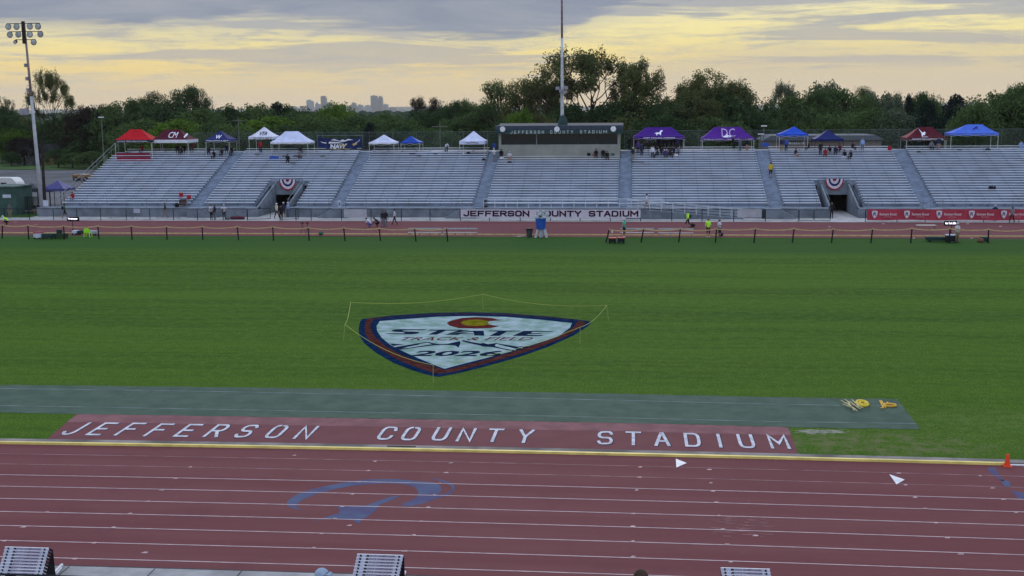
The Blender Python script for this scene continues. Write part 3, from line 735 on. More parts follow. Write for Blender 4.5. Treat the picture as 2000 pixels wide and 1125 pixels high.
# ---------------------------------------------------------------- press box
YP = 147.3
M_beige = mat('press_box_wall', (.255, .262, .235), .85, var=.08, scale=.6)
M_fasc = mat('fascia_green', (.030, .060, .062), .7, var=.1); M_roofp = mat('press_roof', (.038, .052, .075), .7, var=.1)
M_glass = mat('dark_glass', (.012, .018, .024), .06, var=.0, spec=.8)
xl, xr = -16.3, -1.5; z0, z1 = 5.45, 9.1
pb = thing('press_box', 'beige press box with dark windows and white lettering on its green fascia', 'press box', (-8.9, YP, z0))
mb = MB(); mb.box(xl, xr, YP, YP+.15, z0, 7.52); mb.box(xl, xl+.32, YP, YP+.15, 7.521, 8.86); mb.box(xr-.32, xr, YP, YP+.15, 7.521, 8.86)
mb.box(xl, xl+.15, YP+.151, YP+5, z0, 8.86); mb.box(xr-.15, xr, YP+.151, YP+5, z0, 8.86); mb.box(xl+.151, xr-.151, YP+4.8, YP+5, z0, 8.86); mb.box(xl+.16, xr-.16, YP+.16, YP+4.79, 6.2, 6.3)
mb.build('wall', M_beige, pb)
mb = MB(); mb.box(xl-.25, xr+.3, YP-.75, YP-.65, 8.83, 9.28); mb.box(xl-.25, xl-.15, YP-.649, YP+5.2, 8.83, 9.28); mb.box(xr+.2, xr+.3, YP-.649, YP+5.2, 8.83, 9.28); mb.build('fascia', M_fasc, pb)
mb = MB(); mb.hexa([(xl-.35, YP-.8, 9.285), (xr+.35, YP-.8, 9.285), (xr+.35, YP+5.3, 9.9), (xl-.35, YP+5.3, 9.9), (xl-.35, YP-.8, 9.40), (xr+.35, YP-.8, 9.40), (xr+.35, YP+5.3, 10.02), (xl-.35, YP+5.3, 10.02)])
mb.box(xl-.2, xr+.25, YP-.64, YP+5.0, 8.865, 9.0)
mb.hexa([(xl-.35, YP-.80, 9.41), (xr+.35, YP-.80, 9.41), (xr+.35, YP-.3, 9.46), (xl-.35, YP-.3, 9.46), (xl-.35, YP-.72, 9.82), (xr+.35, YP-.72, 9.82), (xr+.35, YP-.3, 9.85), (xl-.35, YP-.3, 9.85)])
mb.build('roof', M_roofp, pb)
wx = [xl+.32, -13.95, -11.65, -9.05, -6.45, -4.2, xr-.32]
for i in range(6):
    mb = MB(); a, b = wx[i]+.05, wx[i+1]-.05
    mb.box(a, b, YP+.06, YP+.09, 7.53, 8.855); w_ = mb.build('window', M_glass, pb)
    mb = MB(); mb.box(wx[i+1]-.048, wx[i+1]+.048, YP+.03, YP+.12, 7.525, 8.858)
    if i < 5: mb.build('window_frame', mat('frame_grey', (.20, .22, .24), .5) if i == 1 else mat('frame_dark', (.03, .035, .04), .5), w_)
mb = MB(); mb.box(xl+.3, xr-.3, YP+.3, YP+.9, 7.3, 7.45); mb.box(xl+.17, xr-.17, YP+2.4, YP+2.5, 6.31, 8.8); mb.build('counter', mat('counter_dark', (.07, .08, .085), .7), pb)
a = V(997, 257, YP-.76); b = V(1185, 258, YP-.76)
mb = MB()
# wide-set letters
def sign_text(mb, text, x0, x1, z0, h, stroke, y, wl=.62, gap=.34):
    """block capitals standing upright, each stroke a few mm proud of the last"""
    W = {'I': .12, 'M': .85, ' ': .55}; tot = sum(W.get(c, wl) for c in text)+gap*(len(text)-1); k = (x1-x0)/tot; x = x0
    for ch in text:
        w_ = W.get(ch, wl)*k
        for s_i, stq in enumerate(GL.get(ch, [])):
            m2_ = MB(); ribbon(m2_, [(x+(u*w_ if ch != 'I' else w_/2), z0+h*v) for u, v in stq], stroke, 0)
            mb.add((m2_.v, m2_.f), lambda p: (p.x, y-.002*s_i-p.z, p.y), 0)
        x += w_+gap*k
for wd, pa, pb_ in (('JEFFERSON', 997, 1062), ('COUNTY', 1075, 1119), ('STADIUM', 1133, 1185)):
    sign_text(mb, wd, V(pa, 258, YP-.76).x, V(pb_, 258, YP-.76).x, 8.89, .32, .062, YP-.757, .5, .62)
mb.build('sign_lettering', mat('sign_white', (.45, .52, .50), .6, var=0), pb)
for x, y in ((982, 250.5), (1088, 250.5), (1198, 250)):
    c = V(x, y, YP-1.0); mb = MB()
    mb.lathe([(.05, 0), (.10, .10), (.16, .22), (.33, .40), (.33, .43)], (0, 0, 0), 12)
    rv = [Vector(q) for q in mb.v]; mb.v = [tuple(c+Vector((q.x, -q.z+.15, q.y-.25*q.z))) for q in rv]
    mb.box(c.x-.04, c.x+.04, c.y, YP-.66, c.z-.04, c.z+.04)
    mb.build('loudspeaker', M_white, pb, smooth=False)
# vent cowl on the roof
c = V(1099, 243, YP+1.2); vc = thing('roof_cowl', 'dark green domed cowl standing on the press box roof', 'vent', (c.x, YP+1.2, 9.6))
mb = MB(); mb.lathe([(.62, 0), (.62, .28), (.60, .45), (.5, .85), (.34, 1.25), (.12, 1.45)], (c.x, YP+1.2, 9.62), 12); mb.build('dome', M_fasc, vc)
mb = MB(); mb.box(c.x-.72, c.x+.72, YP+.5, YP+1.9, 9.46, 9.61); mb.build('base', M_railw, vc)
# central mast
mx = -8.87
ms = thing('light_mast', 'tall grey steel mast rising behind the press box out of the picture', 'light mast', (mx, 153.4, 0))
mb = MB(); mb.tube([(mx, 153.4, 0), (mx, 153.4, 12), (mx-.01, 153.4, 18), (mx-.02, 153.4, 20.5)], [.27, .21, .165, .15], 12); mb.build('pole', M_railw, ms, smooth=True)
mb = MB(); mb.tube([(mx-.02, 153.4, 20.5), (mx-.04, 153.4, 33)], [.14, .10], 10); mb.build('pole', mat('pole_brown', (.30, .235, .25), .6, var=.2), ms, smooth=True, label='brown upper pole')
for dx, dz in ((-.55, 0), (.5, .05), (-.1, -.35), (.35, -.5)):
    mb = MB(); mb.box(mx+dx-.24, mx+dx+.24, 152.8, 153.15, 14.15+dz, 14.55+dz); mb.tube([(mx+dx, 153.1, 14.35+dz), (mx, 153.4, 14.4+dz)], .05, 6); mb.build('speaker_box', mat('speaker_grey', (.28, .28, .33), .6), ms)
# left light mast
A = Vector((-68.05, 133.2, 0)); Bt = Vector((-68.72, 133.2, 22.1))
lm = thing('light_mast', 'tall grey floodlight mast with ten round lamps at the left end', 'light mast', A)
mb = MB(); mid = A.lerp(Bt, .62); mb.tube([A, A.lerp(Bt, .3), mid], [.23, .20, .16], 12); mb.build('pole', mat('mast_grey', (.36, .38, .42), .6, var=.12, scale=1), lm, smooth=True)
mb = MB(); mb.tube([mid, Bt], [.15, .11], 10); mb.build('pole', MATS['pole_brown'], lm, smooth=True, label='brown upper pole')
mb = MB(); mb.box(Bt.x-.18, Bt.x+.18, 132.85, 133.0, 19.6, 22.1)
M_iron = mat('dark_iron', (.035, .03, .035), .6)
for z, xa_, xb2 in ((21.85, -1.95, 1.95), (20.95, -1.75, 2.15), (20.05, -1.1, 1.2)): mb.tube([(Bt.x+xa_, 132.95, z), (Bt.x+xb2, 132.95, z)], .045, 6)
mb.build('cross_arm', M_iron, lm)
M_lampr = mat('reflector', (.42, .47, .52), .35, metal=.5, var=.2, scale=2)
for (x, y) in ((17.5, 50.5), (33.5, 50.5), (59.5, 50), (75.5, 50), (20.5, 66), (37, 65.5), (59.5, 65.5), (80, 65), (30.5, 80.5), (67, 80.5)):
    c = V(x, y, 132.6); r = .34 if x != 30.5 else .2
    mb = MB(); mb.lathe([(.10, 0), (.2, .12), (r, .34), (r+.02, .36)], (0, 0, 0), 14); vv = [Vector(q) for q in mb.v]
    mb.v = [tuple(c+Vector((q.x, -q.z+.2, q.y-.30*q.z))) for q in vv]; mb.tube([c+Vector((0, .2, 0)), c+Vector((0, .3, .25))], .03, 6)
    fl = mb.build('floodlight', M_iron, lm)
    mb = MB(); mb.lathe([(r*.86, 0), (r*.5, .01)], (0, 0, 0), 14); vv = [Vector(q) for q in mb.v]; mb.v = [tuple(c+Vector((q.x, -.172-q.z, q.y-.11))) for q in vv]; mb.build('lens', M_lampr, fl)
mb = MB(); c = V(50, 217, 133.0); mb.box(c.x-.55, c.x+.25, 132.6, 133.3, c.z-.42, c.z+.3); mb.build('speaker_box', MATS['speaker_grey'], lm)
for z in (14.2, 15.5, 17.0): mb = MB(); mb.box(A.lerp(Bt, z/22.1).x-.42, A.lerp(Bt, z/22.1).x-.2, 133.0, 133.3, z, z+.4); mb.build('ballast_box', MATS['speaker_grey'], lm)
wp = thing('wooden_pole', 'dark brown wooden pole close beside the left floodlight mast', 'pole', (V(88, 405, 137).x, 137, 0))
mb = MB(); mb.tube([(V(88, 405, 137).x, 137, 0), V(81, 275, 137)], [.2, .15], 10); mb.build('pole', mat('wood_dark', (.035, .028, .028), .9, var=.3), wp)
# ---------------------------------------------------------------- canopy tents on the stand
M_tleg = mat('tent_leg', (.50, .50, .50), .4, metal=.4, var=.08); M_tlegd = mat('tent_leg_dark', (.03, .03, .04), .5)
def tent(label, x0, x1, yev, yval, ypk, yft, dep, rx, col, colv=None, logo=None, vtext=None, vcol=None, colside=None, legm=None, group='canopy tents along the top of the grandstand', row=None, ground=None):
    if ground is None:
        k = rowat((x0+x1)/2, yft) if row is None else row
        Y0 = yb(k)-.2; zf = zt(k)
    else: Y0, zf = ground, 0.0
    A, B_ = V(x0, yval, Y0), V(x1, yval, Y0); xa, xb = A.x, B_.x; zv = (A.z+B_.z)/2; ze = zv+(V(x0, yev, Y0).z-A.z)
    zp = V((x0+x1)/2, ypk, Y0+dep/2).z
    ra, rb = (V(rx[0], ypk, Y0+dep/2).x, V(rx[1], ypk, Y0+dep/2).x) if rx[0] != rx[1] else (V(rx[0], ypk, Y0+dep/2).x-.04, V(rx[0], ypk, Y0+dep/2).x+.04)
    root = thing('canopy_tent', label, 'canopy tent', ((xa+xb)/2, Y0+dep/2, zf), group)
    cm_ = mat('cloth_'+'_'.join(map(str, col)), col, .75, var=.08, scale=1.5, bump=.15, bscale=6)
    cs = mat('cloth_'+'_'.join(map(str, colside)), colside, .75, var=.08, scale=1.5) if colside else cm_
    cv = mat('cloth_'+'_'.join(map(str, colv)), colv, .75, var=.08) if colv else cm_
    E_ = [Vector((xa, Y0, ze)), Vector((xb, Y0, ze)), Vector((xb, Y0+dep, ze)), Vector((xa, Y0+dep, ze))]
    K = [Vector((ra, Y0+dep/2, zp)), Vector((rb, Y0+dep/2, zp)), Vector((rb, Y0+dep/2, zp)), Vector((ra, Y0+dep/2, zp))]
    N = 6
    def P(i, s):
        p = E_[i].lerp(K[i], s); p.z = ze+(zp-ze)*(s**1.28); return p
    mb = MB()
    for k in range(N):
        s0, s1 = k/N, (k+1)/N
        for i in range(4):
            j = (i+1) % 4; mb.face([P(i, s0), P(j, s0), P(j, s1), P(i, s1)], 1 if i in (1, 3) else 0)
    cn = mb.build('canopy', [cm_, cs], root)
    mb = MB()
    for i in range(4):
        a, b = E_[i], E_[(i+1) % 4]; nn = 8
        for k in range(nn):
            p, q_ = a.lerp(b, k/nn), a.lerp(b, (k+1)/nn); mb.face([p+Vector((0, 0, -(ze-zv))), q_+Vector((0, 0, -(ze-zv))), q_, p])
    vl = mb.build('valance', cv, root)
    lm_ = legm or M_tleg
    for i, (lx, ly) in enumerate(((xa+.06, Y0+.06), (xb-.06, Y0+.06), (xb-.06, Y0+dep-.06), (xa+.06, Y0+dep-.06))):
        zb_ = zf if ground is not None else (deckz(ly) if ly < yb(23)+.25 else zt(23)-.01)
        MB().box(lx-.028, lx+.028, ly-.028, ly+.028, zb_, ze-.02).build('leg', lm_, root)
    mb = MB(); zt_ = ze-.12
    for a, b in ((0, 1), (1, 2), (2, 3), (3, 0)):
        p, q_ = E_[a].copy(), E_[b].copy(); p.z = q_.z = zt_; n = 3 if (p-q_).length > 3.5 else 2
        for k in range(n):
            u, v = p.lerp(q_, k/n), p.lerp(q_, (k+1)/n); o = Vector((0, 0, -.28)); mb.beam(u, v+o, .02); mb.beam(u+o, v, .02)
    mb.build('truss', lm_, root)
    for lg in (logo or []):
        tx, u0, u1, s0, s1, c, off = lg; lm2 = mat('print_'+'_'.join(map(str, c)), c, .7, var=0); mb = MB()
        def fn(u, v):
            s = s0+(s1-s0)*v; p = P(0, s).lerp(P(1, s), 0); X = xa+(xb-xa)*(u0+(u1-u0)*u); return (X, Y0+dep/2*s-.035, p.z+.035)
        if isinstance(tx, str): put_text(mb, tx, fn, .2 if tx in ('VTA',) else 0, off)
        else:
            for poly in tx: mb.face([fn(u, v) for u, v in poly])
        mb.build('lettering' if isinstance(tx, str) else 'emblem', lm2, cn)
    if vtext:
        tx, u0, u1, c, off = vtext; mb = MB(); h = ze-zv
        put_text(mb, tx, lambda u, v: (xa+(xb-xa)*(u0+(u1-u0)*u), Y0-.02, zv+h*.26+h*.46*v), .2 if tx == 'NeoPrince' else 0, off)
        mb.build('lettering', mat('print_'+'_'.join(map(str, c)), c, .7, var=0), vl)
    return root
WH = (215, 218, 232)
tent('red canopy tent with a black lettered valance at the far left', 223.5, 296.5, 273, 278.7, 252.7, 310, 3.05, (254, 276), (170, 18, 34), (14, 16, 34), vtext=('CASTLE VIEW HIGH SCHOOL', .08, .88, WH, .0))
dcm = 'CM'
tent('maroon canopy tent with white CM initials and white valance', 295.5, 367.7, 273, 279.3, 252.7, 306, 3.6, (322, 351), (72, 16, 36), (200, 202, 212), logo=[('CM', .41, .65, .24, .78, WH, .0), ([[(0, .3), (.3, .8), (.5, 1), (.9, .7), (.6, .4), (.3, .0)]], .84, .94, .2, .7, WH, 0)])
tent('navy pointed canopy tent over a seated group left of the white tents', 401, 448, 272.5, 277, 255, 304, 3.05, (429.7, 429.7), (34, 42, 96), None, logo=[('W', .38, .62, .12, .55, WH, .03)], vtext=('TITAN TRACK & FIELD', .04, .96, WH, .03))
tent('white pointed canopy tent with small dark initials beside the larger white tent', 485, 533, 267, 271.6, 248, 289, 3.05, (516, 516), (196, 200, 218), None, logo=[('VTA', .42, .72, .18, .58, (40, 40, 60), .02)], vtext=('TRACK & FIELD', .2, .95, (90, 90, 110), .04), row=22)
tent('plain white ridge-top canopy tent left of the navy flag', 528, 601.5, 277.4, 280.8, 256.5, 307, 3.3, (557, 582.6), (186, 194, 224), (205, 206, 220))
tent('small white pointed canopy tent right of the navy flag', 720, 770, 278.3, 281.5, 263, 310, 3.05, (750, 750), (186, 194, 220), (205, 206, 220))
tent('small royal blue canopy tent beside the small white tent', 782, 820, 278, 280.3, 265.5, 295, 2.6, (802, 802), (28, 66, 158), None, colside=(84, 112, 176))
tent('tall white canopy tent with a lettered valance just left of the press box', 897, 947, 275.5, 282, 256, 307, 3.05, (925, 925), (192, 198, 226), None, vtext=('NeoPrince', .26, .74, (50, 50, 66), .03))
lamb = [[(0, .55), (.1, .5), (.3, .62), (.6, .62), (.72, .9), (.85, 1), (1, .9), (.95, .78), (.84, .72), (.8, .5), (.78, .1), (.7, .1), (.66, .35), (.42, .35), (.36, .05), (.27, .05), (.3, .38), (.2, .42)]]
tent('purple canopy tent with a white lamb emblem over a crowd in dark clothes', 1237, 1337, 266.5, 272, 248.5, 296.5, 3.05, (1261, 1312), (62, 26, 120), None, logo=[(lamb, .40, .58, .10, .72, WH, 0)], vtext=('FORT COLLINS LAMBKINS', .2, .82, WH, .02))
husky = [[(0, .0), (.1, .3), (.3, .5), (.45, .95), (.6, .55), (.8, .45), (1, .3), (.85, .1), (.6, .25), (.5, .1), (.9, 0), (.5, -.05)]]
tent('purple canopy tent with outlined DC initials and a husky emblem', 1371, 1473.5, 269.5, 274, 248, 295, 3.05, (1395, 1446), (74, 32, 128), None, logo=[('DC', .38, .64, .15, .88, (170, 150, 200), .0), (husky, .40, .57, .08, .5, WH, 0)], vtext=('DOUGLAS COUNTY  *  TRACK & FIELD  *  HUSKIES', .04, .97, (200, 190, 220), .02))
tent('bright blue pointed canopy tent with a white banner hung beneath', 1521.5, 1579, 262, 266.5, 247, 296.5, 3.05, (1551, 1551), (30, 72, 180), None)
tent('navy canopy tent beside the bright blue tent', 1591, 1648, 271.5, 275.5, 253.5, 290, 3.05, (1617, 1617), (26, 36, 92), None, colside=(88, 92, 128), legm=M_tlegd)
bird = [[(.05, 1), (.3, .75), (.55, .5), (.8, .62), (1, .5), (.85, .4), (.8, .2), (.5, .2), (.45, 0), (.3, .1), (.38, .45)], [(.2, -.05), (1.2, -.05), (1.0, -.12), (.3, -.12)]]
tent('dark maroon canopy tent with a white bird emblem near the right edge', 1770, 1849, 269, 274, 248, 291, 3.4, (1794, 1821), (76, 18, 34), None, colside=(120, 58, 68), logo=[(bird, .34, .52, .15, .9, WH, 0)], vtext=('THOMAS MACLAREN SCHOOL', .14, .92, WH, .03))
tent('light blue ridge-top canopy tent at the right end of the stand', 1857, 1951, 260, 265, 243, 283, 3.05, (1888, 1918), (70, 104, 200), (72, 104, 190), logo=[([[(0, .2), (.3, .55), (.7, .9), (1, .8), (.7, .6), (.9, .3), (.5, .5), (.2, .1)]], .48, .62, .4, .85, (30, 44, 110), 0)], row=23)

# navy flag banner
kf = 21; Yf = yb(kf)+.6; a = V(620, 267, Yf); b = V(707, 291, Yf)
fr = thing('flag_banner', 'large navy banner with white and gold swirls reading NAVY, hung by the white tents', 'banner', ((a.x+b.x)/2, Yf, zt(kf)))
mb = MB(); n = 22
def fpt(u, v, d=0): return Vector((a.x+(b.x-a.x)*(u+.04*(1-v)*math.sin(6.28*u)), Yf+.10*math.sin(u*17)+d, b.z-.1+(.42*abs(2*u-1)**3)*(1-v)+.06*math.sin(u*13)*(1-v)+(a.z-b.z)*v-.18*math.sin(u*math.pi)*v+.05*math.sin(u*21)*v))
for i in range(n):
    for j in range(5): mb.face([fpt(i/n, j/5), fpt((i+1)/n, j/5), fpt((i+1)/n, (j+1)/5), fpt(i/n, (j+1)/5)])
fl = mb.build('cloth', mat('flag_navy', (.018, .028, .10), .8, var=.2, scale=1.5), fr)
mb = MB(); put_text(mb, 'NAVY', lambda u, v: fpt(.26+.44*u, .12+.40*v, -.13), .2, .05); mb.build('lettering', mat('print_white', (.62, .62, .68), .7, var=0), fl); mb = MB()
for pts in ([(.24, .56), (.46, .60), (.62, .58), (.46, .72), (.26, .74)], [(.30, .86), (.38, .96), (.5, .84), (.58, .97), (.64, .82), (.70, .95), (.82, .88), (.70, .80), (.62, .70), (.52, .76), (.42, .82)], [(.05, .6), (.1, .48), (.18, .5), (.2, .62), (.12, .56)], [(.85, .5), (.95, .6), (.98, .85), (.93, .62), (.86, .58)]): mb.face([fpt(u, v, -.13) for u, v in pts])
mb.build('swirl', MATS['print_white'], fl)
mb = MB()
for pts in ([(.5, .35), (.56, .5), (.62, .42), (.70, .5), (.66, .3), (.58, .26)], [(.80, .5), (.88, .55), (.92, .4), (.84, .3)], [(.2, .02), (.3, .10), (.45, .0), (.58, .09), (.72, .0), (.82, .12), (.72, .06), (.58, .14), (.45, .05), (.3, .15)]): mb.face([fpt(u, v, -.14) for u, v in pts])
mb.build('emblem', mat('print_gold', (.42, .33, .14), .7, var=0), fl)
mb = MB(); mb.tube([a+Vector((-.1, .1, .15)), Vector((b.x+.2, Yf+.1, a.z+.12))], .02, 6)
for xx in (a.x-.05, b.x+.1): mb.tube([(xx, Yf+.12, deckz(Yf+.1)), (xx, Yf+.12, a.z+.14)], .022, 6)
mb.build('pole', M_rail, fr)

# ---------------------------------------------------------------- fence in front of the stand and its banners
M_fb = mat('fence_black', (.012, .018, .026), .5, var=.1)
fy = YO+.45
px = [-40, 10, 58, 105, 151, 197, 247, 293, 339, 386, 436, 483]
px2 = [578, 608, 667, 725, 784, 840, 899, 956, 1016, 1075, 1133, 1192, 1251, 1312, 1371, 1433, 1495, 1559]
px3 = [1690, 1752, 1807, 1867, 1921, 1990, 2050]
def yfoot(x): return proj((V(x, 430, fy).x, fy, 0))[1]
ftop = 1.28
groups = [(px, 'black chain-link fence left of the left portal'), (px2, 'black chain-link fence between the two portals, carrying the white banner'), (px3, 'black chain-link fence right of the right portal, behind the red banner')]
for pl, lab in groups:
    xs = [V(x, 430, fy).x for x in pl]
    r = thing('fence', lab, 'fence', (xs[0], fy, 0), 'fence sections along the far track')
    for x in xs: MB().tube([(x, fy, 0), (x, fy, ftop)], .04, 8).build('post', M_fb, r)
    MB().tube([(xs[0], fy, ftop), (xs[-1], fy, ftop)], .03, 6).build('rail', M_fb, r)
    MB().tube([(xs[0], fy, .10), (xs[-1], fy, .10)], .012, 6).build('rail', M_fb, r)
    MB().face([(xs[0], fy+.045, .05), (xs[-1], fy+.045, .05), (xs[-1], fy+.045, ftop), (xs[0], fy+.045, ftop)]).build('mesh', mat('fence_wire', (.03, .04, .055), .6, var=0, trans=.86), r)
# open gates
for x0g, x1g in ((484, 522), (548, 577), (1561, 1589), (1591, 1622)):
    a_, b_ = V(x0g, 430, fy).x, V(x1g, 430, fy).x; r = thing('gate', 'low black gate frame in the fence at pixel gap', 'gate', (a_, fy, 0), 'gates in the track fence')
    r['label'] = {484: 'black fence gate standing left of the group at the left portal', 548: 'black fence gate by the men in the left portal', 1561: 'black fence gate left of the right portal', 1591: 'black fence gate directly before the right portal'}[x0g]
    mb = MB(); g2 = fy+(1.2 if x0g in (484, 548) else .2)
    for p, q_ in (((a_, fy, .12), (a_, fy, 1.25)), ((b_, g2, .12), (b_, g2, 1.25)), ((a_, fy, 1.25), (b_, g2, 1.25)), ((a_, fy, .12), (b_, g2, .12))): mb.tube([p, q_], .03, 6)
    mb.build('frame', M_fb, r)
    mb = MB().face([(a_, fy, .12), (b_, g2, .12), (b_, g2, 1.25), (a_, fy, 1.25)]); mb.build('mesh', MATS['fence_wire'], r)
# white banner
bY = fy-.07; A = V(900, 426, bY); B_ = V(1251, 426, bY); zt1, zb1 = V(1075, 409.2, bY).z, V(1075, 425.2, bY).z
r = thing('banner', 'long white banner reading JEFFERSON COUNTY STADIUM in dark letters on the fence', 'banner', ((A.x+B_.x)/2, bY, zb1))
MB().box(A.x, B_.x, bY, bY+.012, zb1, zt1).build('cloth', mat('banner_white', (.54, .53, .62), .7, var=.06, scale=.8), r)
mb = MB(); u0, u1 = V(904, 420, bY).x, V(1247, 420, bY).x; hh = zt1-zb1
sign_text(mb, 'JEFFERSON COUNTY STADIUM', u0+.08, u1-.08, zb1+hh*.22, hh*.56, .15, bY-.012, .68, .30); mb.build('lettering', mat('banner_ink', (.012, .008, .03), .7, var=0), r)
mb = MB(); sign_text(mb, 'JEFFERSON COUNTY STADIUM', u0+.045, u1-.115, zb1+hh*.22, hh*.56, .15, bY-.005, .68, .30); mb.build('lettering', mat('banner_red_edge', (.25, .04, .07), .7, var=0), r)
for i, (x0_, x1_, lab) in enumerate(((672, 716.5, 'blank white panel on the fence left of the lettered banner'), (1440, 1487.5, 'blank white panel on the fence beside the ramp'))):
    A, B_ = V(x0_, 426, bY), V(x1_, 426, bY)
    o = MB().box(A.x, B_.x, bY, bY+.02, V((x0_+x1_)/2, 424.6, bY).z, V((x0_+x1_)/2, 408.6, bY).z).build('banner', mat('panel_grey', (.38, .40, .46), .7, var=.08, scale=1.2), label=lab, cat='banner', group='blank panels on the fence')
for x0_, x1_, lab in ((663.5, 672.5, 'dark cabinet by the wall left of the blank white panel'), (1488.5, 1504, 'stack of dark crates by the wall right of the blank white panel')):
    A, B_ = V(x0_, 424, YW-.5), V(x1_, 424, YW-.5); r = thing('cabinet', lab, 'cabinet', (A.x, YW-.5, 0))
    MB().box(A.x, B_.x, YW-.7, YW-.2, .02, .98).build('body', mat('cabinet_dark', (.035, .045, .05), .7), r)
    mb = MB()
    for k in range(4): mb.box(A.x-.01, B_.x+.01, YW-.72, YW-.701, .12+.24*k, .15+.24*k)
    mb.build('shelf_edge', mat('cabinet_edge', (.10, .12, .13), .6), r)
# red banner with shields
xs0, xs1 = V(1693, 426, bY).x, V(2040, 426, bY).x; zt1, zb1 = V(1800, 409.5, bY).z+.04, V(1800, 431, bY).z+.06
r = thing('banner', 'long red banner with repeated white shields and lettering at the right', 'banner', ((xs0+xs1)/2, bY, zb1))
mb = MB(); n = 60
for i in range(n):
    u, v = i/n, (i+1)/n; d0, d1 = .03*math.sin(i*1.3), .03*math.sin((i+1)*1.3)
    mb.face([(xs0+(xs1-xs0)*u, bY-.03+d0, zb1-.03*math.sin(u*20)), (xs0+(xs1-xs0)*v, bY-.03+d1, zb1-.03*math.sin(v*20)), (xs0+(xs1-xs0)*v, bY-.03+d1, zt1), (xs0+(xs1-xs0)*u, bY-.03+d0, zt1)])
mb.build('cloth', mat('banner_red', (.36, .045, .075), .7, var=.10, scale=.7), r)
for sxp in (1708.5, 1771.5, 1834.5, 1898, 1961, 2024):
    c = V(sxp, 419, bY-.09); s = .42
    pts = [(-.75, .85), (0, 1), (.75, .85), (.72, .1), (.4, -.6), (0, -1), (-.4, -.6), (-.72, .1)]
    mb = MB(); mb.face([(c.x+s*a*.92, bY-.085, c.z+s*b_) for a, b_ in pts]); sh = mb.build('shield', mat('shield_white', (.58, .55, .64), .7, var=0), r)
    mb = MB(); put_text(mb, 'R', lambda u, v: (c.x-.17+.34*u, bY-.09, c.z-.12+.36*v), .1, .03); mb.build('monogram', mat('mono_navy', (.05, .05, .12), .7, var=0), sh)
    mb = MB(); put_text(mb, 'Runners Roost', lambda u, v: (c.x+.48+1.75*u, bY-.085, c.z-.10+.27*v), .15, .035); mb.build('lettering', mat('red_banner_print', (.62, .45, .50), .7, var=0), r)
    mb = MB(); put_text(mb, 'FOOTHILLS', lambda u, v: (c.x+.95+.8*u, bY-.085, c.z-.30+.09*v), 0, .0); mb.build('small_print', MATS['red_banner_print'], r)

# ---------------------------------------------------------------- black stakes and tape on the infield edge
ST = [(5,439,4,466),(54.4,439.5,56,467),(124,441,126,467.5),(191,441,193.3,466.5),(256,441,258,468),(325,442,326.3,468),(394.6,442,396.2,468.5),(463.3,442,466,469),(532.6,442.5,534.2,470),(601.6,444,604,470),(671.3,444.5,674,470.5),(740.4,445.5,743.3,470.5),(809.7,446,812.6,471.5),(872,446,874.6,472),
      (1190,448,1183.3,473.5),(1257,446.5,1252,473.5),(1329,446,1325.3,473),(1399.5,446.5,1397.3,474),(1475.6,446,1472.5,474),(1551,446,1547.4,474),(1627.5,447,1623.8,474.5),(1704.3,447,1700.8,475),(1781.3,445.5,1778.7,475),(1855.3,446,1854.2,475),(1931,447.5,1930,475),(2008,447,2007,475)]
tops = []
adj = ['leaning']
for i, (xt, yt, xb_, yb_) in enumerate(ST):
    b = G(xb_, yb_, 0); t_ = V(xt, yt, b.y+.02)
    tops.append(t_)
    r = thing('stake', '', 'stake', b, 'black stakes holding the tan tape along the infield')
    r['label'] = (f'black tape stake, {["first","second","third","fourth","fifth","sixth","seventh","eighth","ninth","tenth","eleventh","twelfth","thirteenth","fourteenth"][i]} from the left in the left-hand row' if i < 14 else f'black tape stake, {["first and most tilted","second","third","fourth","fifth","sixth","seventh","eighth","ninth","tenth","eleventh","twelfth"][i-14]} from the left in the right-hand row')
    MB().tube([b-Vector((0, 0, .05)), t_], [.068, .062], 8).build('post', M_black, r)
    MB().tube([t_-Vector((0, 0, .02)), t_+Vector((0, 0, .05))], .06, 8).build('cap', mat('stake_cap', (.40, .36, .26), .6), r)
def tape(pts, lab):
    mb = MB()
    for a, b in zip(pts, pts[1:]):
        n = 10; sg = .17+.10*rng.random(); P = [a.lerp(b, i/n)-Vector((0, .055, .03+sg*4*(i/n)*(1-i/n)*.55)) for i in range(n+1)]
        for p, q_ in zip(P, P[1:]): mb.face([p-Vector((0, 0, .045)), q_-Vector((0, 0, .045)), q_+Vector((0, 0, .045)), p+Vector((0, 0, .045))])
    mb.build('barrier_tape', M_tan, label=lab, cat='tape', at=pts[0])
tape([V(-60, 439, tops[0].y)]+tops[:14], 'tan tape sagging between the left-hand row of black stakes'); tape(tops[14:], 'tan tape sagging between the right-hand row of black stakes')
# thin stakes and yellow cord round the painted shield
M_cord = mat('yellow_cord', (.42, .44, .10), .6, var=0); M_rod = mat('fibre_rod', (.30, .34, .12), .6, var=0)
RS = [(685,590,679,622,'back left'),(943,574.5,943.5,605,'back middle'),(1185,596,1188.5,626,'back right'),(1133,639,1133,673,'front right'),(846,713,846,747,'front'),(673.5,633.5,671,666.5,'front left')]
tp = []
for xt, yt, xb_, yb_, nm in RS:
    b = G(xb_, yb_, 0); t_ = V(xt, yt, b.y); tp.append(t_)
    MB().tube([b-Vector((0, 0, .03)), t_], .013, 6).build('marker_rod', M_rod, label=f'thin yellow-green rod at the {nm} of the painted shield', cat='rod', group='rods round the painted shield', at=b)
def cord(a, b, sag, n=12): return [a.lerp(b, i/n)-Vector((0, 0, sag*4*(i/n)*(1-i/n))) for i in range(n+1)]
mb = MB(); order = [(0, 1, .28), (1, 2, .30), (2, 3, .22), (3, 4, .26), (4, 5, .34), (5, 0, .25)]
for i, j, s in order:
    P = cord(tp[i], tp[j], s)
    mb.tube(P, .010, 5)
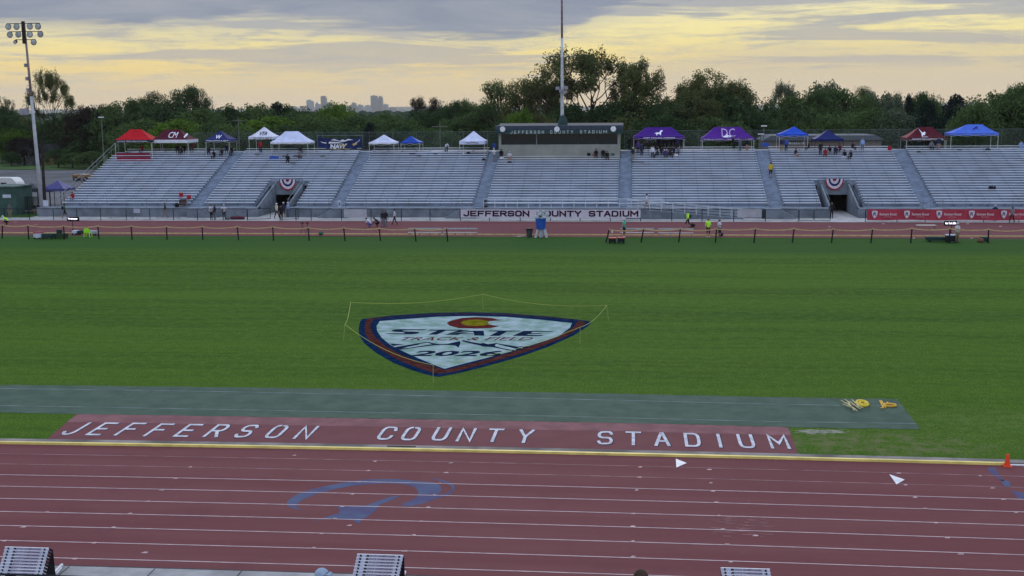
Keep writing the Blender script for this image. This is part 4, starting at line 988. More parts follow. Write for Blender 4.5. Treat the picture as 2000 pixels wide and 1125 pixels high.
mb.build('cord', M_cord, label='yellow cord strung on rods round the painted shield', cat='cord', at=tp[0])

# ---------------------------------------------------------------- objects along the far edge of the infield
M_tb = mat('team_bench_metal', (.36, .40, .44), .5, var=.08)
def bench(x0_, x1_, yt, ys, yf_, lab):
    a = G(x0_, yf_, 0); b = G(x1_, yf_, 0); y = a.y; L0, L1 = a.x, b.x
    r = thing('team_bench', lab, 'bench', ((L0+L1)/2, y, 0), 'aluminium team benches by the far kerb')
    MB().box(L0, L1, y-.02, y+.26, .42, .445).build('seat', M_tb, r); MB().box(L0, L1, y+.34, y+.365, .72, .84).build('backrest', M_tb, r)
    n = 4
    for i in range(n):
        x = L0+.15+(L1-L0-.3)*i/(n-1); mb = MB(); mb.box(x-.02, x+.02, y, y+.03, .01, .419); mb.beam((x, y+.30, .01), (x, y+.36, .679), .035); mb.box(x-.02, x+.02, y+.031, y+.30, .36, .39); mb.build('leg', M_rail, r)
bench(797, 862, 447, 455, 463, 'aluminium team bench, left of the pair near the centre'); bench(866, 932, 447, 455, 463, 'aluminium team bench, right of the pair near the centre')
bench(1211, 1277, 449, 456, 463.5, 'aluminium team bench beside the person in teal'); bench(1286, 1354, 449, 456, 464, 'aluminium team bench left of the person in neon yellow')
# trash can
c = G(1034, 463, 0); r = thing('trash_can', 'dark grey trash can left of the blue stand', 'trash can', c)
MB().lathe([(.24, .02), (.27, .3), (.32, .72)], c, 16).build('bin', mat('bin_grey', (.045, .055, .065), .6), r); MB().lathe([(.36, .72), (.36, .80), (.30, .84)], c, 16).build('rim', M_black, r)
c = G(1018, 461.5, 0); MB().hexa([(c.x-.35, c.y-.5, .02), (c.x-.2, c.y-.5, .02), (c.x+.4, c.y+.1, .02), (c.x+.3, c.y+.1, .02), (c.x-.35, c.y-.5, .07), (c.x-.2, c.y-.5, .07), (c.x+.4, c.y+.1, .07), (c.x+.3, c.y+.1, .07)]).build('white_board', M_white, label='small white board lying on the far kerb', cat='board', at=c)
# blue starter stand
c = G(1057, 463.5, 0); y = c.y; r = thing('starter_stand', 'tall blue-draped stand with white legs and a white guard rail on top', 'stand', c)
mb = MB()
for s in (-1, 1): mb = MB(); mb.prism([(c.x+s*.62, .01), (c.x+s*.42, .01), (c.x+s*.26, .80), (c.x+s*.40, .80)], lambda u, v, t: (u, y-.35+.9*t if False else (y-.38 if t == 0 else y-.26), v)); mb.prism([(c.x+s*.62, .01), (c.x+s*.42, .01), (c.x+s*.26, .80), (c.x+s*.40, .80)], lambda u, v, t: (u, (y+.40 if t == 0 else y+.52), v)); mb.box(c.x+s*.5-.02, c.x+s*.5+.02, y-.26, y+.40, .3, .36); mb.build('leg', M_railw, r)
mb = MB(); mb.box(c.x-.16, c.x+.16, y-.30, y+.35, .02, .8); mb.build('steps', mat('stand_grey', (.30, .34, .40), .6), r)
mb = MB(); mb.hexa([(c.x-.40, y-.42, .80), (c.x+.36, y-.42, .80), (c.x+.36, y+.5, .80), (c.x-.40, y+.5, .80), (c.x-.50, y-.48, 1.82), (c.x+.44, y-.48, 1.82), (c.x+.44, y+.55, 1.82), (c.x-.50, y+.55, 1.82)]); mb.build('drape', mat('drape_blue', (.02, .085, .38), .7, var=.15, scale=2), r)
mb = MB()
for zz_ in (1.88, 2.15, 2.42): 
    for p, q_ in (((-.3, -.45), (.62, -.45)), ((.62, -.45), (.62, .45)), ((-.3, .45), (.62, .45))): mb.tube([(c.x+p[0], y+p[1], zz_), (c.x+q_[0], y+q_[1], zz_)], .03, 6)
for p in ((-.3, -.45), (.15, -.45), (.62, -.45), (.62, .45), (-.3, .45)): mb.tube([(c.x+p[0], y+p[1], 1.8), (c.x+p[0]*1.02, y+p[1], 2.5)], .045, 6)
mb.box(c.x+.40, c.x+.60, y-.47, y-.44, 1.85, 2.4); mb.box(c.x-.56, c.x-.30, y-.40, y-.1, 1.83, 2.05)
mb.build('guard_rail', mat('rail_white', (.45, .53, .58), .5, var=.2), r)
mb = MB(); mb.tube([(c.x-.1, y, 1.83), (c.x+.05, y, 2.15), (c.x+.1, y-.1, 2.2)], [.16, .12, .05], 8); mb.build('bag', mat('bag_olive', (.10, .12, .06), .8), r)
# timing displays
def display(x, y0_, y1_, x0_, x1_, yf_, txt, lab):
    b = G(x, yf_, 0); a = V(x0_, y1_, b.y); c = V(x1_, y0_, b.y); r = thing('display_board', lab, 'display board', b, 'timing displays on poles')
    MB().box(a.x, c.x, b.y-.08, b.y+.08, a.z, c.z).build('case', M_black, r)
    mb = MB(); w_ = c.x-a.x; h = c.z-a.z; put_text(mb, txt, lambda u, v: (a.x+w_*(.08+.84*u), b.y-.085, a.z+h*(.30+.48*v)), 0, .04)
    m = bpy.data.materials.get('lit_digits')
    if not m:
        m = bpy.data.materials.new('lit_digits'); m.use_nodes = True; p = m.node_tree.nodes['Principled BSDF']; p.inputs['Emission Color'].default_value = (.9, .85, 1, 1); p.inputs['Emission Strength'].default_value = 1.6
    mb.build('digits', m, r); mb = MB(); mb.tube([(b.x, b.y, 0), (b.x, b.y, a.z)], .03, 6)
    for s in (-1, 1): mb.tube([(b.x+s*.35, b.y-.2, 0), (b.x, b.y, .45)], .02, 6)
    mb.build('pole', M_black, r)
display(143, 423.5, 432, 131.5, 154, 456.5, 'Timekeeper', 'black timing display with lit letters on a pole at the left'); display(1857, 431.5, 440.5, 1844, 1869, 462, 'Run Tech 2026', 'black timing display with lit letters beside the volunteer at the right')
# coolers, wagons, chairs
def wagon(x, y_, w_, h_, m, lab, lid=None, d=.6, cat='wagon', name='folding_wagon'):
    b = G(x, y_, 0); r = thing(name, lab, cat, b); D = w_/2
    mb = MB(); mb.hexa([(b.x-D, b.y-d/2, .12), (b.x+D, b.y-d/2, .12), (b.x+D, b.y+d/2, .12), (b.x-D, b.y+d/2, .12), (b.x-D*1.08, b.y-d/2, h_), (b.x+D*1.08, b.y-d/2, h_), (b.x+D*1.08, b.y+d/2, h_), (b.x-D*1.08, b.y+d/2, h_)]); mb.build('body', m, r)
    for sx_ in (-1, 1):
        for sy2 in (-1, 1): MB().tube([(b.x+sx_*D*.75, b.y+sy2*(d/2+.01), .09), (b.x+sx_*D*.75, b.y+sy2*(d/2+.05), .09)], .085, 10).build('wheel', M_black, r)
    if lid: MB().box(b.x-D*1.1, b.x+D*1.1, b.y-d/2-.02, b.y+d/2+.02, h_+.002, h_+.09).build('lid', lid, r)
    return r, b
M_cgr = mat('canvas_green', (.018, .045, .045), .85, var=.2); M_redc = mat('red_plastic', (.30, .025, .04), .5); M_wc = mat('white_plastic', (.45, .50, .62), .5, var=.08)
wagon(76, 466.5, .72, .56, M_wc, 'white cooler with a red lid at the left', M_redc, name='cooler', cat='cooler'); wagon(96, 466.5, 1.15, .5, M_cgr, 'dark green folding wagon beside the white cooler')
r, b = wagon(120, 466, 1.1, .5, mat('canvas_olive', (.03, .06, .035), .85, var=.2), 'dark green canvas wagon with a raised basket beside the tape stake'); MB().box(b.x-.35, b.x+.05, b.y-.2, b.y+.2, .51, .86).build('basket', M_cgr, r)
wagon(148, 458, .5, .4, M_wc, 'small pale box left of the neon chair', None, name='storage_box', cat='box'); wagon(184, 459, .7, .42, mat('clear_plastic', (.30, .34, .38), .4), 'clear plastic tub right of the neon chair', None, name='storage_tub', cat='tub')
wagon(157, 458, .35, .38, M_cgr, 'dark green bin behind the neon chair', None, name='storage_bin', cat='bin')
wagon(1196, 475, .62, .42, mat('black_canvas', (.015, .02, .025), .8), 'black wheeled cooler with red lid by the most tilted stake', M_redc, name='cooler', cat='cooler')
wagon(1213, 475, .62, .45, MATS['black_canvas'], 'black wheeled cooler with a tall red lid near the person in teal', M_redc, name='cooler', cat='cooler')
MB().lathe([(.05, 0), (.06, .25), (.03, .32)], G(1196, 464, 0)+Vector((0, -1.2, .55)), 10).build('bottle', M_white, label='white bottle standing on the black cooler by the tilted stake', cat='bottle', at=G(1196, 464, 0))
r, b = wagon(1832, 472, 2.0, .42, M_cgr, 'long dark green wagon beneath the right timing display', None); r, b = wagon(1858, 473.5, .9, .62, MATS['black_canvas'], 'black crate with a white top beside the volunteer', M_wc, name='equipment_crate', cat='crate')
wagon(1921, 472, .55, .42, M_cgr, 'dark green box by the stake at the right', None, name='storage_box', cat='box')
b = G(1915, 473.5, 0); MB().lathe([(.20, 0), (.27, .12), (.22, .30), (.10, .40)], b, 10, sx=1.1).build('duffel_bag', mat('brown_bag', (.14, .07, .05), .8), label='brown duffel bag on the grass at the right', cat='bag', at=b)
# folding table behind the right row
b0 = G(1795, 455, 0); r = thing('folding_table', 'low folding table with papers on the far track', 'table', b0)
MB().box(b0.x-.2, b0.x+1.6, b0.y, b0.y+.7, .70, .73).build('table_top', mat('paper', (.42, .44, .38), .7), r)
for dx in (-.1, 1.5):
    mb = MB(); mb.tube([(b0.x+dx, b0.y+.05, 0), (b0.x+dx, b0.y+.65, .7)], .02, 6); mb.tube([(b0.x+dx, b0.y+.65, 0), (b0.x+dx, b0.y+.05, .7)], .02, 6); mb.build('leg', M_rail, r)
# neon plastic chair
b = G(170, 463.5, 0); M_neon = mat('neon_plastic', (.32, .75, .03), .5, var=0); r = thing('plastic_chair', 'neon green plastic chair facing the far track', 'chair', b)
MB().box(b.x-.27, b.x+.27, b.y-.02, b.y+.46, .40, .44).build('seat', M_neon, r)
MB().prism([(-.30, .441), (.30, .441), (.28, .72), (.17, .88), (-.17, .88), (-.28, .72)], lambda u, v, t: (b.x+u, b.y-.06+.04*t, v)).build('backrest', M_neon, r)
for sx_ in (-1, 1):
    for sy2 in (0, 1): MB().beam((b.x+sx_*.31, b.y-.05+sy2*.5, 0), (b.x+sx_*.25, b.y+.0+sy2*.42, .42), .06).build('leg', M_neon, r)
    MB().box(b.x+sx_*.29-.03, b.x+sx_*.29+.03, b.y-.02, b.y+.42, .62, .66).build('armrest', M_neon, r)
# near-side small things
c = G(1967, 911, .0); r = thing('traffic_cone', 'orange traffic cone at the end of the yellow rail', 'cone', c); M_or = mat('cone_orange', (.72, .07, .025), .5, var=0)
MB().lathe([(.105, .03), (.05, .40), (.035, .44)], c, 16).build('cone', M_or, r); MB().box(c.x-.14, c.x+.14, c.y-.14, c.y+.14, .008, .032).build('base', M_or, r)
for pts, lab in (([(1320, 896), (1341, 904.5), (1321, 913)], 'white paper triangle on the first lane pointing right'), ([(1737, 926.5), (1767, 937), (1751, 946)], 'white paper triangle in the second lane nearer the cone')):
    P = [G(x, y, .02) for x, y in pts]; cen = (P[0]+P[1]+P[2])/3; mb = MB(); mb.prism([(p.x, p.y) for p in P], lambda u, v, t: (u, v, .014 if t == 0 else .026)); mb.build('paper_triangle', M_white, label=lab, cat='marker', group='white triangles on the lanes', at=cen)
# lane markers heaped on the runway
M_y1 = mat('wood_pale', (.50, .45, .25), .8, var=.2); M_y2 = mat('yellow_hoop', (.62, .46, .04), .6, var=.1); M_y3 = mat('orange_hoop', (.60, .36, .05), .6, var=.1)
sk = [((1643,782),(1671,800)), ((1650,780),(1676,797)), ((1655,783),(1668,802)), ((1660,784),(1680,799)), ((1664,780.5),(1682,797)), ((1646,789),(1669,798)), ((1672,792),(1685,796)), ((1652,786),(1674,802))]
for i, (p, q_) in enumerate(sk): a = G(*p, .03+.02*i); b = G(*q_, .03+.02*i); MB().beam(a, b, .05, .02).build('wooden_stake', M_y1, label='pale wooden stake lying in the heap on the runway beside the yellow hoop', cat='stake', group='wooden stakes heaped on the runway', at=a)
def ring(cx, cy, rx, ry, z, wd, m, lab, ang=0):
    c = G(cx, cy, z); rr = G(cx+rx, cy, z).x-c.x; r2 = (G(cx, cy-ry, z).y-c.y); mb = MB(); n = 20
    P = []
    for i in range(n+1): t_ = 2*math.pi*i/n; u, v = rr*math.cos(t_), r2*math.sin(t_); P.append((c.x+u*math.cos(ang)-v*math.sin(ang), c.y+u*math.sin(ang)+v*math.cos(ang), z))
    mb.tube(P, wd, 6, cap=False); return mb.build('marker_hoop', m, label=lab, cat='hoop', at=c)
ring(1684, 787.5, 10.5, 5.2, .06, .055, M_y2, 'outer yellow hoop lying on the runway'); ring(1685, 787, 6.0, 2.6, .07, .05, M_y2, 'inner yellow hoop inside the larger one'); ring(1738, 791, 11.5, 2.5, .06, .045, M_y3, 'long orange hoop lying near the end of the runway', .1)
for i, (p, q_) in enumerate([((1718,782),(1726,797)), ((1721,782),(1730,796)), ((1722,797),(1734,785)), ((1724,788),(1745,790)), ((1720,796),(1728,797))]): a = G(*p, .03+.02*i); b = G(*q_, .03+.02*i); MB().beam(a, b, .055, .02).build('wooden_stake', M_y3, label='orange stake in the small heap by the long orange hoop', cat='stake', group='orange stakes by the runway end', at=a)
# hurdle stacks on the near walkway
M_hb = mat('hurdle_board', (.52, .55, .70), .5, var=.05); M_hp = mat('hurdle_purple', (.13, .055, .12), .6, var=0); M_hf = mat('hurdle_frame', (.015, .014, .02), .5)
def hurdle(x, y, zt_, lab='', grp=''):
    r = thing('hurdle', lab, 'hurdle', (x, y, .03), grp); W = .60
    MB().box(x-W, x+W, y-.02, y+.0, zt_-.064, zt_-.004).build('top_bar', M_hb, r)
    MB().box(x-W, x+W, y-.021, y+.014, zt_-.0035, zt_+.002).build('bar_edge', M_white, r)
    mb = MB(); put_text(mb, 'STATE CHAMPIONSHIPS', lambda u, v: (x-.26+.66*u, y-.024, zt_-.056+.044*v), 0, .035); mb.build('lettering', M_hp, r)
    MB().hexa([(x-.36, y-.024, zt_-.056), (x-.27, y-.024, zt_-.056), (x-.27, y-.0205, zt_-.056), (x-.36, y-.0205, zt_-.056), (x-.34, y-.024, zt_-.012), (x-.29, y-.024, zt_-.012), (x-.29, y-.0205, zt_-.012), (x-.34, y-.0205, zt_-.012)]).build('emblem', M_hf, r)
    for s in (-1, 1): MB().box(x+s*.50-.022, x+s*.50+.022, y-.027, y-.0205, zt_-.06, zt_-.01).build('bracket', M_hf, r)
    for s in (-1, 1):
        mb = MB(); mb.beam((x+s*.555, y+.03, zt_-.03), (x+s*.555, y+.26, zt_-.18), .045, .045); mb.beam((x+s*.555, y+.26, zt_-.18), (x+s*.555, y+.32, .05), .03); mb.build('leg', M_hf, r)
    return r
for (px0, px1, pyt, n, nm, sh) in ((13, 92, 1069, 9, 'left', -.009), (701, 784, 1083, 9, 'middle', -.012), (1411, 1500, 1110, 5, 'right', .012)):
    best = min([26+i*.02 for i in range(300)], key=lambda Y: abs(V((px0+px1)/2, pyt, Y).z-1.08))
    x = V((px0+px1)/2, pyt, best).x
    for k in range(n):
        wd = ['topmost', 'second', 'third', 'fourth', 'fifth', 'sixth', 'seventh', 'eighth', 'lowest'][k]
        hurdle(x+sh*k, best-.036*k, 1.08-.072*k, lab=f'white-barred hurdle, {wd} from the top in the nested {nm} stack', grp='nested hurdles at the bottom edge')
for i, (p, q_) in enumerate((((121, 1103), (104, 1120)), ((120, 1109), (110, 1121)), ((791, 1117), (786, 1128)))):
    a = G(*p, .1); b = G(*q_, .1); MB().tube([a, b], .04 if i != 1 else .02, 8).build('white_tube', M_white, label=['thick white tube lying by the left hurdle stack', 'thin white tube lying by the left hurdle stack', 'white tube lying by the middle hurdle stack'][i], cat='tube', at=a)
# near fence: top rail and red banner at the very bottom
Yn_ = 27.4; mb = MB(); a = V(0, 1121.5, Yn_); r = thing('fence', 'dark fence with a red banner along the bottom left corner', 'fence', (a.x, Yn_, 0))
ztp = a.z
MB().tube([(-30, Yn_, ztp), (30, Yn_, ztp)], .028, 8).build('rail', M_fb, r)
for i in range(-12, 13): MB().tube([(-9.97+i*2.42, Yn_, 0), (-9.97+i*2.42, Yn_, ztp)], .03, 8).build('post', M_fb, r)
mb = MB(); mb.box(-14, V(150, 1125, Yn_).x, Yn_-.05, Yn_-.04, ztp-1.0, ztp-.04); mb.build('banner', mat('near_banner_red', (.38, .03, .07), .6, var=.2, scale=2), r)
# ---------------------------------------------------------------- people
def skel(pose):
    """joints: name -> (x, y, z, r); front faces -Y; origin on the ground between the feet (or on the seat)"""
    J = {}
    if pose in ('stand', 'phone', 'walk', 'back'):
        J = dict(pel=(0, 0, .95, .145), abd=(0, 0, 1.10, .135), che=(0, .01, 1.30, .165), nek=(0, .01, 1.48, .062), hed=(0, -.015, 1.60, .092), top=(0, -.005, 1.69, .078))
        for s, a in ((-1, 'L'), (1, 'R')):
            sw = {'walk': .22*s}.get(pose, .0)
            J['sho'+a] = (.18*s, .01, 1.41, .068); J['hip'+a] = (.095*s, 0, .86, .098)
            if pose == 'phone': J['elb'+a] = (.24*s, .0, 1.14, .045); J['wri'+a] = (.12*s, -.24, 1.20, .034); J['han'+a] = (.06*s, -.30, 1.24, .036)
            else: J['elb'+a] = (.25*s, .03-sw*.5, 1.12, .045); J['wri'+a] = (.26*s, -.05-sw*1.0, .88, .033); J['han'+a] = (.25*s, -.08-sw*1.1, .78, .036)
            J['kne'+a] = (.105*s, -.03+sw*.55, .49, .066); J['ank'+a] = (.105*s, .02+sw*1.3, .10 if sw <= 0 else .13, .045); J['toe'+a] = (.12*s, -.12+sw*1.25, .045, .042)
    elif pose == 'sit':
        J = dict(pel=(0, .05, .12, .15), abd=(0, .04, .26, .14), che=(0, -.03, .46, .165), nek=(0, -.07, .63, .062), hed=(0, -.10, .75, .092), top=(0, -.09, .84, .078))
        for s, a in ((-1, 'L'), (1, 'R')):
            J['sho'+a] = (.18*s, -.04, .57, .068); J['elb'+a] = (.25*s, -.14, .32, .045); J['wri'+a] = (.14*s, -.34, .20, .034); J['han'+a] = (.07*s, -.40, .18, .036)
            J['hip'+a] = (.10*s, -.02, .10, .098); J['kne'+a] = (.15*s, -.42, .12, .068); J['ank'+a] = (.13*s, -.42, -.33, .045); J['toe'+a] = (.14*s, -.56, -.385, .04)
    elif pose == 'crouch':
        J = dict(pel=(0, .20, .38, .15), abd=(0, .12, .52, .14), che=(0, -.08, .68, .165), nek=(0, -.22, .80, .062), hed=(0, -.33, .86, .092), top=(0, -.38, .94, .078))
        for s, a in ((-1, 'L'), (1, 'R')):
            J['sho'+a] = (.18*s, -.15, .76, .068); J['elb'+a] = (.24*s, -.30, .52, .045); J['wri'+a] = (.16*s, -.46, .30, .034); J['han'+a] = (.12*s, -.52, .22, .036)
            J['hip'+a] = (.11*s, .16, .34, .098); J['kne'+a] = (.20*s, -.24, .42, .068); J['ank'+a] = (.15*s, .08, .10, .045); J['toe'+a] = (.16*s, -.08, .045, .042)
    elif pose == 'bend':
        J = dict(pel=(0, .12, .90, .15), abd=(0, .0, 1.0, .14), che=(0, -.22, 1.10, .165), nek=(0, -.40, 1.14, .062), hed=(0, -.52, 1.12, .092), top=(0, -.60, 1.12, .078))
        for s, a in ((-1, 'L'), (1, 'R')):
            J['sho'+a] = (.18*s, -.32, 1.10, .068); J['elb'+a] = (.22*s, -.36, .84, .045); J['wri'+a] = (.17*s, -.42, .60, .034); J['han'+a] = (.14*s, -.44, .51, .036)
            J['hip'+a] = (.10*s, .10, .82, .098); J['kne'+a] = (.11*s, .02, .47, .066); J['ank'+a] = (.11*s, .08, .10, .045); J['toe'+a] = (.12*s, -.06, .045, .042)
    elif pose == 'hips':
        J = skel('stand')[0]
        for s, a in ((-1, 'L'), (1, 'R')): J['elb'+a] = (.36*s, .08, 1.18, .045); J['wri'+a] = (.20*s, -.02, .99, .034); J['han'+a] = (.15*s, -.06, .96, .036)
    Bn = [('pel', 'abd', 1), ('abd', 'che', 1), ('che', 'nek', 1), ('nek', 'hed', 0), ('hed', 'top', 0)]
    for a in 'LR': Bn += [('che', 'sho'+a, 1), ('sho'+a, 'elb'+a, 1), ('elb'+a, 'wri'+a, 5), ('wri'+a, 'han'+a, 0), ('pel', 'hip'+a, 2), ('hip'+a, 'kne'+a, 2), ('kne'+a, 'ank'+a, 4), ('ank'+a, 'toe'+a, 3)]
    return J, Bn
POSES = {}
def prep_poses(names):
    obs = []
    for nm in names:
        J, Bn = skel(nm); keys = list(J); me = bpy.data.meshes.new('p_'+nm)
        keys.sort(key=lambda k: k != 'pel'); ix = {k: i for i, k in enumerate(keys)}
        me.from_pydata([J[k][:3] for k in keys], [(ix[a], ix[b]) for a, b, _ in Bn], [])
        o = bpy.data.objects.new('p_'+nm, me); C.objects.link(o)
        md = o.modifiers.new('s', 'SKIN'); md.use_smooth_shade = True
        sv = me.skin_vertices[0].data
        for k in keys: sv[ix[k]].radius = (J[k][3]*(1.12 if k in ('che', 'pel', 'abd') else 1), J[k][3]*(.78 if k in ('che', 'pel', 'abd') else 1)); sv[ix[k]].use_root = (k == 'pel')
        sb = o.modifiers.new('b', 'SUBSURF'); sb.levels = 1; sb.render_levels = 1; obs.append((nm, o, J, Bn))
    dg = bpy.context.evaluated_depsgraph_get(); dg.update()
    for nm, o, J, Bn in obs:
        me = bpy.data.meshes.new_from_object(o.evaluated_get(dg)); me.name = 'person_'+nm
        for m in range(6): me.materials.append(None)
        segs = [(Vector(J[a][:3]), Vector(J[b][:3]), s, (J[a][3]+J[b][3])/2) for a, b, s in Bn]
        for p in me.polygons:
            c = p.center; best = None
            for a, b, s, r in segs:
                d = b-a; t_ = max(0, min(1, (c-a).dot(d)/d.dot(d))); dist = (c-(a+d*t_)).length/r
                if best is None or dist < best[0]: best = (dist, s)
            p.material_index = best[1]; p.use_smooth = True
        POSES[nm] = (me, J)
    for nm, o, J, Bn in obs: m = o.data; bpy.data.objects.remove(o); bpy.data.meshes.remove(m)
prep_poses(['stand', 'phone', 'walk', 'sit', 'crouch', 'bend', 'hips'])
PC = {'black': (.014, .014, .018), 'dark': (.025, .026, .034), 'navy': (.018, .026, .07), 'white': (.52, .52, .60), 'cream': (.46, .44, .34), 'grey': (.16, .17, .20), 'red': (.28, .02, .03), 'maroon': (.12, .02, .035),
      'neon': (.42, .85, .06), 'teal': (.06, .42, .30), 'yellow': (.50, .36, .02), 'khaki': (.22, .17, .11), 'ltblue': (.22, .32, .55), 'blue': (.04, .09, .35), 'purple': (.07, .04, .18), 'camo': (.10, .11, .10), 'skin': (.30, .17, .12), 'skind': (.13, .07, .05), 'brown': (.05, .03, .022), 'denim': (.13, .16, .22), 'green': (.03, .10, .06), 'capblue': (.26, .33, .44), 'slate': (.09, .11, .16), 'purpleblue': (.10, .09, .30)}
def pm(c): return mat('wear_'+c, PC[c], .8, var=.10 if c not in ('skin', 'skind') else .05, scale=6)
PCACHE = {}
def person(label, pose, pos, face=0, shirt='black', pants='black', shorts=False, sleeves=False, head='hair', hc='brown', h=1.0, skin='skin', shoes='dark', pack=None, group=None):
    """face: degrees, 0 looks toward the photographer"""
    key = (pose, shirt, pants, shorts, sleeves, skin, shoes)
    me0, J = POSES[pose]
    if key not in PCACHE:
        me = me0.copy()
        for i, c in enumerate([skin, shirt, pants, shoes, skin if shorts else pants, shirt if sleeves else skin]): me.materials[i] = pm(c)
        PCACHE[key] = me
    root = thing('person', label, 'person', pos, group); root.rotation_euler = (0, 0, R(face)); root.scale = (h, h, h)
    o = bpy.data.objects.new('body', PCACHE[key]); C.objects.link(o); o.parent = root
    hx = Vector(J['hed'][:3]); tx = Vector(J['top'][:3]); up = (tx-hx).normalized(); c = hx+up*.035
    k2 = ('h', pose, head, hc)
    if k2 not in PCACHE:
        mb = MB(); side = Vector((1, 0, 0)); fr = up.cross(side).normalized()     # fr points to the back of the head
        if fr.y < 0 and pose != 'bend': fr = -fr
        n = 10; rings = []
        big = 1.0 if head == 'hair' else 1.04
        lev = [(-.45, .98), (-.1, 1.05), (.25, 1.02), (.6, .82), (.88, .46), (1.0, .05)]
        for zz_, r in lev:
            i0 = len(mb.v)
            for k in range(n):
                t_ = 2*math.pi*k/n; a, b = math.cos(t_), math.sin(t_)
                lift = .0 if zz_ > .1 else (max(0, -b)*.55)       # open at the face
                mb.v.append(tuple(c+side*(a*r*.098*big)+fr*(b*r*.108*big+.012)+up*((zz_+lift)*.105*big+.01)))
            rings.append(i0)
        for a, b in zip(rings, rings[1:]):
            for k in range(n): mb.f.append((a+k, a+(k+1) % n, b+(k+1) % n, b+k)); mb.m.append(0)
        mb.f.append(tuple(rings[-1]+k for k in range(n))); mb.m.append(0)
        if head == 'cap':
            q = [c+side*(.075*math.cos(R(t_)))-fr*(.085+.11*math.sin(R(t_)))+up*(.030-.02*math.sin(R(t_))) for t_ in range(0, 181, 30)]
            mb.prism([(i, 0) for i in range(len(q))], lambda u, v, t: q[int(u)]+up*(.012*t))
        if head == 'long':
            p0 = c+fr*.05; mb.tube([p0, p0+fr*.05-up*.14, p0+fr*.04-up*.30], [.085, .085, .045], 8)
        me = bpy.data.meshes.new(head); me.from_pydata(mb.v, [], mb.f); me.materials.append(pm(hc)); me.polygons.foreach_set('use_smooth', [True]*len(mb.f)); me.update(); PCACHE[k2] = me
    o2 = bpy.data.objects.new('cap' if head == 'cap' else 'hair', PCACHE[k2]); C.objects.link(o2); o2.parent = root
    if pack:
        bk = Vector(J['che'][:3]); mb = MB(); mb.lathe([(.10, -.22), (.17, -.15), (.18, .05), (.13, .17), (.05, .21)], (bk.x, bk.y+.20, bk.z-.08), 10, sy=.7)
        me = bpy.data.meshes.new('backpack'); me.from_pydata(mb.v, [], mb.f); me.materials.append(pm(pack)); me.update()
        o3 = bpy.data.objects.new('backpack', me); C.objects.link(o3); o3.parent = root
    return root
def gp(x, y): return G(x, y, 0.02)
def sp_(x, y, seat=True, row=None):
    """seat on the bench / feet on the tread whose image row is nearest y"""
    if seat:
        k = min(range(NR), key=lambda k: abs(proj((V(x, y, yb(k)).x, yb(k)+.1, zb(k)))[1]-y)) if row is None else row
        X = V(x, proj((0, yb(k), zb(k)))[1], yb(k)).x; return Vector((X, yb(k)+.08, zb(k)+.005))
    k = rowat(x, y) if row is None else row
    return Vector((V(x, y, yb(k)-.15).x, yb(k)-.15, zt(k)+.005))
P = person
# on and beside the far track, left to right
P('person in a neon yellow vest and white cap crouching at the far left', 'crouch', gp(13, 439), -70, 'neon', 'black', head='cap', hc='white')
P('person in grey camouflage standing behind the crouching neon vest at the far left', 'stand', gp(20, 427), 0, 'camo', 'khaki', head='hair', hc='dark')
P('person in black with a backpack walking by the wall beside the timing display', 'walk', gp(127, 427), 120, 'green', 'black', shorts=True, pack='black', hc='dark')
P('person all in black walking past the crowd barriers', 'walk', gp(323, 426), -60, 'black', 'khaki', sleeves=True, hc='black')
P('person in a white vest and black trousers, left of the talking pair', 'stand', gp(413, 430), 60, 'white', 'black', hc='black')
P('person in a dark jacket and pale trousers, right of the talking pair', 'stand', gp(420, 430), -50, 'dark', 'denim', sleeves=True, hc='brown')
P('person in a white shirt and white cap standing alone by the dark red bag', 'hips', gp(438, 430), 10, 'white', 'black', head='cap', hc='white')
P('person in a cream jacket and white cap at the left portal', 'walk', gp(541, 427), 150, 'cream', 'black', sleeves=True, head='cap', hc='white')
P('person dressed in black in front of the group at the left portal', 'stand', gp(549, 432), 30, 'black', 'black', sleeves=True, hc='black')
P('person in a navy shirt and white cap inside the group at the left portal', 'stand', gp(554.5, 425), 0, 'navy', 'dark', shorts=True, head='cap', hc='white')
P('person in a pale blue shirt, rightmost of the group at the left portal', 'phone', gp(563, 425), -40, 'ltblue', 'slate', head='cap', hc='white')
P('person bent to the track in a white top and purple-blue trousers', 'crouch', gp(722, 444), -95, 'white', 'purpleblue', hc='dark')
P('person in black kneeling over the track beside the purple-blue trousers', 'crouch', gp(737, 443), -80, 'black', 'black', sleeves=True, hc='brown')
P('person in a dark jacket and grey trousers, nearer of the pair watching', 'stand', gp(748, 444), -20, 'dark', 'denim', sleeves=True, hc='black')
P('person in a black jacket and grey trousers, just behind the first of the pair watching', 'stand', gp(753.5, 443.5), 20, 'black', 'grey', sleeves=True, hc='brown')
P('person in a white shirt and black trousers walking right of the watching pair', 'walk', gp(771, 439.5), -80, 'white', 'black', head='hair', hc='black', h=.95)
P('person in a teal shirt and white cap looking at a phone by the red-lidded coolers', 'phone', gp(1219, 463.5), 60, 'teal', 'black', shorts=True, head='cap', hc='white', h=1.02, shoes='white')
P('person in a neon yellow shirt with a black backpack bending on the far track', 'walk', gp(1343, 446), -60, 'neon', 'black', shorts=True, head='hair', hc='green', pack='black')
P('person in a neon yellow shirt and black shorts standing at the kerb', 'stand', gp(1383, 464), 15, 'neon', 'black', shorts=True, hc='green', h=1.03, shoes='white')
P('person in a white shirt with maroon hair beside the standing neon shirt', 'phone', gp(1405, 463.5), 45, 'white', 'black', shorts=True, head='long', hc='maroon', h=.96)
P('person in black walking out of the right portal', 'stand', gp(1624, 427), 0, 'black', 'black', sleeves=True, head='hair', hc='skind')
P('person in camouflage standing deeper in the right portal', 'stand', gp(1617, 421), 30, 'camo', 'khaki', head='hair', hc='green')
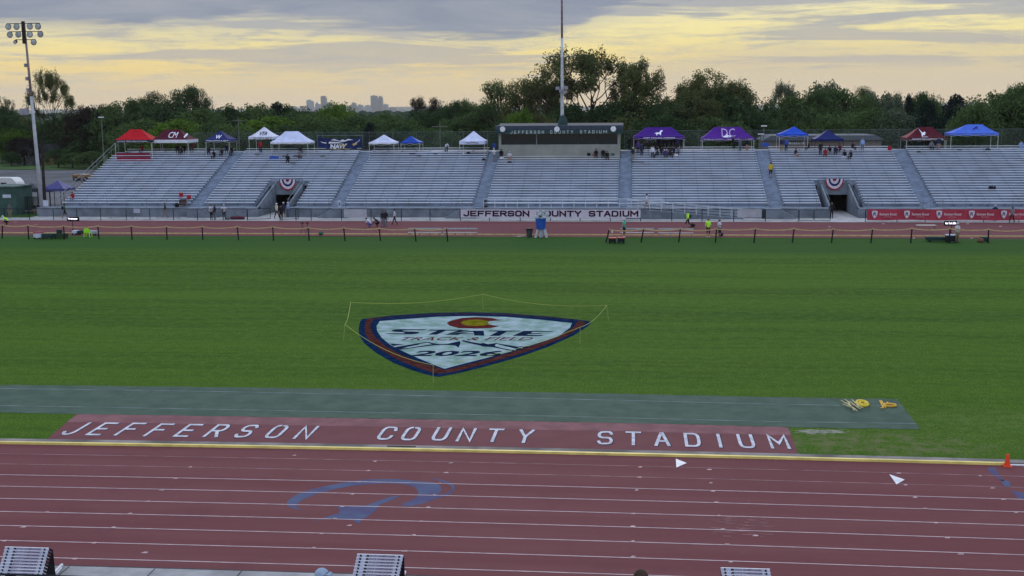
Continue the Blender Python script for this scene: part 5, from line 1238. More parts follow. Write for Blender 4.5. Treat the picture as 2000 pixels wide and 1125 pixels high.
P('person in a white shirt and cap with a red scarf beside the right timing display', 'phone', gp(1869, 474), 20, 'white', 'khaki', shorts=False, head='cap', hc='white', h=1.02)
P('person in a navy jacket and white cap leaning on the fence behind the red banner', 'hips', gp(1943, 432) if False else Vector((V(1943, 434, fy+.5).x, fy+.55, .02)), 0, 'navy', 'red', sleeves=True, head='cap', hc='white')
P('person with long black hair and wide black trousers before the red banner', 'walk', gp(1976, 436.5), -50, 'grey', 'black', sleeves=True, head='long', hc='black')
# bags by the track
for x, y, w_, c, lab, cat_ in ((464, 429, 1.7, 'maroon', 'dark maroon duffel bag lying beside the fence post', 'bag'), (445, 429.5, .5, 'grey', 'small grey bag at the end of the maroon duffel bag', 'bag'), (1352, 444, .55, 'black', 'black bag on the far track behind the bending neon shirt', 'bag'), (627, 460, .4, 'green', 'small dark bag at the foot of the tripod', 'bag'), (1408, 462, .4, 'navy', 'small navy bag at the feet of the maroon-haired person', 'bag')):
    b = gp(x, y); mb = MB(); L = w_/2; mb.tube([b+Vector((-L, 0, .16)), b+Vector((-L*.8, 0, .19)), b+Vector((L*.8, 0, .2)), b+Vector((L, 0, .16))], [.08, .17, .17, .08], 10); mb.tube([b+Vector((-L*.4, 0, .34)), b+Vector((0, 0, .42)), b+Vector((L*.4, 0, .34))], .02, 5); mb.build('bag', pm(c), label=lab, cat=cat_, at=b)
b = gp(598, 461)
for i, (x, lab) in enumerate(((591, 'slim camera tripod left of the stake on the far track'), (601, 'camera tripod with a red head behind the tape'))):
    b = gp(x, 457); r = thing('tripod', lab, 'tripod', b); mb = MB()
    for t_ in (0, 2.1, 4.2): mb.tube([b+Vector((.32*math.cos(t_), .32*math.sin(t_), 0)), b+Vector((0, 0, 1.05))], .014, 5)
    mb.build('legs', M_iron, r); MB().box(b.x-.14, b.x+.14, b.y-.1, b.y+.1, 1.05, 1.17).build('camera', pm('maroon') if i else M_iron, r)
# crowd in the stand
P('person in a red shirt sitting alone near the left end of the bottom row', 'sit', sp_(142, 392), 0, 'red', 'denim', sleeves=True, hc='black')
P('person in white standing in the aisle left of the press box', 'phone', sp_(965, 318, False), 30, 'white', 'grey', shorts=True, hc='white')
P('person in black sitting at the left corner of the press box', 'sit', sp_(979, 307, row=19), 0, 'black', 'dark', sleeves=True, hc='black')
P('person in a white shirt and hat sitting by the press box corner', 'sit', sp_(995, 308, row=18), 10, 'white', 'skin', head='cap', hc='white')
P('person in black sitting leftmost of three under the press box windows', 'sit', sp_(1164, 304, row=19), 0, 'black', 'black', sleeves=True, hc='black')
P('person with a white cap sitting between two in black under the press box', 'sit', sp_(1178, 304, row=19), 0, 'black', 'dark', sleeves=True, head='cap', hc='white')
P('person in black sitting rightmost under the press box', 'sit', sp_(1186, 306, row=18), 0, 'black', 'black', sleeves=True, hc='black')
P('person in a yellow shirt and black shorts climbing the aisle', 'stand', sp_(1505, 347, False), 180, 'yellow', 'black', shorts=True, hc='black', h=1.05)
P('person in a white shirt with dark hair walking down the ramp', 'walk', Vector((V(1263, 405, YW-.8).x, YW-.8, ZW*.93)), -90, 'white', 'khaki', shorts=True, head='hair', hc='black', h=.98)
P('person in a white shirt bending over the top row between the blue and white tents', 'bend', sp_(872, 290, False, row=22), 20, 'white', 'black', hc='white')
P('person in a red jacket standing under the white tent with dark initials', 'stand', sp_(509, 293, False, row=22), 180, 'red', 'dark', sleeves=True, hc='dark')
P('person in black with a white logo seated below the plain white tent', 'sit', sp_(562, 317), 10, 'black', 'black', sleeves=True, hc='black')
P('person in dark clothes under the plain white tent', 'sit', sp_(586, 300), 30, 'dark', 'grey', sleeves=True, hc='black')
P('person in a white top seated lower under the plain white tent', 'sit', sp_(584, 307), 30, 'grey', 'black', hc='black')
P('person in a red shirt under the red tent', 'sit', sp_(277, 295), 0, 'red', 'maroon', hc='brown')
for i, (x, y, s_, c, f) in enumerate(((346, 296, 1, 'black', 20), (354, 297, 1, 'dark', -10), (360, 294, 1, 'black', 0), (375, 288, 1, 'maroon', 10))):
    P(['person in black seated left under the maroon tent', 'person in charcoal seated in the middle under the maroon tent', 'person in black seated right under the maroon tent', 'person in maroon seated beyond the right leg of the maroon tent'][i], 'sit', sp_(x, y), f, c, 'black', sleeves=True, hc='black')
for i, (x, y, s_, c, f) in enumerate(((407, 297, 1, 'dark', 20), (418, 305, 1, 'black', -10), (433, 304, 1, 'dark', 0), (443, 296, 1, 'navy', 10), (452, 297, 1, 'black', 0))):
    P(['person in charcoal seated at the left leg of the navy pointed tent', 'person in black seated low left under the navy pointed tent', 'person in charcoal seated low right under the navy pointed tent', 'person in navy seated at the right leg of the navy pointed tent', 'person in black seated just outside the navy pointed tent'][i], 'sit', sp_(x, y), f, c, 'dark', sleeves=True, hc='black')
crowd = [(1229, 296, 'stand', 'black', 'dark', 'black', 'leftmost of the crowd at the purple lamb tent, in black'), (1236, 316, 'stand', 'dark', 'khaki', 'white', 'in charcoal and khaki, standing lowest left of the purple lamb tent'), (1246, 303, 'stand', 'purple', 'black', 'black', 'in dark purple standing at the left leg of the lamb tent'), (1253, 307, 'stand', 'navy', 'navy', 'black', 'in navy standing beside the dark purple jacket'),
 (1263, 291, 'stand', 'khaki', 'dark', 'skin', 'in tan standing under the left half of the lamb tent'), (1274.5, 310, 'stand', 'white', 'black', 'black', 'in a white shirt standing below the lamb tent'), (1286, 292, 'stand', 'black', 'black', 'black', 'in black standing under the centre of the lamb tent'), (1296, 292, 'stand', 'black', 'dark', 'black', 'in black standing right of centre under the lamb tent'),
 (1292, 301, 'sit', 'dark', 'black', 'brown', 'in charcoal seated under the lamb tent'), (1300, 303, 'sit', 'purple', 'black', 'black', 'in purple seated in the middle under the lamb tent'), (1308, 298, 'sit', 'black', 'dark', 'black', 'in black seated under the right half of the lamb tent'), (1316, 301, 'sit', 'navy', 'black', 'brown', 'in navy seated under the right half of the lamb tent'), (1311, 290, 'stand', 'black', 'black', 'black', 'in black standing at the back right of the lamb tent'), (1325, 300, 'sit', 'grey', 'dark', 'black', 'in grey seated rightmost under the lamb tent'), (1323, 290, 'stand', 'purple', 'dark', 'black', 'in purple standing at the right leg of the lamb tent')]
for x, y, po, s_, p_, h_, lb in crowd: P('person '+lb, po, sp_(x, y, po == 'sit'), rng.uniform(-50, 50), s_, p_, sleeves=True, head='cap' if h_ == 'white' else 'hair', hc=h_, h=rng.uniform(.93, 1.02))
for i, (x, y, c, lb) in enumerate(((1240, 292, 'black', 'behind the left leg of the lamb tent'), (1256, 297, 'dark', 'just right of the left leg, facing away'), (1268, 296, 'purple', 'left of centre in the second rank'), (1280, 298, 'black', 'between the white shirt and the centre'), (1290, 296, 'navy', 'at the centre of the front rank'), (1303, 293, 'black', 'half hidden right of centre'), (1307, 303, 'dark', 'lowest of the right-hand cluster'), (1318, 294, 'black', 'next to the right leg of the tent'), (1331, 296, 'dark', 'just outside the right leg of the tent'), (1285, 306, 'black', 'seated lowest below the centre'))):
    P('person in '+{'black': 'black', 'dark': 'charcoal', 'purple': 'dark purple', 'navy': 'navy'}[c]+' in the lamb-tent crowd, '+lb, 'sit' if i in (6, 9) else 'stand', sp_(x, y, i in (6, 9)), rng.uniform(-180, 180), c, 'black', sleeves=True, hc='black', h=rng.uniform(.9, 1.0))
crowd = [(1433, 294, 'stand', 'black', 'black', 'black', 'in black standing left under the DC tent'), (1445.5, 297, 'stand', 'slate', 'slate', 'brown', 'in blue-grey standing in the middle under the DC tent'), (1459, 296, 'stand', 'black', 'skin', 'brown', 'in a black top and shorts right under the DC tent'),
 (1526, 297, 'stand', 'navy', 'khaki', 'skin', 'in a navy shirt standing left under the bright blue tent'), (1535.5, 297, 'stand', 'blue', 'navy', 'brown', 'in a blue shirt standing in front of the hung white banner'), (1553.5, 305, 'sit', 'dark', 'skin', 'brown', 'seated in front of the bright blue tent in charcoal'), (1579, 289, 'sit', 'black', 'dark', 'black', 'in black seated between the two blue tents'),
 (1602, 304, 'stand', 'black', 'dark', 'black', 'in black standing at the left of the navy tent'), (1612, 302, 'sit', 'red', 'maroon', 'brown', 'in red seated before the navy tent'), (1621, 301, 'sit', 'black', 'grey', 'black', 'in black seated left under the navy tent'), (1632, 301, 'sit', 'navy', 'black', 'black', 'in navy seated under the middle of the navy tent'), (1641, 293, 'sit', 'maroon', 'black', 'black', 'in maroon seated under the right of the navy tent'), (1650, 308, 'sit', 'black', 'white', 'black', 'in black with pale trousers seated low right of the navy tent'), (1662, 308, 'sit', 'dark', 'black', 'black', 'in charcoal seated lowest right of the navy tent'),
 (1684, 299, 'stand', 'ltblue', 'slate', 'grey', 'in a pale blue jacket standing on the open rows right of the navy tent'), (1665, 288, 'sit', 'black', 'black', 'black', 'in black seated on the top row beside the pale blue jacket'), (1819, 290, 'sit', 'grey', 'dark', 'brown', 'in grey seated under the dark maroon tent'), (1833, 296, 'stand', 'navy', 'skin', 'black', 'in navy standing under the right of the dark maroon tent'), (1994, 291, 'sit', 'ltblue', 'ltblue', 'brown', 'in pale blue sitting on the top row at the right edge'),
 (1884, 377, None, '', '', '', '')]
for x, y, po, s_, p_, h_, lb in crowd:
    if po: P('person '+lb, po, sp_(x, y, po == 'sit'), rng.uniform(-50, 50), s_, p_, sleeves=True, hc=h_, h=rng.uniform(.95, 1.04), shorts=p_ == 'skin')
# belongings left on the benches
its = [(1937, 371, .6, .3, 'black', 'black bag on a bench in the empty right-hand section'), (1944, 368, .12, .35, 'black', 'black bottle beside the bag in the empty right-hand section'), (1930, 295, .6, .22, 'black', 'black bag on the bench below the light blue tent'), (995, 318, .55, .22, 'black', 'black bag on a bench below the press box corner'), (980, 310, .5, .2, 'white', 'white bag on the bench by the press box corner'),
 (1150, 304, .45, .4, 'black', 'black equipment case under the press box window'), (1197, 304, .45, .35, 'green', 'dark green case rightmost under the press box'), (1158, 304, .3, .2, 'red', 'small red bag between the black case and the seated people'), (535, 311, 1.2, .35, 'blue', 'blue cooler on the bench below the plain white tent'), (557, 306, .8, .2, 'black', 'flat black bag on the bench below the plain white tent'), (577, 307, .6, .2, 'black', 'black bag at the right below the plain white tent'), (572, 319, .7, .12, 'black', 'black mat beside the seated person in black'),
 (630, 305, .6, .15, 'black', 'black bag on the bench below the navy flag'), (805, 303, .7, .15, 'black', 'black bag below the small royal blue tent'), (818, 307, .6, .15, 'black', 'second black bag lower right of the small royal blue tent'), (850, 303, .5, .12, 'black', 'black bag on the bench right of the small royal blue tent'), (850, 296, 1.4, .06, 'white', 'white mat laid over a bench right of the small royal blue tent'), (915, 303, .5, .25, 'black', 'black bag below the tall white tent'), (945, 315, .5, .25, 'black', 'black bag by the aisle below the tall white tent'), (905, 302, .2, .3, 'white', 'white jug below the tall white tent'),
 (501, 303, .5, .15, 'black', 'black bag below the white pointed tent'), (1795, 297, .5, .2, 'black', 'black bag below the dark maroon tent'), (1495, 287, .9, .45, 'blue', 'blue and white cooler at the head of the aisle'), (1738, 292, .45, .55, 'red', 'red cooler at the top right of the navy tent section'), (1246, 318, 1.6, .12, 'black', 'long black mat on the bench at the lower left of the lamb tent'), (1321, 303, .45, .2, 'white', 'white bag under the right side of the lamb tent'), (965, 285, .5, .5, 'blue', 'blue bin by the left wall of the press box'), (1875, 293, .6, .12, 'black', 'black mat on a bench left of the light blue tent')]
for x, y, w_, h_, c, lab in its:
    p = sp_(x, y); mb = MB(); n = 8; cat_ = next(k for k in ('bottle', 'cooler', 'mat', 'jug', 'bin', 'case', 'bag') if k in lab)
    mb.hexa([(p.x-w_/2, p.y-.05, p.z), (p.x+w_/2, p.y-.05, p.z), (p.x+w_/2, p.y+.22, p.z), (p.x-w_/2, p.y+.22, p.z), (p.x-w_*.44, p.y-.02, p.z+h_), (p.x+w_*.42, p.y-.02, p.z+h_*.9), (p.x+w_*.42, p.y+.18, p.z+h_*.92), (p.x-w_*.44, p.y+.18, p.z+h_)])
    if h_ > .18: mb.box(p.x-w_*.2, p.x+w_*.2, p.y+.04, p.y+.1, p.z+h_*.93, p.z+h_*1.08)
    mb.build(cat_ if cat_ != 'case' else 'equipment_case', pm(c), label=lab, cat=cat_, at=p)
# hung banner under the blue tent, red covers under the red tent, red chairs at the bottom
kk = 21; a = V(1541, 272, yb(kk)+.3); b = V(1571, 283, yb(kk)+.3); r = thing('banner', 'white banner with dark lettering hung under the bright blue tent', 'banner', ((a.x+b.x)/2, a.y, b.z))
MB().box(a.x, b.x, a.y, a.y+.02, b.z+.1, a.z-.35).build('cloth', mat('banner_grey', (.34, .34, .34), .8), r); mb = MB(); put_text(mb, 'TRACK & FIELD', lambda u, v: (a.x+.15+(b.x-a.x-.3)*u, a.y-.01, b.z+.16+.30*v), 0, .04); mb.build('lettering', M_black, r)  # cloth in one even mid grey, black print
for i, (x0_, x1_, y_) in enumerate(((225, 292, 303), (228, 294, 309.5))):
    k = rowat(260, y_+3); a, b = V(x0_, y_, yb(k)-.02), V(x1_, y_, yb(k)-.02)
    MB().box(a.x, b.x, yb(k)-.05, yb(k)-.01, zb(k)-.42, zb(k)+.01).box(a.x, b.x, yb(k)-.009, yb(k)+.28, zb(k)+.002, zb(k)+.012).build('seat_cover', mat('cover_red', (.26, .015, .045), .8), label=['red cloth cover along the bench below the red tent', 'narrow red cloth strip on the bench beneath the larger red cover'][i], cat='cover', at=(a.x, yb(k), zb(k)))
for x, y, lab in ((352, 382, 'red folding seat, upper left of the two beside the first aisle'), (367, 388, 'red folding seat, lower right of the two beside the first aisle')):
    p = sp_(x, y+3); r = thing('folding_chair', lab, 'chair', p, 'red folding seats'); MB().box(p.x-.24, p.x+.24, p.y-.1, p.y+.28, p.z+.02, p.z+.08).build('seat', M_redc, r); MB().box(p.x-.24, p.x+.24, p.y+.24, p.y+.29, p.z+.081, p.z+.52).build('backrest', M_redc, r)
p = Vector((V(357, 400, YW+.7).x, YW+.8, ZW)); r = thing('equipment_cart', 'brown and black cart on the walkway below the red folding seats', 'cart', p)
MB().box(p.x-.35, p.x+.35, p.y-.3, p.y+.3, p.z+.2, p.z+.85).build('crate', mat('crate_brown', (.075, .045, .04), .8, var=.2), r); MB().lathe([(.2, 0), (.28, .25), (.12, .5)], p+Vector((-.75, 0, .02)), 10).build('sack', M_black, r); MB().beam(p+Vector((.4, 0, .1)), p+Vector((.62, .1, .95)), .04).build('handle', M_rail, r)
p = Vector((V(948, 400, YW+.7).x, YW+.6, ZW)); r = thing('chair_stack', 'stack of black chairs on the walkway behind the pale railing', 'chair stack', p)
for i in range(3): MB().hexa([(p.x-.24, p.y-.2, p.z+.3*i+.08), (p.x+.24, p.y-.2, p.z+.3*i+.08), (p.x+.24, p.y+.2, p.z+.3*i+.02), (p.x-.24, p.y+.2, p.z+.3*i+.02), (p.x-.24, p.y-.2, p.z+.3*i+.19), (p.x+.24, p.y-.2, p.z+.3*i+.19), (p.x+.24, p.y+.2, p.z+.3*i+.24), (p.x-.24, p.y+.2, p.z+.3*i+.24)]).build('chair', M_black, r)
# signs along the wall, barriers
for x, y0_, y1_, w_, Y_, lab in ((667.5 if False else 663, 391, 406, 6, YW-.3, 'narrow white sign with a black mark by the second aisle'), (89, 391, 403, 9, YW-.2, 'white notice on the corner railing at the left end'), (267, 407, 416, 12, YO+1.6, 'white sheet on a stand behind the fence, left of the barriers')):
    a, b = V(x-w_/2, y1_, Y_), V(x+w_/2, y0_, Y_); r = thing('sign', lab, 'sign', (a.x, Y_, 0)); MB().box(a.x, b.x, Y_, Y_+.02, a.z, b.z).build('panel', M_wc, r); MB().tube([((a.x+b.x)/2, Y_+.05, 0.02), ((a.x+b.x)/2, Y_+.05, b.z)], .02, 6).build('post', M_rail, r)
    if x == 663:
        mb = MB(); put_text(mb, '3', lambda u, v: (a.x+.08+(b.x-a.x-.16)*u, Y_-.008, a.z+.25+(b.z-a.z-.5)*v), 0, .03); mb.build('lettering', M_black, r)
for i, (x0_, x1_) in enumerate(((214, 262), (305, 352))):
    Y_ = YO+1.9; a, b = V(x0_, 430, Y_).x, V(x1_, 430, Y_).x; r = thing('crowd_barrier', ['grey steel crowd barrier left of the walking person in black', 'grey steel crowd barrier right of the walking person in black'][i], 'barrier', ((a+b)/2, Y_, 0), 'crowd barriers on the apron')
    mb = MB(); mb.tube([(a, Y_, .2), (a, Y_, 1.0), (a+.12, Y_, 1.1), (b-.12, Y_, 1.1), (b, Y_, 1.0), (b, Y_, .2), (a, Y_, .2)], .022, 6); 
    n = 14
    for k in range(1, n): xx = a+(b-a)*k/n; mb.tube([(xx, Y_, .2), (xx, Y_, 1.1)], .007, 4)
    mb.build('frame', M_rail, r)
    for xx in (a+.15, b-.15): MB().tube([(xx, Y_-.3, .03), (xx, Y_, .25), (xx, Y_+.3, .03)], .02, 6).build('foot', M_rail, r)
# foreground heads just above the bottom edge: two people on the front walkway of the near stand
MB().box(-30, 30, 17, 24.6, 1.1, 1.3).build('near_stand_walkway', M_conc, kind='structure')
def fore(label, x, ytop, Y_, face, shirt, head, hc, beard, skin='skin'):
    top = V(x, ytop, Y_); h = (top.z-1.305)/1.80; p = person(label, 'stand', (top.x, Y_, 1.305), face, shirt, 'dark', sleeves=False, head=head, hc=hc, skin=skin, h=h)
    J = POSES['stand'][1]; hc_ = Vector(J['hed'][:3])
    mb = MB(); mb.lathe([(.012, -.02), (.02, 0), (.008, .045)], (0, -.108, hc_.z-.01), 6)
    me = bpy.data.meshes.new('nose'); me.from_pydata(mb.v, [], mb.f); me.materials.append(pm(skin)); me.update(); o = bpy.data.objects.new('nose', me); C.objects.link(o); o.parent = p
    for s in (-1, 1):
        mb = MB(); mb.lathe([(.004, -.03), (.018, -.01), (.02, .02), (.006, .035)], (s*.098, .0, hc_.z), 6)
        me = bpy.data.meshes.new('ear'); me.from_pydata(mb.v, [], mb.f); me.materials.append(pm(skin)); me.update(); o = bpy.data.objects.new('ear', me); C.objects.link(o); o.parent = p
    return p
fore('person in a pale grey cap seen from above at the bottom edge', 628, 1103.5, 22.0, 70, 'navy', 'cap', 'capblue', True, 'skind')
fore('person with short brown hair at the bottom edge, near the right hurdle stack', 1252, 1105, 22.0, 180, 'grey', 'hair', 'brown', False)
# ---------------------------------------------------------------- trees beyond the stand
def leaf_mat(name, c, c2):
    m = bpy.data.materials.new(name); m.use_nodes = True; t = NT(m.node_tree); p = t.n['Principled BSDF']
    tc = t.node('ShaderNodeTexCoord'); v = tc.outputs['Object']
    col = t.mix(t.ss(t.noise(v, .35, 4, .7), .36, .64), (*c, 1), (*c2, 1)); col = t.mix(t.math('MULTIPLY', t.ss(t.noise(v, 1.7, 2), .5, .7), .4), col, tuple(min(1, k*1.7) for k in c)+(1,))
    t.put(p.inputs['Base Color'], col); p.inputs['Roughness'].default_value = .85; p.inputs['Specular IOR Level'].default_value = .0
    tl = t.node('ShaderNodeBsdfTranslucent'); t.put(tl.inputs[0], col); mx = t.node('ShaderNodeMixShader'); mx.inputs[0].default_value = .18
    t.l.new(p.outputs[0], mx.inputs[1]); t.l.new(tl.outputs[0], mx.inputs[2]); t.l.new(mx.outputs[0], t.n['Material Output'].inputs[0]); return m
LM = [leaf_mat('leaf_dark', (0.050, 0.086, 0.036), (0.029, 0.060, 0.029)), leaf_mat('leaf_mid', (0.079, 0.126, 0.043), (0.048, 0.086, 0.038)), leaf_mat('leaf_olive', (0.098, 0.114, 0.041), (0.062, 0.082, 0.041)),
      leaf_mat('leaf_fresh', (0.102, 0.180, 0.026), (0.066, 0.126, 0.026)), leaf_mat('needle', (.016, .030, .026), (.010, .020, .018)), leaf_mat('leaf_grey', (0.102, 0.134, 0.082), (0.067, 0.098, 0.067)), leaf_mat('leaf_russet', (.030, .024, .022), (.020, .020, .018))]
M_bark = mat('bark', (.035, .028, .024), .95, var=.3, scale=2)
def crown_mesh(name, kind, seed, nleaf, ls):
    """unit tree: height 1, crown half-width ~0.5; returns (leaf mesh, wood mesh)"""
    g = random.Random(seed); ng = np.random.default_rng(seed)
    wood = MB(); tips = []
    if kind == 'conifer':
        wood.tube([(0, 0, 0), (0, 0, .98)], [.02, .004], 6)
        for k in range(26):
            z = .12+.86*k/26; r = .30*(1-z)**.7+.03; m = 7
            for j in range(m):
                a = g.uniform(0, 6.28); rr = r*g.uniform(.7, 1.1); 
                for f in (.35, .6, .85, 1): tips.append((rr*f*math.cos(a), rr*f*math.sin(a), z-.05*f+g.uniform(-.01, .01), .028))
    else:
        def grow(p, d, L, r, lev):
            q = p+d*L; mid = p.lerp(q, .5)+Vector((g.uniform(-1, 1), g.uniform(-1, 1), g.uniform(-.3, .5)))*L*.09
            wood.tube([p, mid, q], [r, r*.82, r*.62], 6 if lev < 2 else 4, cap=False)
            if lev >= (4 if kind == 'open' else 3):
                for f in (.45, .75, 1): tips.append((*(p.lerp(q, f)+Vector((g.gauss(0, 1), g.gauss(0, 1), g.gauss(0, 1)))*.012), .031 if kind == 'open' else .05))
                return
            if lev == 3 and kind == 'open': tips.append((*q, .022))
            n = 3 if lev < 3 else g.choice((2, 3))
            for k in range(n):
                ax = Vector((g.uniform(-1, 1), g.uniform(-1, 1), g.uniform(-.5, .5))); sp = {'open': .72, 'dense': .85, 'tall': .5}[kind]
                nd = (d+ax.normalized()*sp+Vector((0, 0, .14 if kind != 'tall' else .3))).normalized()
                grow(q, nd, L*g.uniform(.60, .84), r*.62, lev+1)
        nl = {'open': 11, 'dense': 9, 'tall': 13}[kind]; z0_, z1_ = {'open': (.24, .50), 'dense': (.18, .5), 'tall': (.20, .72)}[kind]
        wood.tube([(0, 0, 0), (.006, .003, z0_), (-.01, .01, (z0_+z1_)/2), (.005, -.01, z1_), (0, 0, z1_+.12)], [.028, .022, .016, .010, .004], 8, cap=False)
        for k in range(nl):
            f = k/(nl-1); a = 2.4*k+g.uniform(-.5, .5); el = (.25+.95*f if kind != 'tall' else .75+.5*f)+g.uniform(-.15, .15)
            LL = {'open': .25-.07*f, 'dense': .20-.04*f, 'tall': .17-.05*f}[kind]*g.uniform(.85, 1.2)
            grow(Vector((0, 0, z0_+(z1_-z0_)*f)), Vector((math.cos(a)*math.cos(el), math.sin(a)*math.cos(el), math.sin(el))), LL, .012*(1-.45*f), 1)
        if kind == 'dense':
            for k in range(150):
                a = g.uniform(0, 6.28); z = g.uniform(.16, .80); r = .42*math.sqrt(max(.05, 1-((z-.45)/.46)**2))*g.uniform(.75, 1.0)
                tips.append((r*math.cos(a), r*math.sin(a), z, .062))
    T_ = np.array(tips); 
    # normalise to unit height and half-width .5
    zmax = T_[:, 2].max()+.02; s = 1/zmax; hw = np.percentile(np.hypot(T_[:, 0], T_[:, 1]), 90); sxy = .5/hw if kind != 'conifer' else .5/hw
    ncl = len(T_); per = max(3, int(nleaf/ncl))
    c = np.repeat(T_, per, axis=0); off = ng.normal(0, 1, (len(c), 3)); off /= np.maximum(1, np.linalg.norm(off, axis=1))[:, None]*1.0
    keep = ng.random(len(c)) < .93
    c = c[:, :3]+off*c[:, 3:4]*1.15
    c = c*np.array([sxy, sxy, s]); c = c[keep]; n = len(c)
    a = ng.normal(0, 1, (n, 3)); a /= np.linalg.norm(a, axis=1)[:, None]; b = np.cross(a, ng.normal(0, 1, (n, 3))); b /= np.linalg.norm(b, axis=1)[:, None]
    sz = ls*ng.uniform(.6, 1.3, (n, 1)); 
    V_ = np.stack([c-a*sz, c+b*sz*.55, c+a*sz, c-b*sz*.55], 1).reshape(-1, 3)
    me = bpy.data.meshes.new(name+'_crown'); me.vertices.add(4*n); me.vertices.foreach_set('co', V_.ravel()); me.loops.add(4*n); me.loops.foreach_set('vertex_index', np.arange(4*n)); me.polygons.add(n)
    me.polygons.foreach_set('loop_start', np.arange(0, 4*n, 4)); me.polygons.foreach_set('loop_total', np.full(n, 4)); me.update(calc_edges=True)
    wm = bpy.data.meshes.new(name+'_trunk'); wm.from_pydata([(x*sxy, y*sxy, z*s) for x, y, z in wood.v], [], wood.f); wm.materials.append(M_bark); wm.update()
    return me, wm
PT = {}
for i in range(3): PT[('open', i)] = crown_mesh('open', 'open', 11+i, 21500, .0090)
for i in range(4): PT[('dense', i)] = crown_mesh('dense', 'dense', 21+i, 12000, .0185)
for i in range(2): PT[('tall', i)] = crown_mesh('tall', 'tall', 31+i, 9000, .013)
for i in range(2): PT[('conifer', i)] = crown_mesh('conifer', 'conifer', 41+i, 6500, .022)
MC = {}
def tree(kind, var, x, ytop, wpx, D, li, label, name=None, zb_=0.0, group='trees beyond the grandstand'):
    top = V(x, ytop, D); h = top.z-zb_; wd = wpx/2350*(Vector((top.x, D, 0)).length)
    nm = name or {'conifer': 'conifer_tree', 'open': 'deciduous_tree', 'dense': 'leafy_tree', 'tall': 'tall_tree'}[kind]
    root = thing(nm, label, 'tree' if nm != 'bush' else 'bush', (top.x, D, zb_), group)
    root.rotation_euler = (0, 0, rng.uniform(0, 6.28)); root.scale = (wd, wd, h)
    key = (kind, var, li)
    if key not in MC: me = PT[(kind, var)][0].copy(); me.materials.append(LM[li]); MC[key] = me
    o = bpy.data.objects.new('crown', MC[key]); C.objects.link(o); o.parent = root
    o = bpy.data.objects.new('trunk', PT[(kind, var)][1]); C.objects.link(o); o.parent = root
    return root
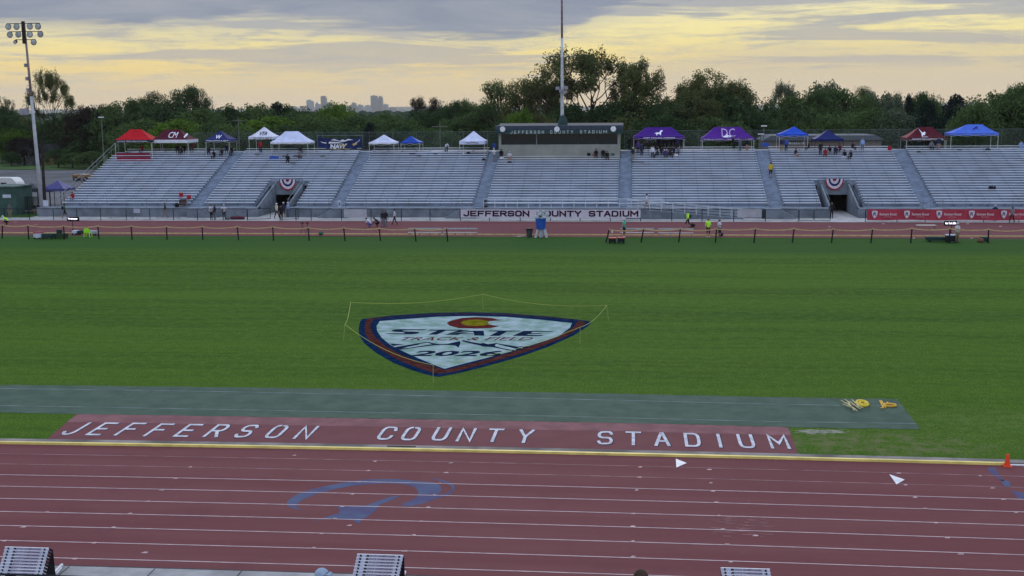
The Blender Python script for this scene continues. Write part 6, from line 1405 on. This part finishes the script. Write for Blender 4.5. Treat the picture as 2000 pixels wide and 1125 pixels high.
TR = [ # kind, var, x, top row, width px, distance, leaf, label
 ('open',0,1155,92,270,218,2,'largest open-crowned tree with sky showing through, standing behind the light mast'),
 ('open',1,1360,146,130,222,2,'open crown at the left side of the broad tree behind the purple tents'),
 ('open',0,1432,152,110,220,2,'open crown at the right side of the broad tree behind the purple tents'),
 ('open',1,1248,108,130,222,2,'open-branched tree joining the largest tree on its right'),
 ('open',2,1078,125,120,224,2,'open-branched tree at the left shoulder of the largest tree'),
 ('open',2,1394,134,205,216,2,'broad open-crowned tree behind the two purple tents'),
 ('open',0,98,133,84,258,2,'thin open tree just right of the left floodlight mast'),
 ('tall',0,972,158,92,230,1,'dark feathery tree left of the press box, top of its group'),
 ('tall',1,1022,158,84,226,2,'feathery tree between the press box and the dark feathery tree'),
 ('dense',0,1222,186,130,215,0,'dark dense tree filling under the right side of the largest tree'),
 ('dense',1,1322,188,140,215,0,'dark dense tree between the largest tree and the broad one'),
 ('dense',2,1432,182,130,212,0,'dark dense tree under the right side of the broad open tree'),
 ('dense',3,1118,206,120,216,0,'dark dense tree directly behind the press box roof'),
 ('open',0,1534,156,68,235,5,'pale open tree above the bright blue tent'),
 ('dense',2,1612,160,92,240,5,'pale open tree right of the one above the bright blue tent'),
 ('dense',1,1562,178,130,234,1,'mid green tree behind the bright blue tent'),
 ('dense',0,1655,173,120,236,1,'mid green tree behind the open rows of the right section'),
 ('tall',1,1690,172,70,242,2,'narrow feathery tree right of the pale open pair'),
 ('dense',2,1722,180,100,238,5,'greyish tree left of the dark maroon tent'),
 ('tall',0,1748,182,50,240,0,'small spiky tree on the skyline left of the dark maroon tent'),
 ('conifer',0,1776,185,36,236,4,'dark pine on the skyline above the red cooler'),
 ('dense',3,1800,184,60,240,0,'dark rounded tree between the two pines'),
 ('conifer',1,1812,197,66,205,4,'dark blue spruce right behind the dark maroon tent'),
 ('dense',1,1822,184,46,243,1,'small rounded tree behind the dark blue spruce'),
 ('conifer',0,1866,186,84,225,4,'wide dark pine with a rounded top near the right edge'),
 ('dense',0,1882,206,70,228,0,'dark tree at the foot of the wide dark pine'),
 ('dense',2,1950,178,130,205,1,'large green tree behind the light blue tent'),
 ('open',1,1985,160,110,206,1,'tall green tree at the right edge of the picture'),
 ('dense',3,1905,205,90,200,1,'low green tree left of the light blue tent'),
 ('dense',1,2030,165,120,204,1,'green tree cut by the right edge'),
 ('conifer',1,1496,200,24,240,4,'small dark conifer right of the broad open tree'),
 ('dense',2,1500,215,60,225,0,'dark bushy tree right of the broad open tree'),
 ('dense',0,1760,215,110,212,5,'grey-green tree left of the dark blue spruce'),
 ('dense',3,1700,215,120,214,1,'green tree behind the fence of the right section'),
 ('dense',1,1620,218,120,212,1,'green tree right behind the navy tent'),
 ('dense',2,1480,222,110,212,0,'dark tree between the DC tent and the blue tent'),
 ('tall',0,360,168,92,250,0,'tallest dark tree in the left half'),
 ('tall',1,392,176,48,252,0,'dark tree joining the tallest on its right'),
 ('tall',1,300,181,70,255,0,'dark tree above the red tent'),
 ('open',0,275,186,60,262,2,'thin-topped tree left of the dark tree above the red tent'),
 ('dense',0,320,196,110,245,0,'broad dark tree behind the maroon and red tents'),
 ('dense',1,235,196,100,248,1,'rounded green tree left of the red tent'),
 ('dense',2,180,206,90,250,6,'brownish thin-leaved tree right of the floodlight mast'),
 ('open',1,165,203,80,256,6,'bare-looking brown tree right of the thin open tree'),
 ('dense',3,385,215,110,240,1,'green tree behind the navy pointed tent'),
 ('dense',0,445,206,90,256,0,'dark tree between the navy and white pointed tents'),
 ('dense',2,500,203,90,258,1,'green tree behind the white pointed tent'),
 ('conifer',0,540,200,66,262,4,'dark flat-topped conifer left of the city towers'),
 ('dense',1,575,206,70,266,0,'dark tree just left of the city towers'),
 ('dense',3,520,230,130,236,3,'yellow-green low tree behind the white pointed tent'),
 ('dense',0,620,213,100,262,1,'green tree in front of the leftmost city towers'),
 ('dense',2,658,200,84,258,3,'bright green tree in front of the city between the two tower groups'),
 ('dense',1,600,222,120,242,1,'dark green tree behind the plain white tent'),
 ('dense',3,700,228,120,250,1,'green tree below the right-hand city towers'),
 ('dense',0,745,221,90,256,1,'green tree right below the tallest towers'),
 ('dense',2,780,226,100,246,1,'green tree behind the small royal blue tent'),
 ('tall',0,818,190,50,262,6,'thin dark tree right of the city'),
 ('tall',1,848,193,46,260,6,'second thin dark tree right of the city'),
 ('dense',1,835,212,100,255,0,'dark tree beneath the two thin dark trees'),
 ('dense',3,890,200,76,252,0,'dark tree behind the tall white tent, left part'),
 ('tall',0,915,194,60,248,1,'tree with a ragged top behind the tall white tent'),
 ('dense',0,950,205,90,238,0,'dark tree left of the press box roof'),
 ('dense',2,905,225,110,236,1,'green tree behind the tall white tent, lower part'),
 ('dense',1,1014,214,62,205,3,'bright yellow-green tree just above the left end of the press box'),
 ('dense',0,1062,222,70,207,2,'olive tree behind the press box left of the mast'),
 ('dense',3,984,235,60,208,0,'dark tree at the left corner of the press box'),
 ('open',2,6,187,62,268,0,'dark tree at the left edge of the picture'),
 ('dense',2,15,222,90,264,0,'dense dark tree at the left edge behind the bus'),
 ('dense',1,60,236,80,266,1,'green tree behind the floodlight mast'),
 ('dense',0,110,232,80,262,0,'dark green tree right of the floodlight mast'),
 ('dense',3,150,226,90,262,1,'green tree above the left end of the grandstand'),
 ('dense',1,30,250,80,262,3,'low green tree left of the floodlight mast'),
 ('dense',2,210,226,100,250,0,'dark green tree left of the red tent'),
 ('dense',0,270,234,110,224,1,'green tree right behind the red tent'),
 ('dense',3,340,236,110,222,3,'fresh green tree right behind the maroon CM tent'),
 ('dense',1,440,240,110,222,1,'green tree right behind the navy pointed tent'),
 ('dense',2,660,246,120,220,0,'dark shrubby tree behind the navy flag'),
 ('conifer',1,722,240,44,216,4,'dark rounded evergreen right of the navy flag'),
 ('dense',0,845,250,110,220,1,'green tree right of the small royal blue tent'),
 ('dense',1,770,248,90,222,0,'dark tree behind the small white tent'),
 ('dense',3,560,246,110,224,0,'dark tree between the two white tents on the left'),
 ('dense',2,1285,226,130,206,0,'dark tree right behind the purple lamb tent'),
 ('dense',0,1405,230,130,205,1,'green tree right behind the purple DC tent'),
]
for t_ in TR: tree(t_[0], t_[1], t_[2], t_[3], t_[4], t_[5], t_[6], t_[7])
# shrubs on the verge
for i, (x, yt, w_, D, li, lab) in enumerate(((20, 296, 34, 246, 0, 'dark shrub at the left edge of the green verge'), (112, 290, 46, 240, 0, 'round dark shrub right of the brown garage'), (140, 298, 44, 238, 1, 'low green shrub on the verge'), (175, 296, 50, 236, 1, 'green shrub nearest the sloping end rail'), (45, 268, 60, 250, 6, 'grey-brown bush over the grey house'))):
    tree('dense', i % 4, x, yt, w_, D, li, lab, 'bush', group='shrubs on the verge')
# ---------------------------------------------------------------- far buildings
M_h = [mat('siding_grey', (.17, .19, .21), .85, var=.1), mat('roof_shingle', (.045, .05, .055), .9, var=.15), mat('siding_brown', (.17, .09, .07), .85, var=.1), mat('trim_gold', (.24, .17, .08), .8, var=.1)]
def house(x0, x1, y0, y1, D, w_, r_, lab, doors=(), wins=(), RH=1.7):
    a, b = V(x0, y1, D), V(x1, y0, D); root = thing('house', lab, 'house', ((a.x+b.x)/2, D, 0)); h = b.z
    MB().box(a.x, b.x, D, D+9, 0, h).build('wall', w_, root)
    mb = MB(); mb.prism([(a.x-.4, h+.01), (b.x+.4, h+.01), (b.x-.9, h+RH), (a.x+.9, h+RH)], lambda u, v, t: (u, D-.4 if t == 0 else D+9.4, v)); mb.build('roof', r_, root)
    for px_ in wins:
        c = V(px_, (y0+y1)/2, D); f = MB().box(c.x-.6, c.x+.6, D-.05, D-.005, c.z-.6, c.z+.5).build('window', M_white, root); MB().box(c.x-.5, c.x+.5, D-.06, D-.051, c.z-.5, c.z+.4).build('pane', M_glass, f)
    for px_ in doors:
        c = V(px_, y1, D); MB().box(c.x-1.1, c.x+1.1, D-.05, D-.005, .05, 2.1).build('garage_door', M_h[3], root)
house(24, 60, 297, 311, 250, M_h[0], M_h[1], 'grey house with white-framed windows beyond the parking lot', (), (30, 45)); house(79, 99, 298, 312, 252, M_h[2], M_h[1], 'brown house with a tan garage beside the floodlight mast', (95,), (84,))
r = house(1493, 1722, 273.5, 288, 190, mat('wall_pinkish', (.19, .15, .135), .85, var=.08), mat('metal_roof', (.11, .125, .155), .6, var=.05), 'long low tan building with a grey roof behind the blue tents', (), (), RH=.75)
# city skyline, many kilometres away
SK = [(598,610,194.5,1,'pale blue curved-top tower at the left of the skyline'),(615,623,199,1,'short pointed green-glass tower in the skyline'),(626,636,188,0,'dark slab tower, tallest of the left skyline group'),(637,646,199,1,'small round-topped tower right of the dark slab'),(585,594,207,0,'low block at the left end of the skyline'),(566,580,207,0,'low wide block left of the curved-top tower'),(684,695,201,0,'grey twin-stepped tower in the middle of the skyline'),(695,709,205,1,'wide pale block beside the grey stepped tower'),(678,690,208,0,'low grey block in the middle of the skyline'),(712,724,206,1,'low pale block left of the tallest tower'),
      (723.5,736,187,0,'tallest pale grey tower on the skyline'),(737,746.5,188.5,0,'mauve tower with a stepped crown right of the tallest'),(747,757,204,1,'mid-height pale block right of the mauve tower'),(757,773,210,0,'low dark block right of the tallest towers'),(777,792,214,1,'lowest pale block at the right end of the skyline'),(650,660,205,0,'grey block behind the bright green tree'),(664,676,207,1,'pale block between the tower groups'),(690,706,214,1,'white low-roofed hall at the foot of the skyline'),(794,800,216,1,'small pale block at the far right of the skyline'),(606,614,207,0,'low block between the curved-top and pointed towers')]
D = 11000.0
def mat_tower(nm, c, c2):
    m = bpy.data.materials.new(nm); m.use_nodes = True; t = NT(m.node_tree); p = t.n['Principled BSDF']; tc = t.node('ShaderNodeTexCoord')
    b = t.node('ShaderNodeTexBrick'); b.inputs['Scale'].default_value = .12; b.inputs['Color1'].default_value = (*c, 1); b.inputs['Color2'].default_value = (*c2, 1); b.inputs['Mortar'].default_value = (*[k*.6 for k in c], 1); b.offset = 0
    mp = t.node('ShaderNodeMapping'); mp.inputs['Rotation'].default_value = (R(90), 0, 0); t.l.new(tc.outputs['Object'], mp.inputs[0]); t.l.new(mp.outputs[0], b.inputs[0]); t.l.new(b.outputs[0], p.inputs['Base Color']); p.inputs['Roughness'].default_value = .4; return m
MT = [mat_tower('tower_dark', (.045, .065, .11), (.06, .08, .13)), mat_tower('tower_pale', (.12, .17, .24), (.16, .21, .28))]
for i, (x0, x1, yt, mi, lab) in enumerate(SK):
    a, b = V(x0, yt, D+i*60), V(x1, yt, D+i*60); Dy = D+i*60; w_ = b.x-a.x; z0 = -74; zt_ = a.z
    r = thing('skyscraper', lab, 'skyscraper', ((a.x+b.x)/2, Dy, z0), 'city skyline on the horizon')
    mb = MB()
    if 'curved-top' in lab: mb.prism([(a.x, z0), (b.x, z0), (b.x, zt_-12), (b.x-w_*.25, zt_-3), (a.x+w_*.5, zt_), (a.x+w_*.1, zt_-5), (a.x, zt_-14)], lambda u, v, t: (u, Dy+60*t, v))
    elif 'pointed' in lab: mb.prism([(a.x, z0), (b.x, z0), (b.x, zt_-22), ((a.x+b.x)/2, zt_), (a.x, zt_-22)], lambda u, v, t: (u, Dy+60*t, v))
    elif 'stepped' in lab: mb.box(a.x, b.x, Dy, Dy+50, z0, zt_-16); mb.box(a.x+w_*.25, b.x-w_*.1, Dy+5, Dy+45, zt_-15.9, zt_)
    elif 'round' in lab or 'hall' in lab: mb.prism([(a.x, z0), (b.x, z0), (b.x, zt_-14), (b.x-w_*.2, zt_-4), ((a.x+b.x)/2, zt_), (a.x+w_*.2, zt_-4), (a.x, zt_-14)], lambda u, v, t: (u, Dy+50*t, v))
    elif 'slab' in lab: mb.box(a.x, b.x-w_*.12, Dy, Dy+50, z0, zt_); mb.box(b.x-w_*.119, b.x, Dy, Dy+50, z0, zt_-14)
    else: mb.box(a.x, b.x, Dy, Dy+55, z0, zt_)
    mb.build('tower_block', MT[mi], r)
    mb = MB(); mb.box(a.x+w_*.35, a.x+w_*.6, Dy+10, Dy+30, zt_-25 if any(k in lab for k in ('curved', 'pointed', 'stepped', 'round', 'hall', 'slab')) else zt_+.1, zt_+ (6 if w_ > 45 and 'curved' not in lab else -1)); mb.build('roof_plant', MT[0], r)
# far ridge
mb = MB(); n = 60; pts = []
for i in range(n+1):
    x = -9000+18000*i/n; pts.append((x, 14000, -28+8*math.sin(i*.35)+5*math.sin(i*.9+1)))
for a, b in zip(pts, pts[1:]): mb.face([(a[0], 12500, -71), (b[0], 12500, -71), b, a]); mb.face([a, b, (b[0], 15500, -71), (a[0], 15500, -71)])
mb.build('hills', mat('far_land', (.06, .075, .075), .95, var=.2, scale=.001), kind='structure')
# woods running on behind the row of trees
mb = MB(); wr = random.Random(9)
for i in range(1500):
    y = wr.uniform(290, 900); x = wr.uniform(-.52, .42)*y*1.05; w_ = wr.uniform(8, 16); h = wr.uniform(5.5, 8.5); 
    n = 7; c = Vector((x, y, h*.55)); i0 = len(mb.v)
    mb.lathe([(w_*.3, 0), (w_*.5, h*.3), (w_*.52, h*.6), (w_*.36, h*.85), (w_*.1, h)], (x, y, 0), n)
    for k in range(i0, len(mb.v)): v = mb.v[k]; mb.v[k] = (v[0]+wr.uniform(-1, 1), v[1]+wr.uniform(-1, 1), max(0, v[2]+wr.uniform(-.9, .6)))
mb.build('woodland', mat('wood_far', (.035, .055, .03), .95, var=.4, scale=.25, col2=(.018, .034, .022), bump=1.0, bscale=1.0), kind='stuff', label='continuous dark green woodland stretching away behind the tree line')
# poles and lamps behind the stand
def upole(x, yt, D_, lab, arm=1.2, lamp=False):
    t_ = V(x, yt, D_); r = thing('street_lamp' if lamp else 'utility_pole', lab, 'street lamp' if lamp else 'utility pole', (t_.x, D_, 0)); MB().tube([(t_.x, D_, 0), (t_.x, D_, t_.z)], [.12, .07], 8).build('pole', mat('pole_weathered', (.13, .14, .12), .8, var=.2), r)
    if lamp: MB().box(t_.x-.4, t_.x+.4, D_-.3, D_+.1, t_.z, t_.z+.16).build('lamp_head', M_white, r)
    else: MB().box(t_.x-arm, t_.x+arm, D_-.12, D_-.075, t_.z-.6, t_.z-.48).build('cross_arm', MATS['pole_weathered'], r)
upole(859, 240, 178, 'grey utility pole with a cross arm left of the press box'); upole(465, 229, 185, 'grey utility pole behind the navy pointed tent', 1.0)
upole(198, 230, 190, 'slim lamp post with a white head above the left end of the stand', lamp=True); upole(1492, 247, 178, 'white-headed lamp post right of the purple DC tent', lamp=True); upole(1486, 263, 172, 'lower white-headed lamp post right of the purple DC tent', lamp=True)
# ---------------------------------------------------------------- left corner behind the fence
def gable_tent(x0, x1, yv, yp, D_, m, ms, lab):
    a, b = V(x0, yv, D_), V(x1, yv, D_); zp = V((x0+x1)/2, yp, D_+1.5).z; r = thing('canopy_tent', lab, 'canopy tent', ((a.x+b.x)/2, D_, 0), 'canopy tents on the ground at the left'); mb = MB(); cx = (a.x+b.x)/2; ap = (cx, D_+1.5, zp)
    q_ = [(a.x, D_, a.z), (b.x, D_, a.z), (b.x, D_+3, a.z), (a.x, D_+3, a.z)]
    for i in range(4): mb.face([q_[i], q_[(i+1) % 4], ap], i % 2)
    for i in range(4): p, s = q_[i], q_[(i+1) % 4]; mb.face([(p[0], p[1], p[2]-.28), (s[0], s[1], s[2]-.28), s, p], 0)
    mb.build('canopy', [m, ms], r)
    for p in q_: MB().box(p[0]-.03, p[0]+.03, p[1]-.03, p[1]+.03, 0, p[2]-.1).build('leg', M_tlegd, r)
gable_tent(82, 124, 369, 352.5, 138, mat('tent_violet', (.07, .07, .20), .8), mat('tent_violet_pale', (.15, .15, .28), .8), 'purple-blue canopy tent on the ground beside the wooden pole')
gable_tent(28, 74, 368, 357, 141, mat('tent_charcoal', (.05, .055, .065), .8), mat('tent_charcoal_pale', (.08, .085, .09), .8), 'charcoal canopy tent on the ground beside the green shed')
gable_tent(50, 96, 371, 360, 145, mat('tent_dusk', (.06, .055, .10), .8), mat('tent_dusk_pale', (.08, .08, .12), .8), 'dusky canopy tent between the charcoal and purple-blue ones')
a, b = V(-20, 412, 134), V(29, 366, 134); r = thing('shed', 'dark green shed with a white notice at the left edge', 'shed', ((a.x+b.x)/2, 134, 0)); M_shed = mat('shed_green', (.045, .088, .078), .7, var=.12, scale=1)
mb = MB(); mb.box(a.x, b.x, 134, 138, 0, b.z); mb.build('wall', M_shed, r); MB().box(a.x-.2, b.x+.2, 133.8, 138.2, b.z+.01, b.z+.14).build('roof', mat('shed_roof', (.09, .13, .12), .7, var=.2), r)
p, s = V(5.5, 386.5, 133.95), V(21, 380, 133.95); MB().box(p.x, s.x, 133.94, 133.97, p.z, s.z).build('notice', M_wc, r)
# dark fence and clutter by the shed
a, b = V(30, 400, 136).x, V(78, 400, 136).x; r = thing('fence', 'dark chain-link fence between the green shed and the floodlight mast', 'fence', (a, 136, 0))
for i in range(5): MB().tube([(a+(b-a)*i/4, 136, 0), (a+(b-a)*i/4, 136, 2.0)], .03, 6).build('post', M_fb, r)
MB().tube([(a, 136, 2.0), (b, 136, 2.0)], .025, 6).build('rail', M_fb, r); MB().face([(a, 136.03, 0), (b, 136.03, 0), (b, 136.03, 2), (a, 136.03, 2)]).build('mesh', mat('privacy_mesh', (.03, .04, .04), .8, var=0, trans=.35), r)
for x, y, D_, sh, lab in ((65, 404, 135.2, 'black', 'person in black sitting by the floodlight mast behind the fence'), (74, 402, 135.6, 'dark', 'person in charcoal leaning at the foot of the floodlight mast')): P(lab, 'sit', Vector((V(x, y, D_).x, D_, .42)), 60, sh, 'khaki', sleeves=True, hc='black')
r = thing('park_bench', 'low bench behind the fence by the floodlight mast', 'bench', (V(70, 408, 135.3).x, 135.3, 0)); c = V(70, 408, 135.3)
MB().box(c.x-1.4, c.x+1.4, 135.1, 135.5, .38, .42).build('seat', M_rail, r)
for dx in (-1.2, 1.2): MB().box(c.x+dx-.03, c.x+dx+.03, 135.2, 135.4, 0, .379).build('leg', M_rail, r)
# vehicles
M_vw = mat('van_white', (.55, .56, .56), .3, var=.04, spec=.5); M_tyre = mat('tyre', (.015, .015, .016), .8)
def vehicle(x0, x1, yt, yb_, D_, lab, kind='bus'):
    a, b = V(x0, yb_, D_), V(x1, yt, D_); r = thing('minibus' if kind == 'bus' else 'pickup_truck', lab, kind if kind == 'bus' else 'truck', ((a.x+b.x)/2, D_, 0)); L = b.x-a.x; h = b.z
    if kind == 'bus':
        mb = MB(); mb.prism([(a.x, .45), (b.x, .45), (b.x, h*.55), (b.x-.25, h*.8), (b.x-.7, h*.97), (b.x-1.1, h), (a.x, h)], lambda u, v, t: (u, D_+2.3*t, v)); mb.build('body', M_vw, r)
        for i in range(int(L/1.1)-1): xx = a.x+.2+i*1.1; MB().box(xx, xx+.85, D_-.02, D_-.002, h*.52, h*.78).build('window', M_glass, r)
        MB().box(b.x+.001, b.x+.02, D_+.3, D_+2.0, h*.45, h*.55).build('windscreen', M_glass, r)
    else:
        mb = MB(); mb.prism([(a.x, .5), (b.x, .5), (b.x, 1.15), (a.x+.1, 1.15)], lambda u, v, t: (u, D_+1.9*t, v)); mb.build('body', mat('truck_tan', (.26, .15, .07), .4, var=.1), r)
        mb = MB(); mb.prism([(a.x+.15, 1.16), (b.x-.1, 1.16), (b.x-.3, h), (a.x+.5, h)], lambda u, v, t: (u, D_+.1+1.7*t, v)); mb.build('cab', M_vw, r)
        MB().prism([(a.x+.7, 1.2), (b.x-1.2, 1.2), (b.x-1.3, h-.2), (a.x+.9, h-.2)], lambda u, v, t: (u, D_+.08+.01*t, v)).build('window', M_glass, r)
    for xx in (a.x+L*.2, b.x-L*.18):
        for yy in (D_+.1, D_+2.0 if kind == 'bus' else D_+1.7):
            w0 = MB(); w0.tube([(xx, yy-.1, .42), (xx, yy+.15, .42)], .42, 14); wq = w0.build('wheel', M_tyre, r); MB().tube([(xx, yy-.112, .42), (xx, yy-.101, .42)], .22, 10).build('rim', M_rail, wq)
vehicle(-45, 33, 347.5, 372, 158, 'white minibus behind the green shed'); vehicle(141, 171, 341.5, 353, 196, 'white-topped tan truck parked beyond the end of the stand', 'truck')
# ---------------------------------------------------------------- air
HAZE = 1
if HAZE:
    mb = MB(); mb.box(-9500, 9500, -80, 16500, -75, 330)
    m = bpy.data.materials.new('haze_air'); m.use_nodes = True; t = NT(m.node_tree); t.n.remove(t.n['Principled BSDF'])
    pv = t.node('ShaderNodeVolumePrincipled'); pv.inputs['Color'].default_value = (1, .93, .86, 1); pv.inputs['Density'].default_value = 3.6e-5; pv.inputs['Anisotropy'].default_value = .0
    t.l.new(pv.outputs[0], t.n['Material Output'].inputs['Volume']); hz = mb.build('haze', m, kind='stuff', label='thin bluish air fading the far city')
